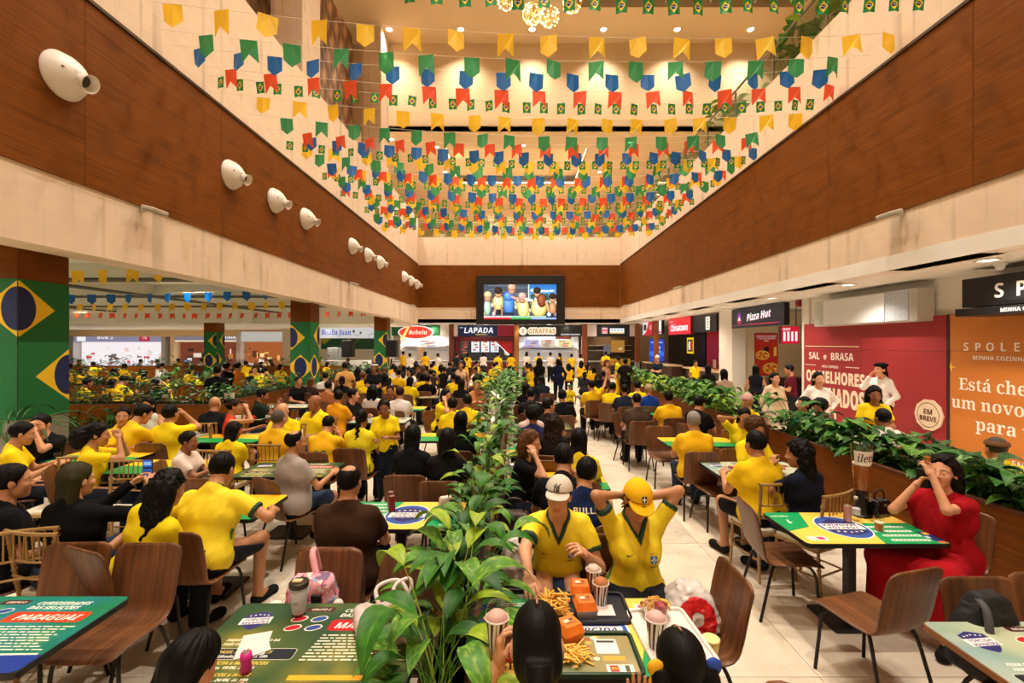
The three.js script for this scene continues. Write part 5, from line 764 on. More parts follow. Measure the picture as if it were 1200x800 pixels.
// ---------- a hand: wrist at the origin, fingers along +y, palm towards +z, thumb at +x ----------
function handG(curl, q) {
  return once('hand' + curl + q, () => {
    const bones = []; const fl = [0.062, 0.078, 0.084, 0.074];
    for (let i = 0; i < 4; i++) { let p = V(-0.031 + i * 0.0205, 0.088 - (i === 0 ? 0.008 : 0), 0), a = (i - 1.5) * 0.05, th = 0; const c = curl * (1.1 - i * 0.06); [0.45, 0.32, 0.26].forEach((s, k) => { th += c * [0.55, 0.75, 0.5][k]; const n = V(p.x + a * fl[i] * s, p.y + cos(th) * fl[i] * s, p.z + sin(th) * fl[i] * s); bones.push([p, n, 0.0092 - k * 0.0007, 0.0085 - k * 0.0008, 0.004]); p = n; }); }
    const c2 = curl * 0.4; bones.push([V(0.022, 0.02, 0.006), V(0.046, 0.05, 0.014 + c2 * 0.012), 0.014, 0.0115, 0.012], [V(0.046, 0.05, 0.014 + c2 * 0.012), V(0.052 - c2 * 0.02, 0.082, 0.022 + c2 * 0.03), 0.0108, 0.0085, 0.004]);
    const bf = fieldOf(bones, 0.004), w0 = V(0, -0.03, 0), w1 = V(0, 0.015, 0);
    return surf((x, y, z) => { let d = boxD(x + 0.001, y - 0.05, z, 0.04, 0.047, 0.0135, 0.0125); d = sminP(d, capD(x, y, z, w0, w1, 0.025, 0.026), 0.02); return sminP(d, bf(x, y, z), 0.007); }, [-0.07, -0.06, -0.05], [0.08, 0.19, 0.12], [0.0042, 0.0066, 0.0105][q]);
  });
}

// ---------- posed figures: origin on the floor under the hips, facing +z, left side at +x ----------
const BODYCELL = [0.0125, 0.021, 0.033];
const POSES = {
  up: { sit: 1, lean: 0.03, L: [0.15, 0.66, 0.3], R: [-0.15, 0.66, 0.3] },
  table: { sit: 1, lean: 0.14, pitch: 0.15, L: [0.1, 0.8, 0.4], R: [-0.1, 0.8, 0.4] },
  eat: { sit: 1, lean: 0.3, pitch: 0.3, L: [0.13, 0.8, 0.46], R: [-0.08, 0.98, 0.4] },
  drink: { sit: 1, lean: 0.08, pitch: -0.05, L: [0.16, 0.8, 0.4], R: [-0.06, 1.16, 0.24], curlR: 1.0 },
  both: { sit: 1, lean: 0.16, pitch: 0.02, L: [0.045, 1.13, 0.3], R: [-0.045, 1.13, 0.3], pl: [0.5, -1, 0.1], curlL: 1, curlR: 1 },
  lookl: { sit: 1, lean: 0.06, yaw: 0.8, L: [0.12, 0.8, 0.38], R: [-0.14, 0.7, 0.32] },
  lookr: { sit: 1, lean: 0.06, yaw: -0.8, L: [0.14, 0.7, 0.32], R: [-0.12, 0.8, 0.38] },
  cheek: { sit: 1, lean: 0.16, side: 0.08, roll: 0.18, pitch: 0.05, L: [0.1, 0.8, 0.4], R: [-0.1, 1.1, 0.2], pl: [0.4, -1, 0.5], curlR: 0.9 },
  wide: { sit: 1, lean: -0.05, L: [0.56, 0.92, 0.0], R: [-0.16, 0.8, 0.36], pl: [0.3, -1, -0.5] },
  raise: { sit: 1, lean: 0.0, yaw: 0.3, L: [0.14, 0.7, 0.3], R: [-0.42, 1.42, 0.2] },
  phone: { sit: 1, lean: 0.1, pitch: 0.2, L: [0.05, 1.0, 0.38], R: [-0.05, 1.0, 0.38], curlL: 0.8, curlR: 0.8 },
  slump: { sit: 1, lean: 0.42, pitch: 0.35, L: [0.16, 0.8, 0.48], R: [-0.16, 0.8, 0.48] },
  stand: { L: [0.25, 0.84, 0.07], R: [-0.25, 0.84, 0.07] },
  fold: { L: [-0.06, 1.1, 0.22], R: [0.06, 1.07, 0.24], pl: [0.8, -1, 0], curlL: 0.8, curlR: 0.8 },
  hold: { pitch: 0.2, L: [0.1, 1.12, 0.3], R: [-0.1, 1.08, 0.3], curlL: 0.9, curlR: 0.9 },
  mouth: { L: [0.2, 0.9, 0.14], R: [-0.04, 1.44, 0.2], curlR: 1 },
  hips: { L: [0.2, 0.99, 0.02], R: [-0.25, 0.86, 0.06], pl: [1, 0, -0.6] },
  walk: { L: [0.25, 0.85, 0.16], R: [-0.25, 0.85, -0.08], stride: 0.22, lean: 0.04 },
};
function rig(key, fem, q, s) {
  const p = POSES[key], hipY = p.sit ? 0.555 / s : 0.92, hip = V(0, hipY, 0), fw = fem ? 0.88 : 1, gi = p.girth ?? 1;
  const qT = new THREE.Quaternion().setFromEuler(new THREE.Euler(p.lean ?? 0, p.twist ?? 0, -(p.side ?? 0), 'YZX')), T = (x, y, z) => V(x, y, z).applyQuaternion(qT).add(hip);
  const qH = qT.clone().multiply(new THREE.Quaternion().setFromEuler(new THREE.Euler((p.pitch ?? 0) - (p.lean ?? 0) * 0.6, p.yaw ?? 0, p.roll ?? 0, 'YXZ')));
  const nb = T(0, 0.475, -0.015), hc = T(0, 0.53, 0.005).add(V(0, 0.1, 0.02).applyQuaternion(qH));
  const lift = p.sit ? hipY - 0.555 : 0;
  const arms = ['L', 'R'].map((k, i) => {
    const sd = i ? -1 : 1, S = T(sd * 0.17 * fw, 0.41, 0), W = V(...p[k]).add(V(0, lift, 0)), u = 0.285, l = 0.255; let d = W.clone().sub(S), n = d.length();
    if (n > (u + l) * 0.985) { d.multiplyScalar((u + l) * 0.985 / n); n = (u + l) * 0.985; W.copy(S).add(d); }
    const pole = (p['p' + k] ? V(...p['p' + k]) : p.pl ? V(p.pl[0] * sd, p.pl[1], p.pl[2]) : V(sd * 0.5, -0.8, -0.4)), a = (u * u - l * l + n * n) / (2 * n), h = sqrt(max(0, u * u - a * a)), dn = d.clone().normalize(); pole.addScaledVector(dn, -pole.dot(dn)).normalize();
    const E = S.clone().addScaledVector(dn, a).addScaledVector(pole, h); return { S, E, W, sd, dir: (p['d' + k] ? V(...p['d' + k]) : W.clone().sub(E)).normalize(), palm: p['n' + k] ? V(...p['n' + k]) : p.sit || abs(W.y - 0.84) > 0.15 ? V(-sd * 0.5, -0.8, -0.3) : V(-sd, 0, 0), curl: p['curl' + k] ?? 0.35 };
  });
  const sp = p.spread ?? 0.02, st = p.stride ?? 0, legs = [1, -1].map((sd) => {
    const H = V(sd * 0.088, hipY - 0.01, 0); let K, A;
    if (p.sit) { K = V(sd * (0.1 + sp), hipY - 0.03, 0.42); A = V(sd * (0.1 + sp), hipY - 0.47 - (p.tuck ?? 0) * 0.0, 0.38 - (p.tuck ?? 0)); } else { K = V(sd * 0.09, 0.49, 0.02 + st * 0.6 * sd); A = V(sd * 0.1, 0.085, -0.02 + st * sd); }
    return { H, K, A, toe: V(A.x + sd * 0.03, A.y - 0.045, A.z + 0.15), sd };
  });
  return { p, T, qT, qH, hip, nb, hc, arms, legs, fw, gi, fem, q, key, s };
}
function torsoBones(r, o) {                                  // o: how far cloth stands off the skin
  const { T, fem, gi, fw } = r, g = gi, B = [
    [T(-0.14 * fw, 0.395, -0.012), T(0.14 * fw, 0.395, -0.012), 0.06 + o, 0.06 + o], [T(-0.07 * g, 0.29, 0.005), T(0.07 * g, 0.29, 0.005), 0.112 * fw * g + o, 0.112 * fw * g + o],
    [T(-0.055 * g, 0.13, 0.01 * g), T(0.055 * g, 0.13, 0.01 * g), (fem ? 0.09 : 0.105) * g + o, (fem ? 0.09 : 0.105) * g + o], [T(-0.075 * g, 0.0, -0.012), T(0.075 * g, 0.0, -0.012), (fem ? 0.122 : 0.114) * g + o, (fem ? 0.122 : 0.114) * g + o], [T(0, 0.03, 0), T(0, 0.34, 0), 0.1 * g + o, 0.1 * g * fw + o],
    [T(-0.08, 0.425, -0.02), T(0, 0.485, -0.02), 0.045 + o * 0.7, 0.05 + o * 0.7], [T(0.08, 0.425, -0.02), T(0, 0.485, -0.02), 0.045 + o * 0.7, 0.05 + o * 0.7]];
  if (fem) for (const s of [-1, 1]) B.push([T(s * 0.065, 0.27, 0.07), T(s * 0.07, 0.25, 0.085), 0.058 + o, 0.056 + o]);
  if (g > 1.05) B.push([T(0, 0.1, 0.05), T(0, 0.2, 0.05), 0.12 * g + o, 0.1 * g + o]);
  return B;
}
const UP = V(0, 1, 0);
function bodyG(key, fem, q, s) {
  return once(['body', key, fem, q, s > 0.9].join(), () => {
    const r = rig(key, fem, q, s), B = torsoBones(r, -0.002), aw = fem ? 0.88 : 1;
    B.push([r.nb, r.hc.clone().add(V(0, -0.03, -0.02).applyQuaternion(r.qH)), 0.056 * aw, 0.054 * aw]);
    for (const a of r.arms) B.push([a.S, a.E, 0.05 * aw, 0.038 * aw], [a.E, a.W, 0.04 * aw, 0.027 * aw, 0.02]);
    for (const l of r.legs) B.push([l.H, l.K, 0.082, 0.056], [l.K, l.A, 0.055, 0.036], [l.A, l.toe, 0.038, 0.026]);
    const [lo, hi] = boundsOf(B), parts = [surf(fieldOf(B, 0.04), lo, hi, BODYCELL[q], () => [1, 1, 1])];
    const h = headG(fem, q).clone(); h.applyQuaternion(r.qH).translate(r.hc.x, r.hc.y, r.hc.z); parts.push(h);
    for (const a of r.arms) { const g = handG(a.curl, q), c = a.sd > 0 ? flipX(g) : g.clone(), Z = a.palm.clone().addScaledVector(a.dir, -a.palm.dot(a.dir)).normalize(), X = a.dir.clone().cross(Z); c.scale(aw, aw, aw); c.applyMatrix4(new THREE.Matrix4().makeBasis(X, a.dir, Z).setPosition(a.W)); c.setAttribute('color', new THREE.BufferAttribute(new Float32Array(c.attributes.position.count * 3).fill(1), 3)); parts.push(c); }
    for (const g of parts) { g.deleteAttribute('uv'); g.computeVertexNormals(); }
    return { geo: mergeGeometries(parts), r };
  });
}
const DG = [0.01, 0.055, 0.03], YL = [0.88, 0.68, 0.012];
function shirtF(r, style) {
  const B = torsoBones(r, 0.012), tors = fieldOf(B, 0.05), { T, qT, hip } = r, u = UP.clone().applyQuaternion(qT), long = style === 'long', tank = style === 'tank', dress = style === 'dress';
  const sl = r.arms.map((a) => { const e = a.S.clone().lerp(a.E, 0.66), d = a.E.clone().sub(a.S).normalize(); return { a, e, d, w: a.W.clone().lerp(a.E, 0.06), dw: a.W.clone().sub(a.E).normalize() }; });
  const n1 = T(0, 0.49, 0.01), n2 = T(0, 0.62, 0.05), nz = r.q === 0 ? 0.011 : 0.008;
  const qi = qT.clone().invert(), tv = V(), vcut = (x, y, z) => { tv.set(x - hip.x, y - hip.y, z - hip.z).applyQuaternion(qi); return max((abs(tv.x) - (tv.y - 0.375) * 0.55) * 0.88, 0.03 - tv.z, tv.y - 0.6); };
  const f = (x, y, z) => {
    let d = tors(x, y, z);
    if (!tank) for (const k of sl) { let e = capD(x, y, z, k.a.S, k.a.E, 0.064 * r.fw, 0.066 * r.fw); if (long) { e = sminP(e, capD(x, y, z, k.a.E, k.a.W, 0.055 * r.fw, 0.045 * r.fw), 0.03); e = max(e, (x - k.w.x) * k.dw.x + (y - k.w.y) * k.dw.y + (z - k.w.z) * k.dw.z); } else e = max(e, (x - k.e.x) * k.d.x + (y - k.e.y) * k.d.y + (z - k.e.z) * k.d.z); d = sminP(d, e, 0.035); }
    d = max(d, -capD(x, y, z, n1, n2, 0.064, 0.09)); if (style === 'vneck' || style === 'jersey') d = max(d, -vcut(x, y, z));
    d = max(d, -((x - hip.x) * u.x + (y - hip.y) * u.y + (z - hip.z) * u.z) - (r.p.sit ? 0.075 : 0.13));
    return d + nz * (noise3(x * 16 + 5, y * 9, z * 16) - 0.5) + nz * 0.5 * (noise3(x * 34, y * 22 + x * 20, z * 34) - 0.5);
  };
  const col = (x, y, z) => { for (const k of sl) { const t = (x - k.e.x) * k.d.x + (y - k.e.y) * k.d.y + (z - k.e.z) * k.d.z; if (t > -0.028 && capD(x, y, z, k.a.S, k.a.E, 0.064, 0.066) < 0.02) return DG; } if (min(capD(x, y, z, n1, n2, 0.064, 0.09), vcut(x, y, z)) < 0.02) return DG; const q = V(x, y, z).sub(hip).applyQuaternion(qT.clone().invert()); if (abs(q.x) > 0.145 * r.fw && q.y < 0.33 && abs(q.z) < 0.02 && abs(q.x) < 0.19) return [0.02, 0.2, 0.06]; return YL; };
  return { f, B, col, sl };
}
const shirtG = (key, fem, q, s, style) => once(['shirt', key, fem, q, s > 0.9, style].join(), () => { const r = rig(key, fem, q, s), { f, B, col, sl } = shirtF(r, style); for (const k of sl) B.push([k.a.S, style === 'long' ? k.a.W : k.a.E, 0.08, 0.08], [k.a.E, k.a.E, 0.08, 0.08]); const [lo, hi] = boundsOf(B); return surf(f, lo, hi, BODYCELL[q] * (style === 'jersey' ? 0.6 : 1), style === 'jersey' ? col : null); });
const legsG = (key, fem, q, s, style) => once(['legs', key, fem, q, s > 0.9, style].join(), () => {
  const r = rig(key, fem, q, s), B = [[r.T(-0.07, 0, -0.012), r.T(0.07, 0, -0.012), (fem ? 0.136 : 0.128) * r.gi, (fem ? 0.136 : 0.128) * r.gi]], cuts = [];
  for (const l of r.legs) { if (style === 'shorts') { const e = l.H.clone().lerp(l.K, 0.82); B.push([l.H, e, 0.104, 0.09]); } else if (style === 'skirt') { B.push([l.H, l.K, 0.11, 0.1], [l.K, l.A.clone().lerp(l.K, 0.3), 0.1, 0.11]); } else B.push([l.H, l.K, 0.104, 0.08], [l.K, l.A, 0.076, 0.064]); }
  if (style === 'skirt') B.push([r.legs[0].K, r.legs[1].K, 0.1, 0.1], [r.legs[0].H.clone().lerp(r.legs[0].K, 0.5), r.legs[1].H.clone().lerp(r.legs[1].K, 0.5), 0.1, 0.1], [r.legs[0].A.clone().lerp(r.legs[0].K, 0.3), r.legs[1].A.clone().lerp(r.legs[1].K, 0.3), 0.1, 0.1]);
  const f = fieldOf(B, 0.035), [lo, hi] = boundsOf(B), u = UP.clone().applyQuaternion(r.qT), h = r.hip, ay = r.legs.map((l) => l.A.y)[0];
  return surf((x, y, z) => max(f(x, y, z) + 0.006 * (noise3(x * 18, y * 18, z * 18) - 0.5), (x - h.x) * u.x + (y - h.y) * u.y + (z - h.z) * u.z - 0.07, style === 'long' ? ay - 0.03 - y : -9), lo, hi, BODYCELL[q] * 1.15);
});
const shoeG = (key, fem, q, s, i) => once(['shoe', key, fem, q, s > 0.9, i].join(), () => { const r = rig(key, fem, q, s), l = r.legs[i], B = [[l.A.clone().add(V(0, -0.03, -0.02)), l.toe, 0.046, 0.04], [l.toe, l.toe.clone().add(V(0, 0, 0.02)), 0.04, 0.036]], [lo, hi] = boundsOf(B), f = fieldOf(B, 0.02); return surf((x, y, z) => max(f(x, y, z), l.toe.y - 0.036 - y), lo, hi, [0.009, 0.014, 0.022][q]); });
const SKIN = { a: '#dba17c', b: '#c08860', c: '#98623f', d: '#663e28' };
const HC = { k: '#070504', b: '#22130c', n: '#5a3a20', g: '#8d8882', o: '#9a6f3a', w: '#b9b2a8' };
const skinM = (k) => mat(SKIN[k], 0.55, { vertexColors: true }), hairM = (k) => mat(HC[k] ?? k, 0.6, { specularIntensity: 0.35 }), clothM = (c) => mat(c, 0.9, { specularIntensity: 0.3 }), jerseyM = new THREE.MeshPhysicalMaterial({ color: '#ffffff', roughness: 0.75, vertexColors: true });
const PEOPLE = {};
// hx, hz: where the head is; deg: which way the figure faces (0 = towards the viewer, 90 = towards the shops on the sign side)
function person(hx, hz, deg, key, o, label, seat) {
  const dist = -hz, q = o.q ?? (dist < 4.6 ? 0 : dist < 9.3 ? 1 : 2), fem = o.f ? 1 : 0, s = o.s ?? 1, st = o.top ?? 'tee', sq = POSES[key].sit ? s : 1;
  const { geo, r } = bodyG(key, fem, q, sq), a = deg * D2R, off = r.hc.clone().multiplyScalar(s).applyAxisAngle(UP, a);
  const g = base('person', label, 'person', [hx - off.x, 0, hz - off.z], a, o.g); g.scale.setScalar(s);
  part('body', geo, skinM(o.skin ?? 'b'), g);
  const vest = o.c ?? '#f1d61b';
  part(st === 'dress' ? 'dress' : 'shirt', shirtG(key, fem, q, sq, st), st === 'jersey' ? jerseyM : clothM(vest), g);
  if (o.leg !== 'none') part(o.leg ?? 'trousers', legsG(key, fem, q, sq, o.leg === 'shorts' || o.leg === 'skirt' ? o.leg : 'long'), clothM(o.lc ?? pick(['#15161a', '#1d2433', '#22252c', '#2b3850'])), g);
  if (q < 2) for (const i of [0, 1]) part('shoe', shoeG(key, fem, q, sq, i), clothM(o.shoe ?? '#1a1918'), g);
  const onHead = (n, geo2, m) => { const h = part(n, geo2, m, g); h.position.copy(r.hc); h.quaternion.copy(r.qH); return h; };
  if (o.h !== 'none') onHead('hair', hairG(o.h ?? 'short', q), hairM(o.hc ?? 'k'));
  if (o.hat) onHead(o.hat === 'band' ? 'headband' : 'cap', hatG(o.hat, q), clothM(o.hatc ?? '#e8e4dc'));
  g.userData.rig = undefined; PEOPLE[label] = { g, r };
  if (seat) { const w = g.position; chair(seat, w.x - sin(a) * 0.0, w.z - cos(a) * 0.0, deg, (seat === 'c' ? 'gilt spindle chair under the ' : 'walnut shell chair under the ') + label.replace(/^(the|a) /, '').split(' ').slice(0, 11).join(' ').replace(/[,]?( (a|the|of|to|and|with|on|in|by))*$/, '')); }
  return { g, r, key, fem, q, st, sq, hand: (i, f = 0.08) => { const A = r.arms[i]; return g.localToWorld(A.W.clone().addScaledVector(A.dir, f)); }, decal: (name, u, v, w, h, back, m, lab) => decal(name, g, r, st, u, v, w, h, back, m, lab) };
}
// a print on cloth: a small grid laid onto the shirt's own surface
function decal(name, g, r, st, u, v, w, h, back, m, lab) {
  const { f } = shirtF(r, st), N = 12, M = 10, P = [], UV = [], I = [], d = V(0, 0, back ? 1 : -1).applyQuaternion(r.qT);
  for (let j = 0; j <= M; j++) for (let i = 0; i <= N; i++) { const a = u + (i / N - 0.5) * w * (back ? -1 : 1), b = v + (j / M - 0.5) * h, p = r.T(a, b, back ? -0.35 : 0.35); let t = 0; for (let k = 0; k < 40; k++) { const e = f(p.x + d.x * t, p.y + d.y * t, p.z + d.z * t); if (e < 0.001) break; t += e * 0.8; if (t > 0.6) break; } t -= 0.004; P.push(p.x + d.x * t, p.y + d.y * t, p.z + d.z * t); UV.push(i / N, j / M); }
  for (let j = 0; j < M; j++) for (let i = 0; i < N; i++) { const a = j * (N + 1) + i; I.push(a, a + 1, a + N + 1, a + 1, a + N + 2, a + N + 1); }
  const q = new THREE.BufferGeometry(); q.setAttribute('position', new THREE.Float32BufferAttribute(P, 3)); q.setAttribute('uv', new THREE.Float32BufferAttribute(UV, 2)); q.setIndex(I); q.computeVertexNormals();
  return part(name, q, m, g, lab);
}
const printM = (w, h, f) => new THREE.MeshPhysicalMaterial({ map: canvasTex(w, h, f), transparent: true, roughness: 0.8, side: THREE.DoubleSide });

// ---------- the people, from the near tables to the far counters ----------
const K = '#15151a', W = '#e9e4dc';
const P = person;
POSES.reach = { sit: 1, lean: 0.3, pitch: -0.12, yaw: -0.2, R: [-0.2, 0.83, 0.68], L: [0.15, 0.87, 0.4], curlR: 0.75, curlL: 1.0, nR: [0.2, -1, -0.2], pR: [-1, -0.3, 0] };
POSES.behind = { sit: 1, lean: -0.02, pitch: 0.42, L: [0.07, 1.13, -0.07], R: [-0.07, 1.16, -0.07], pL: [1, 0.65, 0.3], pR: [-0.55, 1.2, 0.3], curlL: 0.5, curlR: 0.5, nL: [0, 0, 1], nR: [0, 0, 1] };
POSES.girlcup = { sit: 1, lean: 0.22, pitch: 0.4, R: [0.0, 0.82, 0.3], L: [0.13, 0.98, 0.36], curlL: 1.0, nL: [-1, 0, 0.2], dL: [0, 1, 0.1], pL: [0.6, -1, -0.2] };
POSES.girltray = { sit: 1, lean: 0.22, pitch: 0.42, R: [-0.12, 0.95, 0.34], L: [0.13, 0.92, 0.26], curlR: 0.8, curlL: 0.12, nL: [-0.3, 0.1, 1], dL: [0, 1, 0.15], nR: [0, -0.5, -1], dR: [0, 0.8, 0.5], pl: [0.7, -1, -0.1] };
POSES.armback = { sit: 1, lean: 0.34, pitch: 0.3, twist: 0.1, R: [-0.3, 0.77, 0.4], pR: [-1, -0.5, -0.1], L: [0.42, 0.74, -0.36], pL: [1, 0.3, -0.2], curlL: 0.4, spread: 0.08, girth: 1.12 };
POSES.leanon = { sit: 1, lean: 0.2, side: -0.28, roll: -0.3, pitch: 0.2, L: [0.12, 0.8, 0.34], R: [-0.1, 0.8, 0.36] };
POSES.film = { sit: 1, lean: 0.02, yaw: -0.1, pitch: 0.02, L: [-0.06, 1.06, 0.42], R: [-0.2, 1.05, 0.42], pl: [0.6, -1, 0], curlL: 0.9, curlR: 0.9, girth: 1.2 };
POSES.redcall = { sit: 1, lean: -0.04, pitch: -0.1, yaw: 0.1, R: [-0.1, 1.08, 0.16], L: [0.03, 1.2, 0.22], curlL: 1, curlR: 0.9, pl: [0.5, -1, 0.4], girth: 1.18, spread: 0.1 };
POSES.broad = { sit: 1, lean: 0.1, L: [0.12, 0.8, 0.4], R: [-0.12, 0.8, 0.4], girth: 1.18 };
POSES.crouch = { sit: 1, lean: 0.5, pitch: 0.2, L: [0.16, 0.8, 0.4], R: [-0.16, 0.8, 0.46], curlL: 0.6, side: -0.1 };
POSES.broadup = { sit: 1, lean: 0.05, yaw: -0.3, L: [0.2, 0.72, 0.3], R: [-0.2, 0.8, 0.36], girth: 1.25 };
POSES.kidreach = { sit: 1, lean: 0.1, L: [0.06, 0.82, 0.4], R: [-0.05, 0.84, 0.44] };
POSES.headhand = { sit: 1, lean: 0.22, pitch: 0.15, roll: -0.1, L: [0.14, 0.8, 0.4], R: [-0.12, 1.12, 0.06], pR: [-0.6, -1, 0.4], curlR: 0.5 };
POSES.navy = { sit: 1, lean: 0.2, roll: 0.2, pitch: 0.15, L: [0.1, 0.8, 0.4], R: [-0.12, 0.84, 0.4] };
POSES.turnl = { sit: 1, lean: 0.1, yaw: 0.55, L: [0.1, 0.8, 0.4], R: [-0.12, 0.8, 0.4], girth: 1.08 };
POSES.straw = { sit: 1, lean: 0.1, yaw: 0.35, pitch: 0.1, L: [0.02, 1.02, 0.34], R: [-0.1, 0.8, 0.36], curlL: 1 };
// --- the family table in front
const capMan = P(0.29, -3.1, -2, 'reach', { top: 'jersey', skin: 'a', h: 'short', hc: 'b', hat: 'cap', hatc: '#d6cbbb', leg: 'shorts', q: 0 }, 'man in a pale baseball cap and yellow jersey reaching for fries', 's');
const capWoman = P(0.8, -3.0, 4, 'behind', { f: 1, top: 'jersey', skin: 'b', h: 'pony', hat: 'cap', hatc: '#f5be1c', q: 0 }, 'woman in a yellow cap and jersey with both hands behind her head', 's');
const girlCup = P(0.07, -1.54, 180, 'girlcup', { f: 1, s: 1.04, top: 'jersey', skin: 'a', h: 'pony', q: 0 }, 'girl with a long black ponytail raising a milkshake, seen from behind', 's');
const girlTray = P(0.545, -1.5, 182, 'girltray', { f: 1, s: 0.95, skin: 'b', c: '#1f3f8f', h: 'pigtails', q: 0 }, 'girl with a centre parting and bows in her pigtails by the white tray', 's');
const coatGirl = P(-1.16, -1.62, 165, 'crouch', { f: 1, s: 0.9, skin: 'a', c: '#d8b49c', top: 'long', h: 'long', q: 0 }, 'person with heavy black hair and a beige sleeve bent over the dark table');
{
  const J = (o, name, txt, u, v, w, h, back, col = '#0d3a22') => o.decal(name, u, v, w, h, back, printM(200, 100, (g, W_, H_) => text(g, txt, W_ / 2, H_ / 2, H_ * 0.9, col, 'sans-serif', 'bold', 'center', W_)));
  const swoosh = printM(120, 60, (g) => { g.fillStyle = '#10241c'; g.beginPath(); g.moveTo(4, 34); g.quadraticCurveTo(2, 56, 30, 48); g.lineTo(116, 12); g.lineTo(36, 36); g.quadraticCurveTo(16, 42, 18, 26); g.fill(); });
  const badge = printM(120, 190, (g) => { for (let i = 0; i < 5; i++) { const a = 24 + i * 18, b = 26 - 10 * (1 - abs(i - 2) / 2); ell(g, a, b, 5, 5, '#2c8a4e'); } g.fillStyle = '#2f6fb8'; g.beginPath(); g.moveTo(24, 44); g.lineTo(96, 44); g.lineTo(96, 100); g.quadraticCurveTo(90, 132, 60, 144); g.quadraticCurveTo(30, 132, 24, 100); g.fill(); g.fillStyle = '#e9f2f6'; g.fillRect(52, 50, 16, 86); g.fillRect(30, 80, 60, 16); ell(g, 60, 88, 16, 16, '#e9f2f6'); ell(g, 60, 88, 9, 9, '#2f6fb8'); text(g, 'BRASIL', 60, 168, 26, '#163a24', 'sans-serif', 'bold', 'center', 96); });
  capWoman.decal('sportswear_mark', 0.075 * -1, 0.29, 0.055, 0.03, false, swoosh); capWoman.decal('crest', 0.075, 0.25, 0.07, 0.11, false, badge, 'blue and green team crest');
  capMan.decal('sportswear_mark', -0.085, 0.27, 0.06, 0.03, false, swoosh); capMan.decal('crest', 0.085, 0.25, 0.07, 0.11, false, badge, 'blue and green team crest');
  const onCap = (o, w, h, y, f) => { const m = part('cap_mark', quad(w, h), printM(100, 100, f), o.g); m.position.copy(o.r.hc).add(V(0, y, 0.106).applyQuaternion(o.r.qH)); m.quaternion.copy(o.r.qH).multiply(new THREE.Quaternion().setFromEuler(new THREE.Euler(-0.42, 0, 0))); };
  onCap(capMan, 0.07, 0.07, 0.088, (g) => { g.strokeStyle = '#14161c'; g.lineWidth = 9; g.beginPath(); g.moveTo(22, 86); g.lineTo(22, 30); g.lineTo(64, 88); g.lineTo(64, 26); g.stroke(); g.beginPath(); g.moveTo(32, 12); g.lineTo(52, 46); g.lineTo(78, 12); g.moveTo(52, 44); g.lineTo(44, 92); g.stroke(); });
  onCap(capWoman, 0.06, 0.075, 0.086, (g) => { g.fillStyle = '#14261e'; g.beginPath(); g.moveTo(24, 14); g.lineTo(76, 14); g.lineTo(76, 50); g.quadraticCurveTo(70, 74, 50, 80); g.quadraticCurveTo(30, 74, 24, 50); g.fill(); g.fillStyle = '#e8efe8'; g.fillRect(44, 20, 12, 52); g.fillRect(30, 38, 40, 12); text(g, 'BRASIL', 50, 92, 16, '#14261e'); });
  const ys = person;
  // bows of the pigtails
  for (const sd of [-1, 1]) { const b = part('hair_bow', join([mv(new THREE.SphereGeometry(0.03, 10, 8), 0, 0.018, 0), mv(new THREE.SphereGeometry(0.026, 10, 8), 0, -0.03, 0.0)]).scale(1, 1, 0.5), mat(sd > 0 ? '#f0b91c' : '#1f45a8', 0.7), girlTray.g, sd > 0 ? 'yellow bow' : 'blue bow'); b.position.copy(girlTray.r.hc).add(V(sd * 0.1, -0.0, -0.03).applyQuaternion(girlTray.r.qH)); }
}
// --- people behind the couple, on the aisle side of the plants
const navyBoy = P(0.55, -3.61, 178, 'navy', { top: 'tank', c: '#17264f', skin: 'a', h: 'short', q: 0 }, 'boy in a navy basketball jersey seen from behind, behind the yellow cap', 's');
navyBoy.decal('jersey_letters', 0, 0.37, 0.22, 0.06, true, printM(200, 60, (g, w, h) => text(g, 'BULLS', w / 2, h / 2, h, '#e9dcb8', 'sans-serif', 'bold', 'center', w)));
navyBoy.decal('jersey_number', 0, 0.2, 0.16, 0.2, true, printM(100, 120, (g, w, h) => text(g, '1', w / 2, h / 2, h, '#e9e2d4')));
P(0.42, -4.03, 172, 'eat', { c: '#131316', skin: 'b', h: 'short', s: 1.04 }, 'man in a black shirt with an elbow out, beyond the pale cap');
P(0.66, -4.79, 172, 'table', { f: 1, h: 'long', skin: 'b' }, 'woman with straight black hair over a yellow shirt by the aisle', 's');
P(0.15, -4.67, 70, 'cheek', { f: 1, c: '#101014', h: 'wavy', hc: 'n', skin: 'a' }, 'woman with light-streaked hair, hand at her face, beside the plants', 's');
P(0.24, -6.40, 175, 'table', { f: 1, c: '#2b2d5c', h: 'afro', hc: 'k', skin: 'c' }, 'woman with big curly black hair and a dark blue top', 's');
P(0.47, -5.78, 170, 'table', { f: 1, c: '#1a1416', h: 'wavy', hc: 'b', skin: 'b' }, 'woman with wavy brown hair in dark clothes by the aisle', 's');
P(0.53, -7.38, 165, 'lookr', { c: '#2a2226', h: 'short', skin: 'b' }, 'man with short dark hair just beyond the curly-haired woman', 's');
P(0.2, -6.9, 200, 'table', { f: 1, c: '#d8b9b0', h: 'bun', skin: 'b' }, 'woman in a pale pink top half hidden by the plant row', 's');
P(0.88, -8.72, 178, 'up', { c: '#16181c', h: 'short', skin: 'b' }, 'man in black at the edge of the aisle, third from the plants', 's');
P(0.22, -10.2, 170, 'table', { f: 1, c: '#131318', h: 'long', skin: 'b' }, 'woman with long black hair on a brown chair, beside the plant tops', 's');
P(0.29, -9.05, 178, 'table', { c: '#1a1c24', h: 'short', skin: 'c' }, 'man in dark clothes between the plants and the tall walkers', 's');
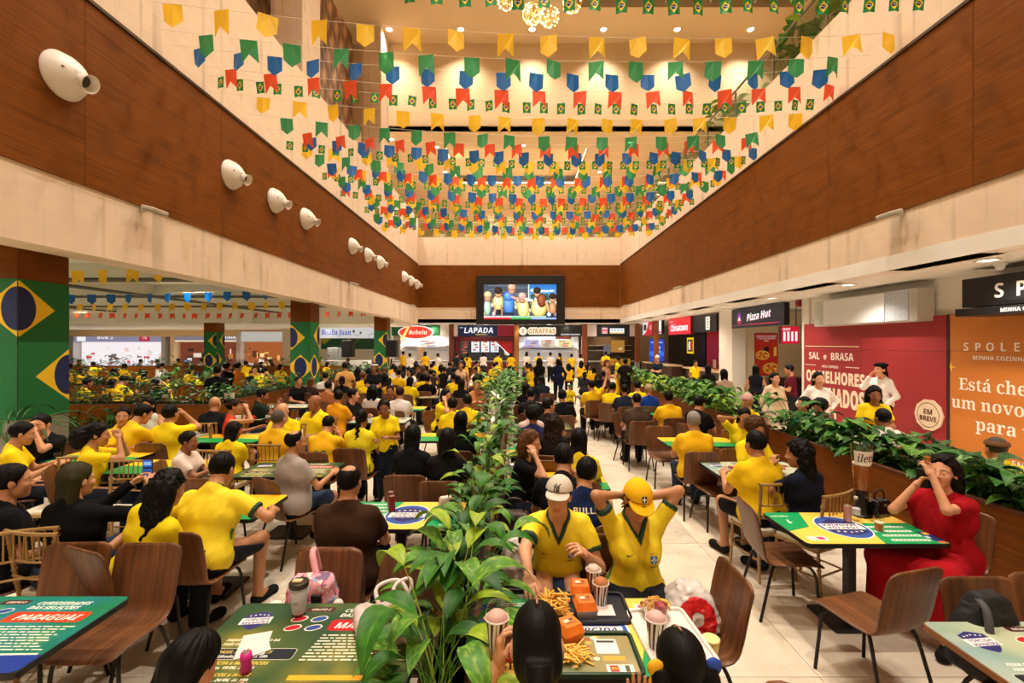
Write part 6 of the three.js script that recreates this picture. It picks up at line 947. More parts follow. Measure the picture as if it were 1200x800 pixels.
// --- left of the plants, near to far
P(-1.22, -3.33, 180, 'broad', { c: '#3a2518', skin: 'b', h: 'ring', hc: 'k', q: 0 }, 'bald-crowned man in a dark brown shirt at the crest-printed table', 's');
P(-1.13, -4.99, 180, 'table', { f: 1, c: '#121214', h: 'long', skin: 'c' }, 'woman with straight black hair and black top, left of two alike', 's');
P(-0.72, -4.79, 178, 'table', { f: 1, c: '#141214', h: 'long', skin: 'c' }, 'woman with straight black hair and black top, right of two alike', 's');
P(-0.72, -5.95, 175, 'up', { f: 1, c: '#15151a', h: 'long', skin: 'b' }, 'woman with black hair touching the plant row, in black', 's');
P(-1.05, -7.50, 182, 'table', { f: 1, h: 'short', skin: 'b' }, 'dark-haired person in a bright yellow shirt left of the plant row', 's');
P(-0.86, -8.0, 178, 'table', { h: 'short', skin: 'c' }, 'person in yellow with dark hair right against the plant row', 's');
P(-1.37, -8.88, 60, 'cheek', { f: 1, h: 'long', skin: 'a' }, 'woman in profile with black hair and a yellow sleeve, chin on hand', 's');
P(-0.95, -11.03, 5, 'table', { f: 1, c: '#d08a52', h: 'long', hc: 'o', skin: 'a' }, 'fair-haired woman in peach facing us near the plants', 's');
P(-1.37, -11.42, 178, 'table', { f: 1, c: '#17171c', h: 'long', skin: 'b' }, 'long-haired woman in black, left of the fair-haired one', 's');
P(-2.3, -4.75, 150, 'broadup', { s: 0.97, f: 1, c: '#a79c94', h: 'ring', hc: 'k', skin: 'b', leg: 'shorts' }, 'heavy person in a grey top with a shoulder strap at the dark green table', 's');
const braidGirl = P(-2.09, -6.15, 176, 'table', { f: 1, c: '#eddf28', h: 'braid', skin: 'c' }, 'girl with a long braid down the back of a lemon yellow shirt', 's');
braidGirl.decal('shirt_number', 0.03, 0.2, 0.13, 0.17, true, printM(90, 110, (g, w, h) => text(g, '7', w / 2, h / 2, h, '#157a3c')));
P(-1.80, -6.23, 5, 'hold', { f: 1, s: 0.85, h: 'braid', skin: 'c' }, 'dark-skinned girl standing at a table in a yellow shirt, facing us');
const ten = P(-2.50, -6.05, 178, 'eat', { s: 0.95, c: '#f0bb1c', h: 'buzz', skin: 'b' }, 'boy with a close crop and number 10 on his yellow shirt', 's');
ten.decal('shirt_number', 0, 0.2, 0.2, 0.18, true, printM(120, 110, (g, w, h) => text(g, '10', w / 2, h / 2, h, '#2d7a34')));
P(-3.37, -8.62, 160, 'turnl', { c: '#e8a01c', h: 'short', skin: 'b' }, 'man in an amber yellow shirt leaning towards a laughing woman', 's');
const buzz = P(-3.18, -6.08, 178, 'broad', { c: '#eab51c', h: 'buzz', hc: '#57504a', skin: 'b' }, 'buzz-cut grey man with a small brown crest on his yellow back', 'c');
buzz.decal('crest', 0, 0.33, 0.07, 0.09, true, printM(40, 50, (g, w, h) => ell(g, w / 2, h / 2, w * 0.4, h * 0.45, '#8a5a1e')));
P(-3.52, -6.85, 4, 'table', { h: 'none', skin: 'a' }, 'bald man in yellow facing us beyond the buzz-cut man', 'c');
P(-3.35, -7.55, -18, 'broadup', { top: 'vneck', h: 'none', skin: 'c', s: 1.04 }, 'big bald brown-skinned man in yellow turned towards us', 'c');
const curly = P(-3.60, -5.80, 176, 'table', { f: 1, s: 0.92, h: 'long', skin: 'c' }, 'person with long dark hair over a yellow shirt with dark print', 'c');
curly.decal('shirt_print', 0, 0.36, 0.3, 0.07, true, printM(140, 40, (g, w, h) => { const r = rngOf(3); for (let i = 0; i < 12; i++) ell(g, r() * w, r() * h, 5, 7, '#8a5a10'); }));
P(-4.51, -7.27, 120, 'drink', { f: 1, c: '#d8442a', top: 'tank', h: 'bun', skin: 'b', hat: 'band', hatc: '#3a2420' }, 'woman in a coral red top drinking, sunglasses on her hair', 'c');
P(-5.04, -7.61, 185, 'broad', { c: '#15171c', h: 'none', skin: 'b' }, 'bald man in a black shirt beside the woman in coral', 'c');
P(-3.69, -5.13, 100, 'kidreach', { s: 0.86, c: '#e6d3c6', h: 'short', skin: 'c' }, 'boy in a pale pink shirt leaning on the yellow table, in profile', 's');
P(-4.87, -6.41, 178, 'drink', { h: 'short', skin: 'b', s: 1.03 }, 'man in yellow with his arm raised to drink, seen from behind', 's');
P(-5.23, -6.37, 150, 'eat', { h: 'short', skin: 'b', s: 1.03, c: '#efc31e' }, 'dark-haired man in yellow bent over the table beside the plump-faced man', 's');
P(-5.46, -6.32, 75, 'lookr', { h: 'short', skin: 'b', c: '#efc31e' }, 'plump-faced man in yellow looking along the table', 's');
P(-5.98, -7.38, 8, 'up', { f: 1, c: '#cfd3bd', h: 'long', skin: 'b' }, 'smiling long-haired woman in a pale top facing us', 's');
P(-4.69, -5.10, 122, 'both', { f: 1, h: 'bigtail', skin: 'b', c: '#f0d11c' }, 'woman with bushy tied hair and clasped hands, yellow shirt', 's');
const paw = P(-5.60, -5.16, 130, 'table', { h: 'short', skin: 'b', c: '#f0d11c' }, 'man in yellow with a black paw print on his back', 's');
paw.decal('paw_print', 0.03, 0.2, 0.2, 0.2, true, printM(100, 100, (g) => { ell(g, 50, 64, 22, 18, '#14120e'); for (const [x, y] of [[18, 40], [38, 22], [62, 22], [82, 40]]) ell(g, x, y, 10, 13, '#14120e'); }));
P(-5.98, -5.72, 15, 'both', { h: 'short', skin: 'a', c: '#141418' }, 'dark-haired teenager in black drinking before the flag column', 's');
P(-3.69, -3.33, 140, 'up', { c: '#0d0d10', h: 'short', skin: 'b', q: 0 }, 'man in black with short hair in profile, nearest the flag column', 's');
const filmer = P(-3.25, -3.37, 172, 'film', { f: 1, c: '#0d0d10', top: 'long', h: 'long', hc: '#33301a', skin: 'a', q: 0 }, 'broad person in black with green and blond streaked hair, filming', 'c');
P(-2.52, -3.30, 160, 'leanon', { f: 1, h: 'wavy', skin: 'b', q: 0 }, 'woman with long curly black hair leaning on the man in the jersey', 's');
P(-2.42, -3.74, 176, 'armback', { top: 'jersey', h: 'short', skin: 'b', q: 0, leg: 'shorts', s: 1.04 }, 'broad man in a yellow jersey with one arm along the next chair', 's');
P(-3.05, -9.68, 178, 'up', { f: 1, c: '#d9cfc4', h: 'wavy', skin: 'b' }, 'woman in a pale top with a mass of dark hair, left of the white shirt', 's');
P(-2.37, -9.30, 174, 'broad', { c: '#e2d8d4', h: 'short', hc: 'b', skin: 'b' }, 'brown-haired man in a white shirt, broad back to us', 's');
P(-3.18, -8.88, 62, 'lookl', { f: 1, c: '#141418', h: 'short', skin: 'a' }, 'laughing woman in black, in profile, at mid left', 's');
P(-2.66, -9.59, 10, 'up', { c: '#1a1614', h: 'short', skin: 'c' }, 'dark man facing us just behind the white shirt', 's');
P(-2.83, -12.16, 172, 'table', { f: 1, h: 'long', skin: 'b' }, 'woman with long black hair over yellow, beyond the white shirt', 's');
P(-2.50, -12.82, 170, 'wide', { c: '#101216', h: 'short', skin: 'b' }, 'man in black with an arm along the chairs, beyond the white shirt', 's');
const polo = P(-4.79, -12.69, -140, 'stand', { c: '#d9a860', h: 'buzz', skin: 'c' }, 'man standing in a tan polo shirt near the middle flag column');
P(-3.74, -11.99, 5, 'fold', { f: 1, c: '#12141a', h: 'long', skin: 'c', hat: 'band', hatc: '#e6e0d8' }, 'woman in dark clothes with a white headband, standing');
P(-1.76, -14.47, 8, 'stand', { f: 1, c: '#cfae96', top: 'tank', leg: 'skirt', lc: '#cfae96', h: 'bun', skin: 'b', s: 0.96 }, 'woman in a pale sleeveless dress standing among the tables');
// --- the sign side of the aisle
const poloMan = P(2.36, -4.49, 190, 'broad', { c: '#f2c81a', h: 'short', skin: 'b', leg: 'shorts', q: 0, s: 1.02 }, 'man in a yellow polo and black shorts on a gilt chair by the planter', 'c');
{ const c = part('collar', tube([[-0.07, 0, -0.03], [-0.05, 0.012, -0.065], [0, 0.018, -0.075], [0.05, 0.012, -0.065], [0.07, 0, -0.03]], 0.014, 20, 8), mat('#1f6a3a', 0.8), poloMan.g, 'green collar'); c.position.copy(poloMan.r.T(0, 0.47, 0.0)); c.quaternion.copy(poloMan.r.qT); }
P(2.60, -4.19, 205, 'straw', { f: 1, c: '#14182a', h: 'wavy', skin: 'b', q: 0 }, 'woman with long dark curls in navy, raising a straw, by the planter', 'c');
P(2.84, -5.39, 10, 'table', { f: 1, h: 'afro', hc: '#4a2f1a', skin: 'b' }, 'woman with frizzy brown hair hidden behind the polo man', 's');
P(2.31, -5.93, 176, 'broad', { c: '#efbb1a', h: 'short', hc: 'g', skin: 'b' }, 'grey-haired man in a yellow shirt at the green and yellow table', 's');
P(3.30, -6.58, -12, 'headhand', { f: 1, h: 'long', skin: 'b', s: 0.96 }, 'young woman in yellow facing us, hand at her head', 's');
P(3.12, -7.74, 130, 'table', { c: '#101014', h: 'short', skin: 'b' }, 'man in black with his back to the far planter', 's');
P(3.93, -7.74, 190, 'up', { f: 1, h: 'none', hat: 'tallcap', hatc: '#d8a8a0', skin: 'b' }, 'person in a pink floral head cover and yellow shirt at the planter gap', 's');
P(2.15, -8.13, 180, 'broad', { c: '#4a3a30', h: 'buzz', skin: 'b' }, 'man with a close crop in a dusty brown shirt, back to us', 's');
P(2.83, -8.47, 182, 'broad', { c: '#edb91a', h: 'short', skin: 'c' }, 'man in yellow with dark sleeves beside the far planter', 's');
P(2.35, -9.88, 178, 'broad', { c: '#1c2638', h: 'buzz', skin: 'c' }, 'man in a dark blue shirt beyond the brown shirt', 's');
P(2.87, -9.88, 174, 'up', { c: '#1a3fa0', h: 'short', hc: '#b09870', skin: 'a', f: 1 }, 'fair-haired person in a bright blue shirt by the far planter', 's');
P(2.87, -10.78, 180, 'table', { h: 'short', skin: 'b' }, 'person in plain yellow between the blue shirts', 's');
P(2.15, -11.13, 178, 'wide', { s: 0.94, c: '#efb71a', h: 'short', skin: 'b' }, 'kid in yellow with an arm along the next chair', 's');
const nine = P(1.80, -10.90, 185, 'raise', { h: 'short', skin: 'b', c: '#efc01a' }, 'person in yellow stretching one arm out into the aisle', 's');
P(2.21, -10.43, 150, 'table', { h: 'short', skin: 'b', c: '#f0d31a' }, 'person in lemon yellow with a number, turned to the planter', 's');
P(1.55, -16.88, 178, 'walk', { f: 1, c: '#131a33', top: 'long', lc: '#131a33', h: 'long', skin: 'b', s: 0.97 }, 'woman in navy with long black hair walking away up the aisle');
const kid = P(1.52, -12.88, 176, 'stand', { s: 0.61, h: 'none', hat: 'beret', hatc: '#1d6a34', leg: 'shorts', lc: '#101814', skin: 'b' }, 'small child in yellow and dark shorts with a green hat in the aisle');
kid.decal('shirt_number', 0, 0.22, 0.2, 0.18, true, printM(120, 110, (g, w, h) => text(g, '17', w / 2, h / 2, h, '#1f6a2c')));
P(0.81, -15.99, 178, 'fold', { f: 1, c: '#0f1114', h: 'wavy', skin: 'b' }, 'woman in black with wavy hair standing left of the walker');
P(3.24, -16.27, 50, 'hold', { f: 1, c: '#d89a72', h: 'wavy', hc: '#6a3a20', skin: 'a', s: 0.96 }, 'auburn-haired woman in peach standing by the planter end');
P(4.03, -17.77, 70, 'hold', { f: 1, leg: 'skirt', lc: '#f0c81a', h: 'bun', skin: 'b' }, 'tall woman in a yellow dress with hair up, by the planter end');
P(3.77, -15.71, 160, 'stand', { c: '#1a1416', h: 'short', skin: 'c' }, 'man in black beside the woman in the yellow dress');
P(5.66, -18.27, -40, 'fold', { c: '#1a2430', h: 'short', hat: 'tallcap', hatc: '#ece8e2', skin: 'b' }, 'cook in a white cap before the blue poster');
P(5.45, -8.2, -8, 'hips', { f: 1, c: '#ece6e2', top: 'long', lc: '#8f9aa4', h: 'long', skin: 'a', s: 1.0 }, 'woman in a white blouse standing before the red hoarding');
P(7.4, -9.25, -80, 'mouth', { f: 1, c: '#e9e6e2', top: 'long', lc: '#14141a', h: 'pony', hat: 'beret', hatc: '#0e0e12', skin: 'a', s: 1.07 }, 'waitress in a black beret and white sleeves, in profile');
P(5.2, -6.6, -25, 'hold', { f: 1, h: 'wavy', skin: 'c', s: 0.94, c: '#efcf1a' }, 'woman with long braids in a yellow shirt looking down by the hoarding');
P(4.96, -6.16, 178, 'up', { c: '#e6e2de', h: 'short', skin: 'c' }, 'boy with black hair and a white shirt behind the near planter', 's');
P(4.92, -7.38, -70, 'table', { c: '#4a3026', h: 'afro', skin: 'c', s: 0.98 }, 'curly-haired boy in profile behind the planter, before the white blouse', 's');
P(4.74, -7.50, -80, 'up', { f: 1, c: '#1f7a5c', h: 'long', skin: 'b' }, 'dark-haired woman in green in profile behind the planter', 's');
P(4.75, -4.5, 165, 'table', { h: 'buzz', hc: '#4e463e', hat: 'band', hatc: '#7a5638', skin: 'b', s: 0.96 }, 'man with a brown striped headband behind the planter, before the tan hoarding', 's');
P(6.29, -11.94, 150, 'stand', { f: 1, c: '#171a24', top: 'tank', leg: 'skirt', lc: '#171a24', h: 'long', skin: 'b', s: 0.97 }, 'long-haired woman in a dark sleeveless dress by the pizza recess');
P(5.17, -9.09, 5, 'stand', { f: 1, c: '#dcc4a4', top: 'long', leg: 'skirt', lc: '#e0d2bc', h: 'long', skin: 'a', s: 0.96 }, 'long-haired woman in a cream cardigan and dress facing us');
P(6.65, -11.10, -110, 'hold', { c: '#5a1626', h: 'short', skin: 'b' }, 'man in a maroon shirt at the dark pizza counter');
P(7.14, -18.12, 20, 'stand', { s: 0.9, h: 'short', skin: 'b' }, 'boy in yellow standing before the red shop counter');
P(5.38, -12.79, 175, 'stand', { f: 1, c: '#1a1214', h: 'long', skin: 'b', s: 0.95 }, 'woman with long dark hair and dark top at the red shop, left of two');
P(4.86, -10.66, 170, 'stand', { f: 1, c: '#b59a88', h: 'long', skin: 'b', s: 0.95 }, 'woman with long dark hair and a beige top, right of two at the red shop');
P(4.52, -10.43, 60, 'up', { c: '#2a4a9a', h: 'short', skin: 'b' }, 'boy in blue low behind the far planter leaves', 's');
const redWoman = P(3.35, -3.57, -66, 'redcall', { f: 1, c: '#a3101c', top: 'dress', leg: 'skirt', lc: '#a3101c', h: 'wavy', skin: 'a', q: 0 }, 'woman in a red dress drinking while on the phone, against the planter', 's');
// --- the dining hall on the far side of the columns
P(-10.77, -12.48, 178, 'slump', { c: '#e8c81c', h: 'short', skin: 'c', s: 1.1 }, 'broad back in yellow among the hall plants', 's');
P(-11.02, -11.70, 150, 'table', { c: '#d8c02a', h: 'short', skin: 'c' }, 'person in yellow with dark stripes in the dining hall', 's');
P(-10.37, -13.55, 200, 'eat', { c: '#d6da1c', h: 'short', skin: 'c' }, 'person in acid yellow bent sideways in the dining hall', 's');
P(-14.85, -18.97, 140, 'up', { c: '#d8d8dc', h: 'short', skin: 'c' }, 'person in a white shirt standing out in the dining hall', 's');
P(-7.71, -12.60, 165, 'stand', { c: '#d0761c', h: 'short', skin: 'b', lc: '#d0761c' }, 'standing man in orange beside the lone column');
P(-7.95, -12.50, 170, 'fold', { c: '#0d0e12', h: 'short', skin: 'c' }, 'standing man in black left of the man in orange');
P(-7.00, -10.66, 200, 'stand', { c: '#14161c', h: 'short', skin: 'c' }, 'standing man in dark blue-black before the lone column');
P(-9.10, -16.17, 178, 'up', { c: '#d6cf1c', h: 'short', hat: 'cap', hatc: '#dcd6cc', skin: 'b' }, 'person in a white cap and yellow in the hall edge', 'c');
P(-7.28, -12.48, 178, 'broad', { c: '#5a6468', h: 'short', skin: 'c' }, 'person in a grey-blue shirt, back to us, at the hall edge', 'c');
P(-5.82, -12.16, 60, 'up', { c: '#0f0f13', h: 'short', skin: 'b' }, 'man in black in profile before the middle flag column', 's');
P(-4.99, -8.95, 120, 'phone', { c: '#1c2a22', h: 'short', skin: 'c' }, 'person in dark green holding a lit phone by the gilt chairs', 'c');
P(-4.45, -10.78, 175, 'table', { f: 1, c: '#a8683c', h: 'short', skin: 'b' }, 'person in a rust top at the foot of the middle flag column', 's');
P(-9.74, -13.95, 165, 'table', { c: '#cfc81c', h: 'short', skin: 'c', s: 1.02 }, 'person in yellow-green near the lone column', 's');
P(-7.26, -10.78, 30, 'up', { c: '#dfba1c', h: 'short', skin: 'c' }, 'person in bright yellow between hall and seating', 's');
// --- the crowd under the screen
{
  const r = rngOf(91), tops = ['#f0c01a', '#f2d01c', '#eeb61a', '#f0c81c', '#e9c21c', '#16171c', '#1c2130', '#23262c', '#e6e0d8', '#3a2a24', '#f2cf1a', '#eab81a'], far = [];
  const zs = [12.4, 13.6, 14.9, 16.2, 17.6, 19.0, 20.6, 22.4];
  zs.forEach((z, k) => { for (let x = -5.6; x < (k < 4 ? 3.1 : 3.6); x += 0.62 + r() * 0.42) { if (abs(x + 0.33) < 0.6 || (x > 0.95 && x < 2.0) || r() < 0.12) continue; far.push([x + (r() - 0.5) * 0.2, -(z + (r() - 0.5) * 0.5), k]); } });
  const rowsWord = ['nearest far row', 'second far row', 'third far row', 'fourth far row', 'fifth far row', 'sixth far row', 'seventh far row', 'eighth far row'], nth = ['first', 'second', 'third', 'fourth', 'fifth', 'sixth', 'seventh', 'eighth', 'ninth', 'tenth', 'eleventh', 'twelfth', 'thirteenth', 'fourteenth'];
  const cnt = {}, poseK = ['table', 'up', 'lookl', 'lookr', 'eat', 'drink', 'table', 'up', 'cheek'], hk = ['short', 'short', 'long', 'wavy', 'short', 'bun', 'afro', 'long', 'buzz'];
  const cw = { '#16171c': 'black', '#1c2130': 'navy', '#23262c': 'charcoal', '#e6e0d8': 'white', '#3a2a24': 'brown' };
  for (const [x, z, k] of far) {
    const f = r() < 0.5 ? 1 : 0, c = tops[floor(r() * tops.length)], i = cnt[k] = (cnt[k] ?? -1) + 1, turn = r() < 0.78 ? 180 + (r() - 0.5) * 40 : (r() - 0.5) * 150;
    P(x, z, turn, poseK[floor(r() * poseK.length)], { f, c, h: f ? ['long', 'wavy', 'bun', 'pony'][floor(r() * 4)] : hk[floor(r() * hk.length)], hc: r() < 0.12 ? 'n' : r() < 0.06 ? 'g' : 'k', skin: 'abccbbcd'[floor(r() * 8)], s: 0.95 + r() * 0.09, lc: K }, `person in ${cw[c] ?? 'yellow'}, ${rowsWord[k]}, ${nth[i]} from the dining hall`, k < 3 ? 's' : null);
  }
  // queueing and standing people at the counters
  const q = [[-7.2, -25.5], [-6.5, -26.2], [-5.9, -25.2], [-5.2, -26.0], [-4.4, -25.6], [-3.4, -26], [-2.7, -25.4], [-1.9, -26.2], [-1.0, -25.3], [-0.3, -26.1], [0.6, -25.5], [1.3, -26.3], [1.9, -25.2], [2.5, -26.2], [3.1, -25.5], [3.7, -26.3], [5.2, -26.4]];
  const sh = ['at the oval-sign counter', 'at the maroon counter', 'at the burger counter', 'at the dark-sign counter'], qn = {};
  q.forEach(([x, z]) => { const f = r() < 0.5 ? 1 : 0, c = tops[floor(r() * tops.length)], w = sh[x < -4.1 ? 0 : x < 0.1 ? 1 : x < 4.3 ? 2 : 3], i = qn[w] = (qn[w] ?? -1) + 1; P(x, z, 180 + (r() - 0.5) * 70, ['stand', 'fold', 'stand', 'hold'][floor(r() * 4)], { f, c, h: f ? 'long' : 'short', skin: 'abcb'[floor(r() * 4)], s: 0.93 + r() * 0.1, lc: K }, `person in ${cw[c] ?? 'yellow'} queueing ${w}, ${nth[i]} from the dining hall`); });
  // the crowd inside the dining hall
  const hall = []; [[11.9, -7.9], [15.2, -8.4], [17.2, -8.2], [19.5, -8.4], [21.6, -9], [26, -9.5]].forEach(([z, x0], k) => { for (let x = x0; x > -7 - z * 0.93; x -= 1.0 + r() * 0.75) if (r() > 0.1 && abs(x + 14.9) > 0.7) hall.push([x, -(z + (r() - 0.5) * 0.8), k]); });
  const hn = {}, hw = ['first', 'second', 'third', 'fourth', 'fifth', 'sixth'];
  for (const [x, z, k] of hall) { const f = r() < 0.5 ? 1 : 0, c = tops[floor(r() * tops.length)], i = hn[k] = (hn[k] ?? -1) + 1; if (i > 13) continue; P(x, z, 180 + (r() - 0.5) * 300 * (r() < 0.4 ? 1 : 0.15), poseK[floor(r() * poseK.length)], { f, c, h: f ? 'long' : 'short', skin: 'abccd'[floor(r() * 5)], s: 0.95 + r() * 0.1, lc: K }, `person in ${cw[c] ?? 'yellow'}, dining hall ${hw[k]} row, ${nth[i]} from the columns`, k < 1 ? 's' : null); }
}
// pale partings in the two girls' hair
for (const o of [girlCup, girlTray]) { const m = part('parting', tube([[0.004, 0.108, 0.07], [0, 0.131, 0.03], [-0.002, 0.136, -0.02], [0, 0.122, -0.07]], 0.0035, 16, 5), mat('#b98a66', 0.7), o.g); m.position.copy(o.r.hc); m.quaternion.copy(o.r.qH); }

// ---------- planters and their plants ----------
const leafTex = (a, b, vein, s) => dataTex(128, 256, (u, v) => { const m = abs(u - 0.5) * 2, k = 0.8 + 0.25 * tnoise(u * 6, v * 9, 6, 9, s), ve = (abs(((v * 9 - m * 2.2) % 1 + 1) % 1 - 0.5) > 0.42 ? 0.18 : 0) + (m < 0.05 ? 0.4 : 0), t = clamp(vein * (tnoise(u * 9, v * 14, 9, 14, s + 3) - 0.4) * 3 + ve, 0, 1); return [0, 1, 2].map((i) => (a[i] + (b[i] - a[i]) * t) * k); });
const leafM = [[[54, 118, 34], [120, 170, 70], 0.12, 3], [[34, 88, 26], [84, 140, 56], 0.06, 5], [[84, 146, 44], [160, 196, 86], 0.5, 7], [[150, 184, 40], [206, 216, 84], 0.3, 9], [[46, 104, 38], [186, 208, 150], 0.55, 11]].map(([a, b, v, s]) => new THREE.MeshPhysicalMaterial({ map: leafTex(a, b, v, s), roughness: 0.46, specularIntensity: 0.5, transmission: 0.15, thickness: 0, side: THREE.DoubleSide }));
function leafG(stem, rise, len, wid, droop, heart) {         // a stalk that arches out of the soil and a folded, drooping blade
  const P = [], UV = [], I = [], pt = (t) => { const h = t * stem; return [rise * h * (0.25 + 0.75 * t), h * (1 - 0.28 * rise * t)]; }, [bx0, by0] = pt(1);
  const N = 5; for (let i = 0; i <= N; i++) { const [z, y] = pt(i / N), r = 0.0045 - 0.0015 * i / N; for (let k = 0; k < 3; k++) { P.push(r * cos(k * 2.094), y + r * 0.3 * sin(k * 2.094), z + r * sin(k * 2.094)); UV.push(0.5, 0.02); } }
  for (let i = 0; i < N; i++) for (let k = 0; k < 3; k++) { const a = i * 3 + k, b = i * 3 + (k + 1) % 3; I.push(a, b, a + 3, b, b + 3, a + 3); }
  const o = P.length / 3, M = 8; let ang = 0.9 - rise * 0.6, y = by0, z = bx0;
  for (let i = 0; i <= M; i++) { const t = i / M, w = wid * (heart ? sin(PI * Math.pow(t, 0.62)) * (1 - 0.15 * t) : Math.pow(sin(PI * Math.pow(t, 0.8)), 0.9)) / 2; const fold = w * 0.35; P.push(-w, y + fold, z, 0, y, z, w, y + fold, z); UV.push(0, t, 0.5, t, 1, t); y += sin(ang) * len / M; z += cos(ang) * len / M; ang -= droop / M; }
  for (let i = 0; i < M; i++) for (let k = 0; k < 2; k++) { const a = o + i * 3 + k; I.push(a, a + 1, a + 3, a + 1, a + 4, a + 3); }
  const g = new THREE.BufferGeometry(); g.setAttribute('position', new THREE.Float32BufferAttribute(P, 3)); g.setAttribute('uv', new THREE.Float32BufferAttribute(UV, 2)); g.setIndex(I); g.computeVertexNormals(); return g;
}
const lily = [[0.42, 0.35, 0.27, 0.1, 1.5], [0.5, 0.2, 0.3, 0.11, 1.8], [0.34, 0.6, 0.25, 0.095, 1.3], [0.28, 0.9, 0.24, 0.09, 1.2], [0.56, 0.45, 0.28, 0.1, 2.2], [0.2, 0.7, 0.2, 0.08, 1.0]].map((a) => leafG(...a));
const pothos = [[0.2, 0.5, 0.18, 0.15, 1.3, 1], [0.28, 0.3, 0.2, 0.16, 1.6, 1], [0.14, 0.9, 0.16, 0.14, 1.4, 1], [0.34, 0.6, 0.2, 0.15, 1.9, 1], [0.1, 1.1, 0.14, 0.12, 1.2, 1]].map((a) => leafG(...a));
const flowerG = (() => { const s = leafG(0.62, 0.12, 0.13, 0.06, 0.2, 0); return s; })(), flowerM = mat('#efeadf', 0.5, { side: THREE.DoubleSide });
function clump(label, x, y, z, set, n, sc, mixed, cat = 'plant', name = 'peace_lily', flowers = 0, group) {
  const o = base(name, label, cat, [x, y, z], 0, group);
  for (let i = 0; i < n; i++) { const m = part('leaf', set[floor(rnd() * set.length)], leafM[mixed[floor(rnd() * mixed.length)]], o); m.rotation.set(rr(-0.12, 0.12), i * 2.4 + rr(-0.5, 0.5), rr(-0.12, 0.12)); m.scale.setScalar(sc * rr(0.75, 1.2)); m.position.set(rr(-0.05, 0.05), rr(-0.03, 0.0), rr(-0.08, 0.08)); }
  for (let i = 0; i < flowers; i++) { const m = part('flower', flowerG, flowerM, o); m.rotation.y = rr(0, 6.28); m.scale.setScalar(sc * rr(0.9, 1.15)); }
  return o;
}
const bulk = (set, n, w, d, sc, mi) => { const l = []; for (let i = 0; i < n; i++) { const g = set[floor(rnd() * set.length)].clone(), s = sc * rr(0.7, 1.25); g.scale(s, s, s); g.rotateZ(rr(-0.15, 0.15)); g.rotateY(rnd() * 6.28); g.translate(rr(-w, w), 0, rr(-d, d)); l.push(g); } return join(l); };
const boardM = panelMats, soilM = mat('#2a1d14', 0.95);
function planter(label, x0, x1, z0, z1, h, along, pieces) {   // a timber-clad trough
  const o = base('planter', label, 'planter', [(x0 + x1) / 2, 0, (z0 + z1) / 2]), w = x1 - x0, d = z0 - z1, n = max(1, Math.round((along === 'z' ? d : w) / pieces)), L = (along === 'z' ? d : w) / n;
  part('core', bx(w - 0.05, h - 0.04, d - 0.05, 0, (h - 0.04) / 2, 0), mat('#3a2413', 0.7), o); part('soil', bx(w - 0.07, 0.02, d - 0.07, 0, h - 0.05, 0), soilM, o);
  const bm = () => pick(boardM);
  for (let i = 0; i < n; i++) for (const s of [-1, 1]) for (const [yy, hh] of [[h * 0.25, h * 0.5], [h * 0.75, h * 0.5]]) { const g = along === 'z' ? rbx(0.025, hh - 0.004, L - 0.006, 0.003, s * (w / 2 - 0.0125), yy, -d / 2 + (i + 0.5) * L, 1) : rbx(L - 0.006, hh - 0.004, 0.025, 0.003, -w / 2 + (i + 0.5) * L, yy, s * (d / 2 - 0.0125), 1); part('panel', uvm(g, rnd() * 2, rnd()), bm(), o); }
  for (const s of [-1, 1]) part('panel', uvm(along === 'z' ? bx(w - 0.05, h, 0.025, 0, h / 2, s * (d / 2 - 0.0125)) : bx(0.025, h, d - 0.05, s * (w / 2 - 0.0125), h / 2, 0)), bm(), o);
  for (const s of [-1, 1]) part('cap_rail', along === 'z' ? rbx(0.05, 0.02, d, 0.004, s * (w / 2 - 0.02), h + 0.008, 0) : rbx(w, 0.02, 0.05, 0.004, 0, h + 0.008, s * (d / 2 - 0.02)), mat('#5a3417', 0.5), o);
  return o;
}
function green(o, list) { for (const [geo, mi, spots] of list) { const gs = spots.map(([x, y, z, r, s]) => { const g = geo.clone(); g.rotateY(r); g.scale(s, s, s); return g.translate(x, y, z); }); const m = part('foliage', join(gs), leafM[mi], o); m.userData.kind = 'stuff'; } }
const bulkL = [0, 1, 2].map(() => bulk(lily, 26, 0.12, 0.2, 1, 0)), bulkP = [0, 1, 2].map(() => bulk(pothos, 30, 0.18, 0.2, 1, 0));
rnd = rngOf(55);
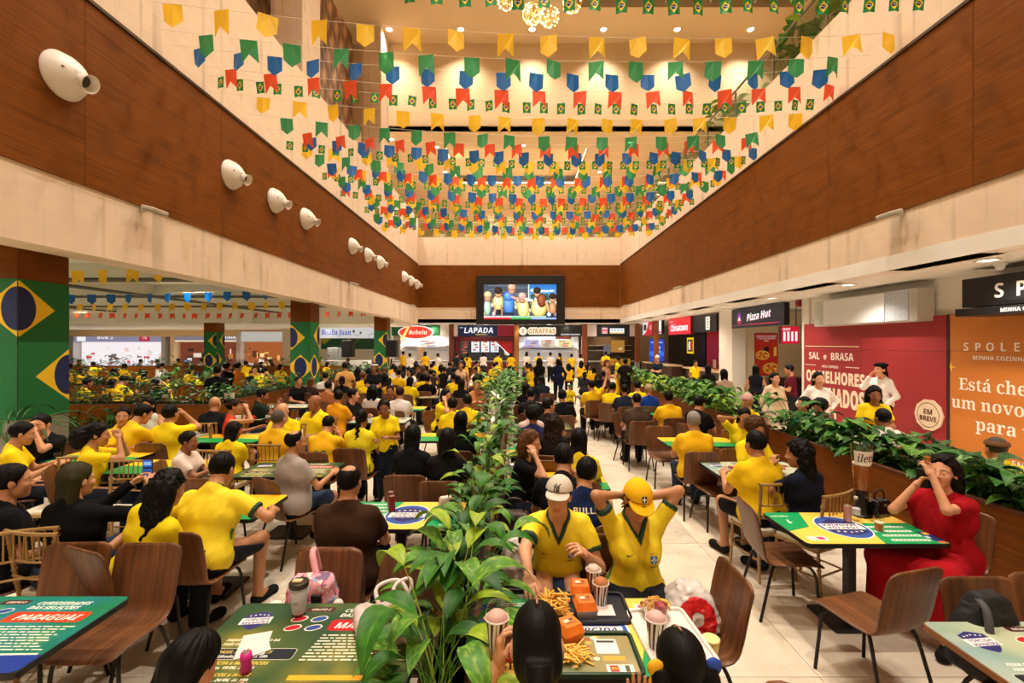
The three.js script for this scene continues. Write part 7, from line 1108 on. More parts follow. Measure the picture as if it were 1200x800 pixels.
// the row that divides the seating
const mid = planter('long low timber planter dividing the seating down the middle', -0.46, -0.2, -1.75, -18, 0.6, 'z', 1.1);
{
  const w = ['nearest clump, big glossy leaves over the dark table', 'second clump, beside the plastic bag', 'third clump, left of the pale cap', 'fourth clump, behind the crest-printed table', 'fifth clump, broad leaves reaching left', 'sixth clump, pale young shoots', 'seventh clump, beside the hand at the face', 'eighth clump, level with the two black-haired women', 'ninth clump with white blooms', 'tenth clump, beside the green table', 'eleventh clump with white blooms, tallest', 'twelfth clump near the fair-haired woman'];
  const zs = [-2.02, -2.55, -3.1, -3.6, -4.15, -4.7, -5.3, -5.95, -6.7, -7.5, -8.4, -9.4];
  zs.forEach((z, i) => clump('peace lily, ' + w[i], -0.34, i < 2 ? 0.58 : 0.6, z, lily, i < 2 ? 44 : i < 6 ? 32 : 26, i < 2 ? 0.98 : i < 6 ? 0.8 : 0.92, i < 2 ? [0, 0, 2, 2, 3, 1] : i === 5 ? [2, 3, 3, 0] : [0, 1, 1, 0, 2, 3], 'plant', 'peace_lily', i === 8 || i === 10 ? 4 : i > 6 ? 2 : 0, 'peace lilies in the middle planter'));
  const sp = [[], [], []]; for (let z = -10.2; z > -17.8; z -= 0.42) sp[floor(rnd() * 3)].push([0, 0.6, z + 9.875, rnd() * 6, rr(0.95, 1.2)]);
  green(mid, [[bulkL[0], 1, sp[0]], [bulkL[1], 0, sp[1]], [bulkL[2], 2, sp[2]]]);
}
// along the shop side: a near and a far trough
const nearP = planter('timber-clad planter on the shop side behind the woman in red', 4.0, 4.5, -1.2, -7.2, 0.84, 'z', 1.0);
const farP = planter('second timber-clad planter, farther along the shop side', 4.0, 4.5, -8.46, -17.6, 0.84, 'z', 1.0);
{
  const w = ['at the near end below the tan hoarding', 'beside the headband man', 'behind the woman in red, first', 'behind the woman in red, second', 'behind the woman in red, third', 'between the beer tower and the red hoarding', 'behind the beer tower', 'before the boy in white', 'before the curly-haired boy', 'with one tall upright leaf', 'above the woman in navy', 'spilling over the planter end'];
  for (let i = 0; i < 12; i++) { const z = -2.6 - i * 0.4; clump('pothos clump ' + w[i], 4.2 + rr(-0.06, 0.1), 0.8, z, pothos, 32, rr(0.95, 1.2), [0, 0, 2, 4, 4, 1], 'plant', 'pothos', 0, 'pothos in the near shop-side planter'); }
  const hx = clump('slender upright shrub with narrow leaves at the near planter end', 4.2, 0.8, -6.9, lily, 16, 1.05, [1, 0, 0], 'plant', 'leafy_shrub');
  const sp = [[], [], []]; for (let z = -8.7; z > -17.4; z -= 0.36) sp[floor(rnd() * 3)].push([rr(-0.05, 0.05), 0.8, z + 13.03, rnd() * 6, rr(1.05, 1.4)]);
  green(farP, [[bulkP[0], 2, sp[0]], [bulkP[1], 0, sp[1]], [bulkP[2], 3, sp[2]]]);
  const sq = [[], [], []]; for (let z = -1.4; z > -2.5; z -= 0.35) sq[floor(rnd() * 3)].push([0, 0.8, z + 4.2, rnd() * 6, 1.15]); for (let z = -2.8; z > -7; z -= 0.5) sq[1].push([0.12, 0.8, z + 4.2, rnd() * 6, 0.95]);
  green(nearP, [[bulkP[0], 0, sq[0].length ? sq[0] : [[0, 0.8, 2, 0, 1]]], [bulkP[1], 1, sq[1]], [bulkP[2], 4, sq[2].length ? sq[2] : [[0, 0.8, 2.5, 0, 1]]]]);
}
// troughs on the dining hall side
function hedge(o, x0, x1, z0, z1, y, n, sc) { const cx = o.position.x, cz = o.position.z, sp = [[], [], []]; for (let i = 0; i < n; i++) { const t = (i + 0.5) / n; sp[i % 3].push([(x0 || x1 ? x0 + (x1 - x0) * t - cx : 0) + rr(-0.05, 0.05), y, (abs(z0) > 1 ? z0 + (z1 - z0) * t - cz : z0) + rr(-0.05, 0.05), rnd() * 6, sc * rr(0.85, 1.2)]); } green(o, [[bulkL[0], 1, sp[0]], [bulkL[1], 0, sp[1]], [bulkP[2], 1, sp[2]]]); }
{ const o = planter('timber planter with dark foliage between seating and dining hall', -13, -5.7, -9.2, -9.7, 0.95, 'x', 1.1); hedge(o, -12.8, -5.9, 0, 0, 0.9, 20, 0.78); hedge(o, -13, -7.6, 0.42, 0.42, 0.35, 20, 0.85); }
hedge(planter('timber planter along the columns, nearer stretch', -6.9, -6.45, -10.3, -13.8, 0.9, 'z', 1.1), 0, 0, -10.4, -13.7, 0.85, 10, 0.75);
hedge(planter('timber planter along the columns, farther stretch', -6.9, -6.45, -15.2, -21.8, 0.9, 'z', 1.1), 0, 0, -15.3, -21.7, 0.85, 16, 0.75);
hedge(planter('planter deep inside the dining hall with dark hedge', -19, -8, -13.4, -13.9, 0.95, 'x', 1.5), -18.8, -8.2, 0, 0, 0.9, 24, 0.85);
hedge(planter('planter across the far side of the dining hall', -26, -9, -23.6, -24.1, 1.0, 'x', 2), -25.8, -9.2, 0, 0, 0.95, 24, 0.8);
{
  const o = base('palm', 'dark arching palm before the nearest flag column', 'plant', [-6.5, 0, -5.85]);
  part('pot', lathe([[0.0, 0], [0.16, 0], [0.2, 0.4], [0.19, 0.4], [0.17, 0.36], [0, 0.36]], 20), mat('#3a2a20', 0.7), o); part('stem', rod([0, 0.35, 0], [0.03, 0.9, 0], 0.02), mat('#4a3a22', 0.8), o);
  const fr = leafG(0.5, 0.5, 0.75, 0.05, 2.0, 0); for (let i = 0; i < 26; i++) { const m = part('leaf', fr, leafM[1], o); m.position.y = 0.75; m.rotation.set(rr(-0.2, 0.2), i * 2.4, rr(-0.2, 0.2)); m.scale.setScalar(rr(0.7, 1.1)); }
}
// greenery standing behind the upper balustrade
const upG = (() => { const l = []; for (let i = 0; i < 40; i++) { const g = lily[floor(rnd() * 6)].clone(); g.scale(2.2, 2.2, 2.2); g.rotateY(rnd() * 6.28); g.translate(rr(-0.4, 0.4), 0, rr(-0.7, 0.7)); l.push(g); } return join(l); })();
[[-6, 'first, nearest'], [-9.6, 'second, where the railing crosses the skylight'], [-11.4, 'third'], [-15.2, 'fourth, spiky and pale'], [-19.2, 'fifth'], [-23, 'sixth, near the corner']].forEach(([z, l], i) => { const o = base('gallery_plant', 'tall leafy plant behind the upper glass balustrade, ' + l, 'plant', [7.3, 8.45, z], 0, 'plants on the upper gallery'); part('trough', rbx(0.5, 0.5, 1.5, 0.02, 0, 0.25, 0), mat('#b9a585', 0.7), o); const f = part('foliage', upG, leafM[i % 2 ? 3 : 2], o); f.position.y = 0.45; f.rotation.y = i; f.userData.kind = 'stuff'; });

// ---------- things on the tables, chairs and floor ----------
const TT = 0.741;
function tray(label, x, z, w, d, turn, c) {
  const o = base('tray', label, 'tray', [x, TT, z], turn), m = mat(c, 0.35);
  part('base', extr(rrShape(w, d, 0.04), 0.004, 0.001).rotateX(-PI / 2), m, o);
  const r = rrShape(w, d, 0.04), hole = rrShape(w - 0.024, d - 0.024, 0.03); r.holes.push(hole); part('rim', extr(r, 0.018, 0.002).rotateX(-PI / 2), m, o); return o;
}
tray('white tray with a bowl of crunchy noodles and two drinks', 0.76, -2.26, 0.31, 0.44, 0.06, '#e9e4dc');
const gt = tray('dark green tray with a printed paper liner and loose fries', 0.36, -2.13, 0.42, 0.3, 0.0, '#0c3a24');
part('paper_liner', mv(quad(0.38, 0.26), 0, 0.0062, 0, -PI / 2), face((g, w, h) => { fill(g, w, h, '#8a8f62'); soft(g, w, h, ['#6f7a48', '#b08a50', '#c9b48a'], 6, 20); const r = rngOf(2); for (let i = 0; i < 14; i++) ell(g, r() * w * 0.6, r() * h, 14, 10, ['#b0502c', '#e2b23c', '#f0e4c8', '#8a3a24'][i % 4]); g.fillStyle = '#f0ece4'; g.fillRect(w * 0.55, h * 0.1, w * 0.28, h * 0.4); g.fillStyle = '#2a2a2a'; g.fillRect(w * 0.58, h * 0.14, w * 0.22, h * 0.06); g.fillStyle = '#e8a83c'; g.fillRect(w * 0.6, h * 0.56, w * 0.28, h * 0.12); g.fillStyle = '#f0ece4'; g.fillRect(w * 0.62, h * 0.78, w * 0.32, h * 0.2); g.fillStyle = '#c8202c'; g.fillRect(w * 0.66, h * 0.8, w * 0.1, h * 0.15); text(g, 'm', w * 0.71, h * 0.87, 26, '#f6c51e'); g.fillStyle = '#4a5a30'; g.fillRect(w * 0.84, h * 0.8, w * 0.05, h * 0.15); }, 320, 220), gt);
tray('dark tray under the burger boxes and milkshakes', 0.4, -2.5, 0.42, 0.28, 0, '#1a1f2e');
const fryM = mat('#eeb84a', 0.6), fryG = [0, 1, 2].map((i) => rbx(0.008, 0.008, 0.07 + i * 0.015, 0.002, 0, 0, 0, 1));
function fries(label, x, z, n, w, d, h) { const o = base('fries', label, 'fries', [x, TT + 0.012, z]); for (let i = 0; i < n; i++) { const m = part('fry', fryG[i % 3], fryM, o); m.position.set(rr(-w, w), rr(0, h), rr(-d, d)); m.rotation.set(rr(-0.35, 0.35), rr(0, 6.28), rr(-0.2, 0.2)); } return o; }
fries('heap of loose fries on the green tray', 0.27, -2.1, 48, 0.06, 0.05, 0.03); fries('tall heap of fries under the reaching hand', 0.2, -2.48, 60, 0.06, 0.08, 0.06);
function carton(label, x, y, z, turn, c1, c2) {
  const o = base('burger_box', label, 'food box', [x, y, z], turn); part('tub', mv(new THREE.CylinderGeometry(0.078, 0.066, 0.045, 4), 0, 0.0225, 0, 0, PI / 4), mat(c2, 0.5), o); part('lid', mv(new THREE.CylinderGeometry(0.062, 0.08, 0.04, 4), 0, 0.066, 0, 0, PI / 4), mat(c1, 0.5), o);
  part('print', mv(quad(0.07, 0.05), 0, 0.0872, 0, -PI / 2), face((g, w, h) => { fill(g, w, h, c1); g.fillStyle = '#f4ead8'; g.fillRect(w * 0.12, h * 0.2, w * 0.35, h * 0.4); g.fillStyle = '#4a2010'; g.fillRect(w * 0.6, h * 0.2, w * 0.25, h * 0.3); g.fillRect(w * 0.1, h * 0.75, w * 0.8, h * 0.12); }, 100, 70), o); return o;
}
carton('orange burger box, lower of the two stacked before the milkshakes', 0.37, TT + 0.006, -2.44, 0.1, '#e8731a', '#b9bcc4'); carton('orange and white burger box behind the lower one', 0.365, TT + 0.006, -2.6, -0.08, '#e8731a', '#ece7e0'); carton('orange fries carton beside the girl with the milkshake', 0.26, TT + 0.006, -2.24, 0.5, '#ea7a18', '#ea7a18');
solo('napkin', rbx(0.12, 0.004, 0.1, 0.002, 0.47, TT + 0.01, -2.47), mat('#efe7e2', 0.8), 'crumpled white napkin beside the orange boxes', 'napkin');
const zebra = (() => { const t = canvasTex(256, 128, (g, w, h) => { fill(g, w, h, '#efeae4'); g.strokeStyle = '#17151a'; g.lineWidth = 9; for (let i = -4; i < 16; i++) { g.beginPath(); g.moveTo(i * 22, h); g.quadraticCurveTo(i * 22 + 20, h * 0.5, i * 22 + 60, 0); g.stroke(); } ell(g, 64, 64, 22, 26, '#b31c2c'); ell(g, 192, 64, 22, 26, '#b31c2c'); }); return new THREE.MeshPhysicalMaterial({ map: t, roughness: 0.45 }); })();
const clear = new THREE.MeshPhysicalMaterial({ color: '#ffffff', roughness: 0.06, transmission: 1, thickness: 0, ior: 1.35 });
function shake(label, [x, y, z], top, cream_, s = 1) {
  const o = base('milkshake', label, 'drink', [x, y, z]); o.scale.setScalar(s);
  part('cup', lathe([[0, 0], [0.03, 0], [0.043, 0.12], [0.041, 0.12], [0.029, 0.004], [0, 0.004]], 22), zebra, o); part('drink', cyl(0.041, 0.041, 0.01, 0, 0.118, 0, 20), mat(top, 0.5), o);
  part('whipped_cream', lathe([[0.04, 0.12], [0.038, 0.132], [0.028, 0.143], [0.012, 0.15], [0, 0.152]], 18), mat(cream_, 0.6), o); part('dome_lid', lathe([[0.045, 0.12], [0.046, 0.13], [0.044, 0.155], [0.034, 0.178], [0.016, 0.19], [0.012, 0.19]], 22), clear, o); part('lid_rim', mv(new THREE.TorusGeometry(0.045, 0.003, 6, 22), 0, 0.122, 0, PI / 2), mat('#e8e4e0', 0.3), o); return o;
}
shake('milkshake with pale topping, farther of the two by the burger boxes', [0.455, TT + 0.006, -2.68], '#b88a72', '#d8c0b0'); shake('milkshake with caramel topping, nearer of the two by the burger boxes', [0.47, TT + 0.006, -2.53], '#8a5030', '#b8713c'); shake('milkshake with a pink dome on the white tray', [0.67, TT + 0.006, -2.18], '#d8a8a0', '#dcb4ac', 1.12);
{ const h = girlCup.hand(0, 0.09); shake('milkshake raised in the hand of the girl with the ponytail', [h.x - 0.01, h.y - 0.08, h.z - 0.04], '#c88a80', '#d8aca0'); }
{ const o = base('smoothie', 'clear cup of dark red drink on the white tray', 'drink', [0.74, TT + 0.006, -2.33]); part('cup', lathe([[0, 0], [0.028, 0], [0.038, 0.13], [0.036, 0.13], [0.026, 0.004], [0, 0.004]], 20), clear, o); part('drink', lathe([[0, 0.005], [0.0255, 0.005], [0.034, 0.115], [0, 0.115]], 20), mat('#a3182c', 0.4), o); }
{ const o = base('noodle_bowl', 'white bowl heaped with golden crunchy noodles', 'food', [0.74, TT + 0.006, -2.43]); part('bowl', lathe([[0, 0], [0.045, 0], [0.078, 0.05], [0.075, 0.05], [0.043, 0.004], [0, 0.004]], 24), mat('#eee9e0', 0.4), o); const l = []; for (let i = 0; i < 70; i++) { const a = rr(0, 6.28), r = 0.068 * sqrt(rnd()); l.push(mv(new THREE.TorusGeometry(rr(0.008, 0.018), 0.0035, 4, 8, rr(2, 5)), r * cos(a), 0.055 + 0.03 * (1 - r / 0.07) * rnd(), r * sin(a), rr(0, 6), rr(0, 6))); } part('noodles', l, mat('#e2a544', 0.6), o).userData.kind = 'stuff'; }
{ const o = base('clamshell', 'clear plastic box with pink dessert at the plant end of the table', 'food box', [-0.04, TT, -2.14], 0.15); part('tub', rbx(0.15, 0.05, 0.13, 0.015, 0, 0.025, 0), mat('#d8466a', 0.25, { transmission: 0.5, thickness: 0 }), o); part('lid', rbx(0.155, 0.035, 0.135, 0.015, 0, 0.075, 0), clear, o); }
solo('hand_bag', rbx(0.05, 0.15, 0.13, 0.02, 0.95, 0.53, -2.6), mat('#2a2422', 0.5), 'small dark purse standing behind the red and white bag', 'purse');
// crumpled bags share one builder: a lumpy field with creases
function bagG(w, h, d, c, seed, crease = 0.02, neck = 0) { return surf((x, y, z) => { const t = clamp(y / h, 0, 1), k = neck ? 1 - neck * Math.pow(t, 2.2) : 1; return boxD(x / 1, y - h / 2, z, w * k / 2, h / 2, d * k / 2, min(w, d) * 0.3 * k) + crease * (abs(noise3(x * 14 + seed, y * 14, z * 14) - 0.5) * 2 - 0.5) + crease * 0.5 * (abs(noise3(x * 34 + seed, y * 34, z * 34) - 0.5) * 2 - 0.5); }, [-w * 0.7, -0.03, -d * 0.7], [w * 0.7, h * 1.1, d * 0.7], c); }
{ const g = bagG(0.3, 0.26, 0.3, 0.008, 3, 0.03, 0.5), o = base('plastic_bag', 'white plastic bag with a big red emblem on the chair seat', 'bag', [1.06, 0.465, -2.79]); part('bag', g, mat('#ece6e2', 0.35, { transmission: 0.2, thickness: 0 }), o); part('emblem', surf((x, y, z) => { const t = clamp(y / 0.26, 0, 1), k = 1 - 0.5 * Math.pow(t, 2.2); const s = boxD(x, y - 0.13, z, 0.15 * k, 0.13, 0.15 * k, 0.09 * k) + 0.03 * (abs(noise3(x * 14 + 3, y * 14, z * 14) - 0.5) * 2 - 0.5) + 0.015 * (abs(noise3(x * 34 + 3, y * 34, z * 34) - 0.5) * 2 - 0.5); const q = sqrt((x + 0.0) ** 2 + (y - 0.12) ** 2); return max(s - 0.003, -(q - 0.035), q - 0.115, -z - x * 0.5); }, [-0.21, -0.03, -0.21], [0.21, 0.29, 0.21], 0.007), mat('#c8161c', 0.4), o, 'red ring-shaped emblem'); }
{ const o = base('tissue_box', 'white rounded box leaning between chair seat and table', 'box', [0.86, 0.467, -2.55], 0.3); part('box', rbx(0.14, 0.17, 0.1, 0.03, 0, 0.085, 0), mat('#dcd9e0', 0.5), o); part('slot', rbx(0.06, 0.006, 0.02, 0.002, 0, 0.171, 0), mat('#2a2a30', 0.6), o); }
{ const o = base('paper_cup', 'cream yellow lidded tub standing on the chair seat', 'cup', [1.07, 0.467, -2.5]); part('cup', lathe([[0, 0], [0.033, 0], [0.045, 0.1], [0, 0.1]], 22), mat('#ecd98a', 0.6), o); part('lid', lathe([[0.047, 0.1], [0.048, 0.112], [0.044, 0.116], [0, 0.114]], 22), mat('#f2e29a', 0.5), o); }
// --- dark table on the left
{ const o = base('tumbler', 'white steel tumbler with printed letters and a steel lid', 'tumbler', [-1.17, TT, -2.45]); part('cup', lathe([[0, 0.012], [0.035, 0.012], [0.046, 0.15], [0, 0.15]], 26), mat('#c9ccd6', 0.4), o); part('base_ring', cyl(0.034, 0.036, 0.014, 0, 0.007, 0, 24), mat('#7a7470', 0.25, { metalness: 0.9 }), o); part('lid', lathe([[0.047, 0.15], [0.05, 0.155], [0.05, 0.175], [0.045, 0.18], [0, 0.178]], 26), mat('#4a443c', 0.3, { metalness: 0.7 }), o); part('lid_slider', rbx(0.05, 0.01, 0.03, 0.003, -0.005, 0.183, 0.005), mat('#d9c99a', 0.4), o);
  const l = new THREE.CylinderGeometry(0.0425, 0.0395, 0.06, 12, 1, true, -0.6, 1.2).translate(0, 0.09, 0); part('lettering', l, printM(120, 90, (g, w, h) => { text(g, 'SKY', w / 2, h * 0.3, h * 0.42, '#4a4a56', 'sans-serif', 'normal'); text(g, 'BAR', w / 2, h * 0.72, h * 0.42, '#4a4a56', 'sans-serif', 'normal'); }), o); }
{ const o = base('plastic_bag', 'limp white plastic bag with loop handles lying by the near plants', 'bag', [-0.66, TT, -2.32], 0.3); part('bag', surf((x, y, z) => boxD(x, y - 0.03, z, 0.16 - 0.05 * clamp((z + 0.1) * 2, -1, 1), 0.032 + 0.02 * noise3(x * 9, 2, z * 9), 0.15, 0.03) + 0.022 * (abs(noise3(x * 16, y * 16, z * 16 + 4) - 0.5) * 2 - 0.4), [-0.24, -0.01, -0.2], [0.24, 0.13, 0.2], 0.008), mat('#e2d3cc', 0.4, { transmission: 0.25, thickness: 0 }), o); for (const s of [-1, 1]) part('handle', tube([[s * 0.03, 0.05, -0.1], [s * 0.05, 0.12, -0.19], [0.1 + s * 0.03, 0.13, -0.22], [0.13, 0.07, -0.12]], 0.012, 18, 6), mat('#e2d3cc', 0.45), o); }
{ const o = base('backpack', 'pink backpack with a pastel pattern hung on a chair', 'backpack', [-1.2, 0.47, -2.68]); const t = dataTex(256, 256, (u, v) => { const n = tnoise(u * 7, v * 7, 7, 7, 3), m = tnoise(u * 11, v * 11, 11, 11, 8), k = tnoise(u * 5, v * 5, 5, 5, 21); return n > 0.72 ? [120, 96, 130] : m > 0.74 ? [236, 214, 206] : k > 0.74 ? [150, 176, 206] : k < 0.25 ? [214, 92, 120] : [232, 150, 164]; }, true, 0.2, 0.2), m = new THREE.MeshPhysicalMaterial({ map: t, roughness: 0.7 });
  const gq = bagG(0.3, 0.36, 0.16, 0.01, 8, 0.016, 0.25); part('bag', uvm(gq), m, o); part('pocket', uvm(bagG(0.24, 0.17, 0.1, 0.009, 5, 0.012, 0.1)).translate(0, 0.02, 0.08), m, o); part('strap', tube([[0, 0.34, -0.05], [-0.05, 0.44, -0.11], [-0.06, 0.44, -0.16], [-0.05, 0.3, -0.2]], 0.02, 16, 6), mat('#e3a0a6', 0.7), o); part('keyring', rbx(0.06, 0.06, 0.02, 0.01, 0.06, 0.27, 0.09), mat('#181416', 0.6), o); part('charm', rbx(0.08, 0.045, 0.02, 0.01, 0.0, 0.24, 0.1), mat('#a3283a', 0.6), o); part('plush_charm', join([ball(0.03, 0.17, 0.22, 0.05), ball(0.022, 0.19, 0.17, 0.05), ball(0.014, 0.17, 0.13, 0.06)]), mat('#e9d8cc', 0.8), o); part('bottle_cap', cyl(0.035, 0.035, 0.04, -0.2, 0.2, 0.04, 18), mat('#e6dcd2', 0.5), o); }
solo('leaflet', join([rbx(0.13, 0.003, 0.18, 0.001, 0, 0.0015, 0), mv(rbx(0.1, 0.003, 0.14, 0.001), 0.02, 0.006, 0.02, 0, 0.3)]), mat('#e6e0d8', 0.7), 'white printed leaflets under the bent person\'s hair', 'leaflet', [-1.27, TT, -2.2], 0.3);
{ const o = base('pink_tumbler', 'small bright pink drink bottle beside the beige sleeve', 'bottle', [-1.2, TT, -2.02]); part('body', lathe([[0, 0], [0.02, 0], [0.026, 0.02], [0.02, 0.04], [0.026, 0.06], [0.022, 0.085], [0, 0.085]], 16), mat('#d02a86', 0.3), o); part('cap', cyl(0.012, 0.012, 0.02, 0, 0.095, 0, 14), mat('#e8e0e4', 0.4), o); }
// --- crest table with cans, beer tower table
function can(label, x, z, c) { const o = base('drink_can', label, 'can', [x, TT, z]); part('body', lathe([[0, 0.003], [0.024, 0], [0.029, 0.008], [0.029, 0.125], [0.024, 0.134], [0.023, 0.132], [0, 0.131]], 22), mat(c, 0.3, { metalness: 0.4 }), o); part('lid', cyl(0.024, 0.024, 0.004, 0, 0.133, 0, 20), mat('#c8c4c0', 0.25, { metalness: 0.9 }), o); return o; }
can('dark red drink can, nearer of two before the bald man', -1.08, -3.95, '#7a1220'); can('reddish can behind the dark red one', -1.12, -4.06, '#9a4a44'); can('pale pink drink can on the beer tower table', 2.71, -3.72, '#c8928a');
{ const o = base('paper_bag', 'folded white paper bag between the leaves and the crest table', 'bag', [-0.6, TT, -3.85], 0.5); part('bag', bagG(0.12, 0.16, 0.06, 0.009, 12, 0.014, 0.2), mat('#e3d2c6', 0.7), o); }
{ const o = base('beer_tower', 'tall clear beer tower half full of amber beer on a dark stand', 'beer tower', [2.93, TT, -3.86]); part('stand', lathe([[0, 0], [0.075, 0], [0.08, 0.015], [0.045, 0.03], [0.042, 0.2], [0.05, 0.215], [0, 0.215]], 26), mat('#0e1014', 0.35), o); part('tap', join([rod([0, 0.17, 0.04], [0, 0.17, 0.1], 0.012), rod([0, 0.15, 0.095], [0, 0.21, 0.095], 0.009)]), mat('#b8a888', 0.25, { metalness: 0.9 }), o);
  part('beer', lathe([[0, 0.218], [0.046, 0.218], [0.064, 0.425], [0, 0.425]], 30), mat('#c8741a', 0.15, { transmission: 0.5, thickness: 0 }), o); part('foam', lathe([[0, 0.425], [0.064, 0.425], [0.065, 0.445], [0, 0.445]], 30), mat('#e6d2b8', 0.6), o); part('tube', lathe([[0.049, 0.216], [0.069, 0.43], [0.081, 0.6], [0.079, 0.6], [0.067, 0.43], [0.047, 0.216]], 30), clear, o);
  part('label_band', new THREE.CylinderGeometry(0.0785, 0.0705, 0.11, 30, 1, true, -1.4, 2.8).translate(0, 0.5, 0), face((g, w, h) => { fill(g, w, h, '#ece6e4'); text(g, 'iletto', w * 0.5, h * 0.54, h * 0.78, '#231f24', 'serif', 'bold italic', 'center', w * 0.8); text(g, '·', w * 0.52, h * 0.4, h * 0.5, '#c2203a'); g.fillStyle = '#c2203a'; g.fillRect(w * 0.44, h * 0.56, w * 0.08, h * 0.05); }, 260, 110), o); }
{ const o = base('water_bottle', 'clear plastic bottle with a pale cap beside the pink can', 'bottle', [2.8, TT, -3.75]); part('bottle', lathe([[0, 0], [0.028, 0], [0.03, 0.01], [0.03, 0.11], [0.022, 0.145], [0.012, 0.165], [0.012, 0.178], [0, 0.178]], 22), clear, o); part('label_band', cyl(0.0308, 0.0308, 0.05, 0, 0.075, 0, 22), mat('#cfd0da', 0.5), o); part('cap', cyl(0.014, 0.014, 0.02, 0, 0.186, 0, 14), mat('#d8d4d0', 0.4), o); }
{ const o = base('beer_glass', 'plastic cup of beer on the crest table, in front of the tower', 'glass', [2.83, TT, -3.55]); part('glass', lathe([[0, 0], [0.028, 0], [0.036, 0.115], [0.034, 0.115], [0.026, 0.004], [0, 0.004]], 24), clear, o); part('beer', lathe([[0, 0.006], [0.0265, 0.006], [0.0305, 0.058], [0, 0.058]], 22), mat('#d88a1c', 0.15, { transmission: 0.4, thickness: 0 }), o); part('foam', lathe([[0, 0.058], [0.0305, 0.058], [0.0312, 0.066], [0, 0.066]], 22), mat('#e8d8bc', 0.6), o); }
{ const o = base('handbag', 'small black leather handbag beside the beer tower', 'handbag', [3.08, TT, -3.86], 0.4); part('bag', bagG(0.2, 0.14, 0.1, 0.008, 2, 0.008, 0.2), mat('#0f0e12', 0.25), o); part('handle', tube([[-0.07, 0.12, 0], [-0.05, 0.2, 0], [0.05, 0.2, 0], [0.07, 0.12, 0]], 0.007, 16, 6), mat('#0f0e12', 0.3), o); part('clasp', rbx(0.03, 0.02, 0.01, 0.003, 0, 0.1, 0.05), mat('#b8a070', 0.3, { metalness: 0.9 }), o); }
{ const h = redWoman.hand(1, 0.07), o = base('phone', 'dark phone held to the ear of the woman in red', 'phone', [h.x, h.y, h.z], 0.6); part('case', rbx(0.012, 0.15, 0.072, 0.005), mat('#141416', 0.4), o); part('camera_bump', rbx(0.004, 0.03, 0.03, 0.001, 0.007, 0.05, 0.015), mat('#2a2a2e', 0.2), o); }
{ const h = redWoman.hand(0, 0.08), o = base('small_glass', 'small glass at the mouth of the woman in red', 'glass', [h.x, h.y + 0.02, h.z]); part('glass', lathe([[0, 0], [0.02, 0], [0.026, 0.08], [0.024, 0.08], [0, 0.006]], 18), clear, o); part('drink', cyl(0.018, 0.021, 0.035, 0, 0.022, 0, 16), mat('#b8742a', 0.2), o); }
{ const o = base('backpack', 'black backpack slumped against a chair at the pale table', 'backpack', [2.5, 0.47, -2.42], 0.1); part('bag', bagG(0.34, 0.4, 0.18, 0.011, 20, 0.02, 0.55), mat('#131316', 0.75), o); part('flap', bagG(0.26, 0.18, 0.1, 0.01, 24, 0.014, 0.3).translate(0.01, 0.05, 0.07), mat('#1a1a1e', 0.7), o); part('strap', tube([[-0.06, 0.38, 0.0], [-0.1, 0.36, 0.08], [-0.13, 0.2, 0.12], [-0.12, 0.06, 0.1]], 0.018, 18, 6), mat('#47474c', 0.7), o); }
// --- the other things that show
{ const a = filmer.hand(0, 0.07), b = filmer.hand(1, 0.07), o = base('phone', 'phone with a blue lit screen held up to film', 'phone', [(a.x + b.x) / 2, (a.y + b.y) / 2 + 0.06, (a.z + b.z) / 2], 0.1); part('case', rbx(0.078, 0.155, 0.01, 0.005), mat('#16161a', 0.4), o); part('display', quad(0.07, 0.145, 0, 0, 0.006), litFace((g, w, h) => { fill(g, w, h, '#2a62c0'); g.fillStyle = '#1a2a44'; g.fillRect(0, h * 0.4, w, h * 0.12); g.fillStyle = '#9ac0f0'; g.fillRect(w * 0.1, h * 0.1, w * 0.8, h * 0.2); g.fillStyle = '#16203a'; g.fillRect(w * 0.2, h * 0.62, w * 0.6, h * 0.2); }, 80, 160, 0.8), o); }
{ const o = base('water_bottle', 'water bottle with a blue label on the table by the plants', 'bottle', [0.5, TT, -6.2]); part('bottle', lathe([[0, 0], [0.032, 0], [0.034, 0.01], [0.034, 0.14], [0.024, 0.18], [0.013, 0.2], [0.013, 0.215], [0, 0.215]], 20), clear, o); part('label_band', cyl(0.0348, 0.0348, 0.06, 0, 0.09, 0, 20), mat('#2c4aa0', 0.5), o); part('cap', cyl(0.015, 0.015, 0.022, 0, 0.225, 0, 14), mat('#d8dce6', 0.4), o); }
{ const o = base('paper_bag', 'brown kraft paper bag standing on the seat behind the grey top', 'bag', [-3.05, 0.47, -4.72]); part('bag', bagG(0.2, 0.42, 0.13, 0.011, 30, 0.018, 0.12), mat('#8a6238', 0.8), o); }
solo('snack_packet', bagG(0.2, 0.09, 0.12, 0.009, 33, 0.018, 0.1), mat('#c4161e', 0.35), 'crumpled red snack packet on the yellow table by the boy', 'packet', [-3.8, TT, -5.25], 0.4);
solo('snack_packet', bagG(0.2, 0.07, 0.14, 0.01, 35, 0.018, 0.1), mat('#c4161e', 0.35), 'red paper packet before the woman in coral', 'packet', [-5.1, TT, -8.75], 0.2);
solo('shoulder_bag', bagG(0.3, 0.2, 0.2, 0.011, 37, 0.02, 0.3), mat('#d3a79a', 0.7), 'pale pink bag with ties lying on the aisle chair', 'bag', [2.15, 0.47, -8.6], 0.5);
{ const o = base('handbag', 'brown leather handbag on the seat beside the plants', 'handbag', [-0.02, 0.5, -3.95]); part('bag', bagG(0.3, 0.24, 0.16, 0.011, 40, 0.012, 0.15), mat('#38201a', 0.4), o); part('handle', tube([[-0.09, 0.22, 0], [-0.06, 0.34, 0], [0.06, 0.34, 0], [0.09, 0.22, 0]], 0.009, 16, 6), mat('#38201a', 0.4), o); }
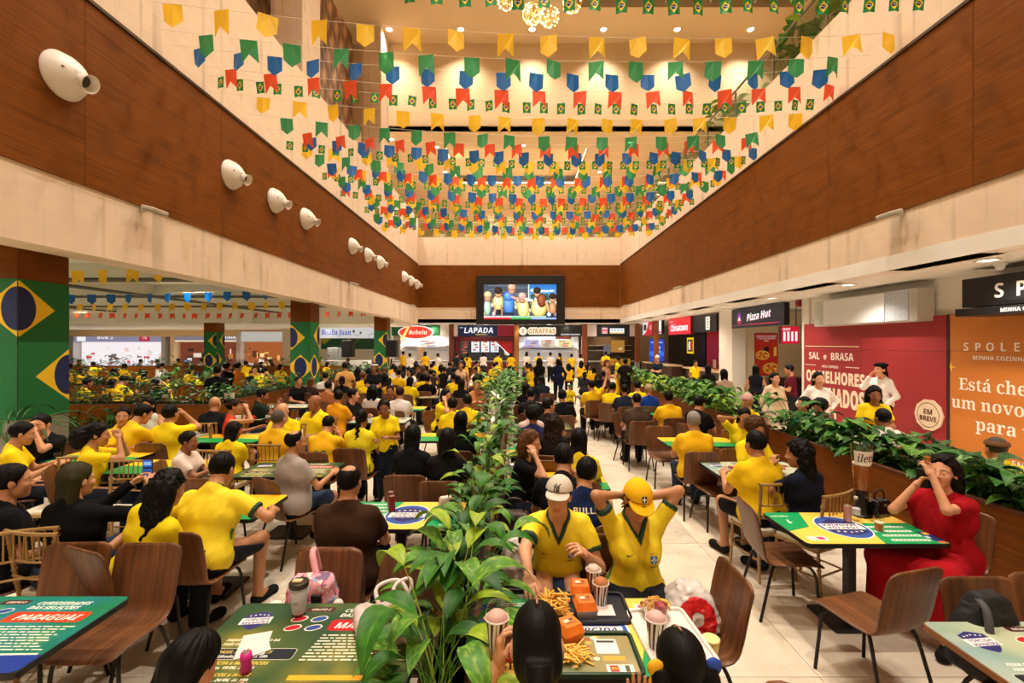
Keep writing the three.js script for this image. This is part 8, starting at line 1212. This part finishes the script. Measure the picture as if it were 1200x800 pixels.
solo('stool', [rbx(0.3, 0.04, 0.3, 0.01, 0, 0.47, 0), ...[[-1, -1], [-1, 1], [1, -1], [1, 1]].map(([a, b]) => rod([a * 0.12, 0.46, b * 0.12], [a * 0.15, 0, b * 0.15], 0.014))], darkMetal, 'low dark stool under the brown handbag', 'stool', [-0.02, 0, -3.95]);
solo('cloth_bag', bagG(0.26, 0.3, 0.18, 0.011, 44, 0.03, 0.4), mat('#e6dad4', 0.8), 'white cloth bag heaped behind the man in the pale cap', 'bag', [0.02, 0.47, -3.35]);
solo('stool', [rbx(0.3, 0.04, 0.3, 0.01, 0, 0.45, 0), ...[[-1, -1], [-1, 1], [1, -1], [1, 1]].map(([a, b]) => rod([a * 0.12, 0.44, b * 0.12], [a * 0.15, 0, b * 0.15], 0.014))], darkMetal, 'low dark stool under the white cloth bag', 'stool', [0.02, 0, -3.35]);
{ const o = base('gift_box', 'white box dotted with dark hearts standing beside the leaves', 'box', [-0.0, 0.741, -4.75], 0.3); part('box', rbx(0.13, 0.2, 0.08, 0.006, 0, 0.1, 0), face((g, w, h) => { fill(g, w, h, '#d3d2da'); for (let i = 0; i < 8; i++) ell(g, w * (0.2 + 0.3 * (i % 3)), h * (0.15 + 0.3 * floor(i / 3)), 7, 7, '#2a2a34'); }, 90, 130), o); }
for (const [x, z, l] of [[-5.9, -9.35, 'white card holder on the timber planter by the arm-raised drinker'], [-2.4, -8.6, 'white card holder on the pale table by the standing girl']]) { const o = base('card_holder', l, 'holder', [x, z < -9 ? 0.96 : TT, z]); part('card', rbx(0.2, 0.22, 0.03, 0.006, 0, 0.11, 0), mat('#cfc6bb', 0.6), o); part('print', quad(0.05, 0.12, 0, 0.11, 0.0165), mat('#5a3a30', 0.6), o); }
for (const [x, z, l] of [[-5.75, -5.7, 'plastic cup of dark cola before the man with the paw print'], [-5.2, -8.8, 'pale plastic cup near the red paper packet'], [-2.9, -10.1, 'plastic cup on the yellow table by the white shirt']]) { const o = base('plastic_cup', l, 'cup', [x, TT, z]); part('cup', lathe([[0, 0], [0.028, 0], [0.038, 0.1], [0.036, 0.1], [0, 0.005]], 18), clear, o); part('drink', lathe([[0, 0.006], [0.026, 0.006], [0.033, 0.08], [0, 0.08]], 18), mat('#3a1610', 0.3), o); }
{ const o = base('tabletop_papers', 'pile of printed sheets on the dark green table', 'papers', [-2.5, TT, -5.2], 0.2); part('sheet', rbx(0.2, 0.003, 0.28, 0.001, 0, 0.0015, 0), mat('#d8d4c8', 0.8), o); part('sheet', mv(rbx(0.2, 0.003, 0.28, 0.001), 0.03, 0.005, 0.02, 0, 0.4), mat('#cfc8ba', 0.8), o); }

renderer.render(scene, camera);
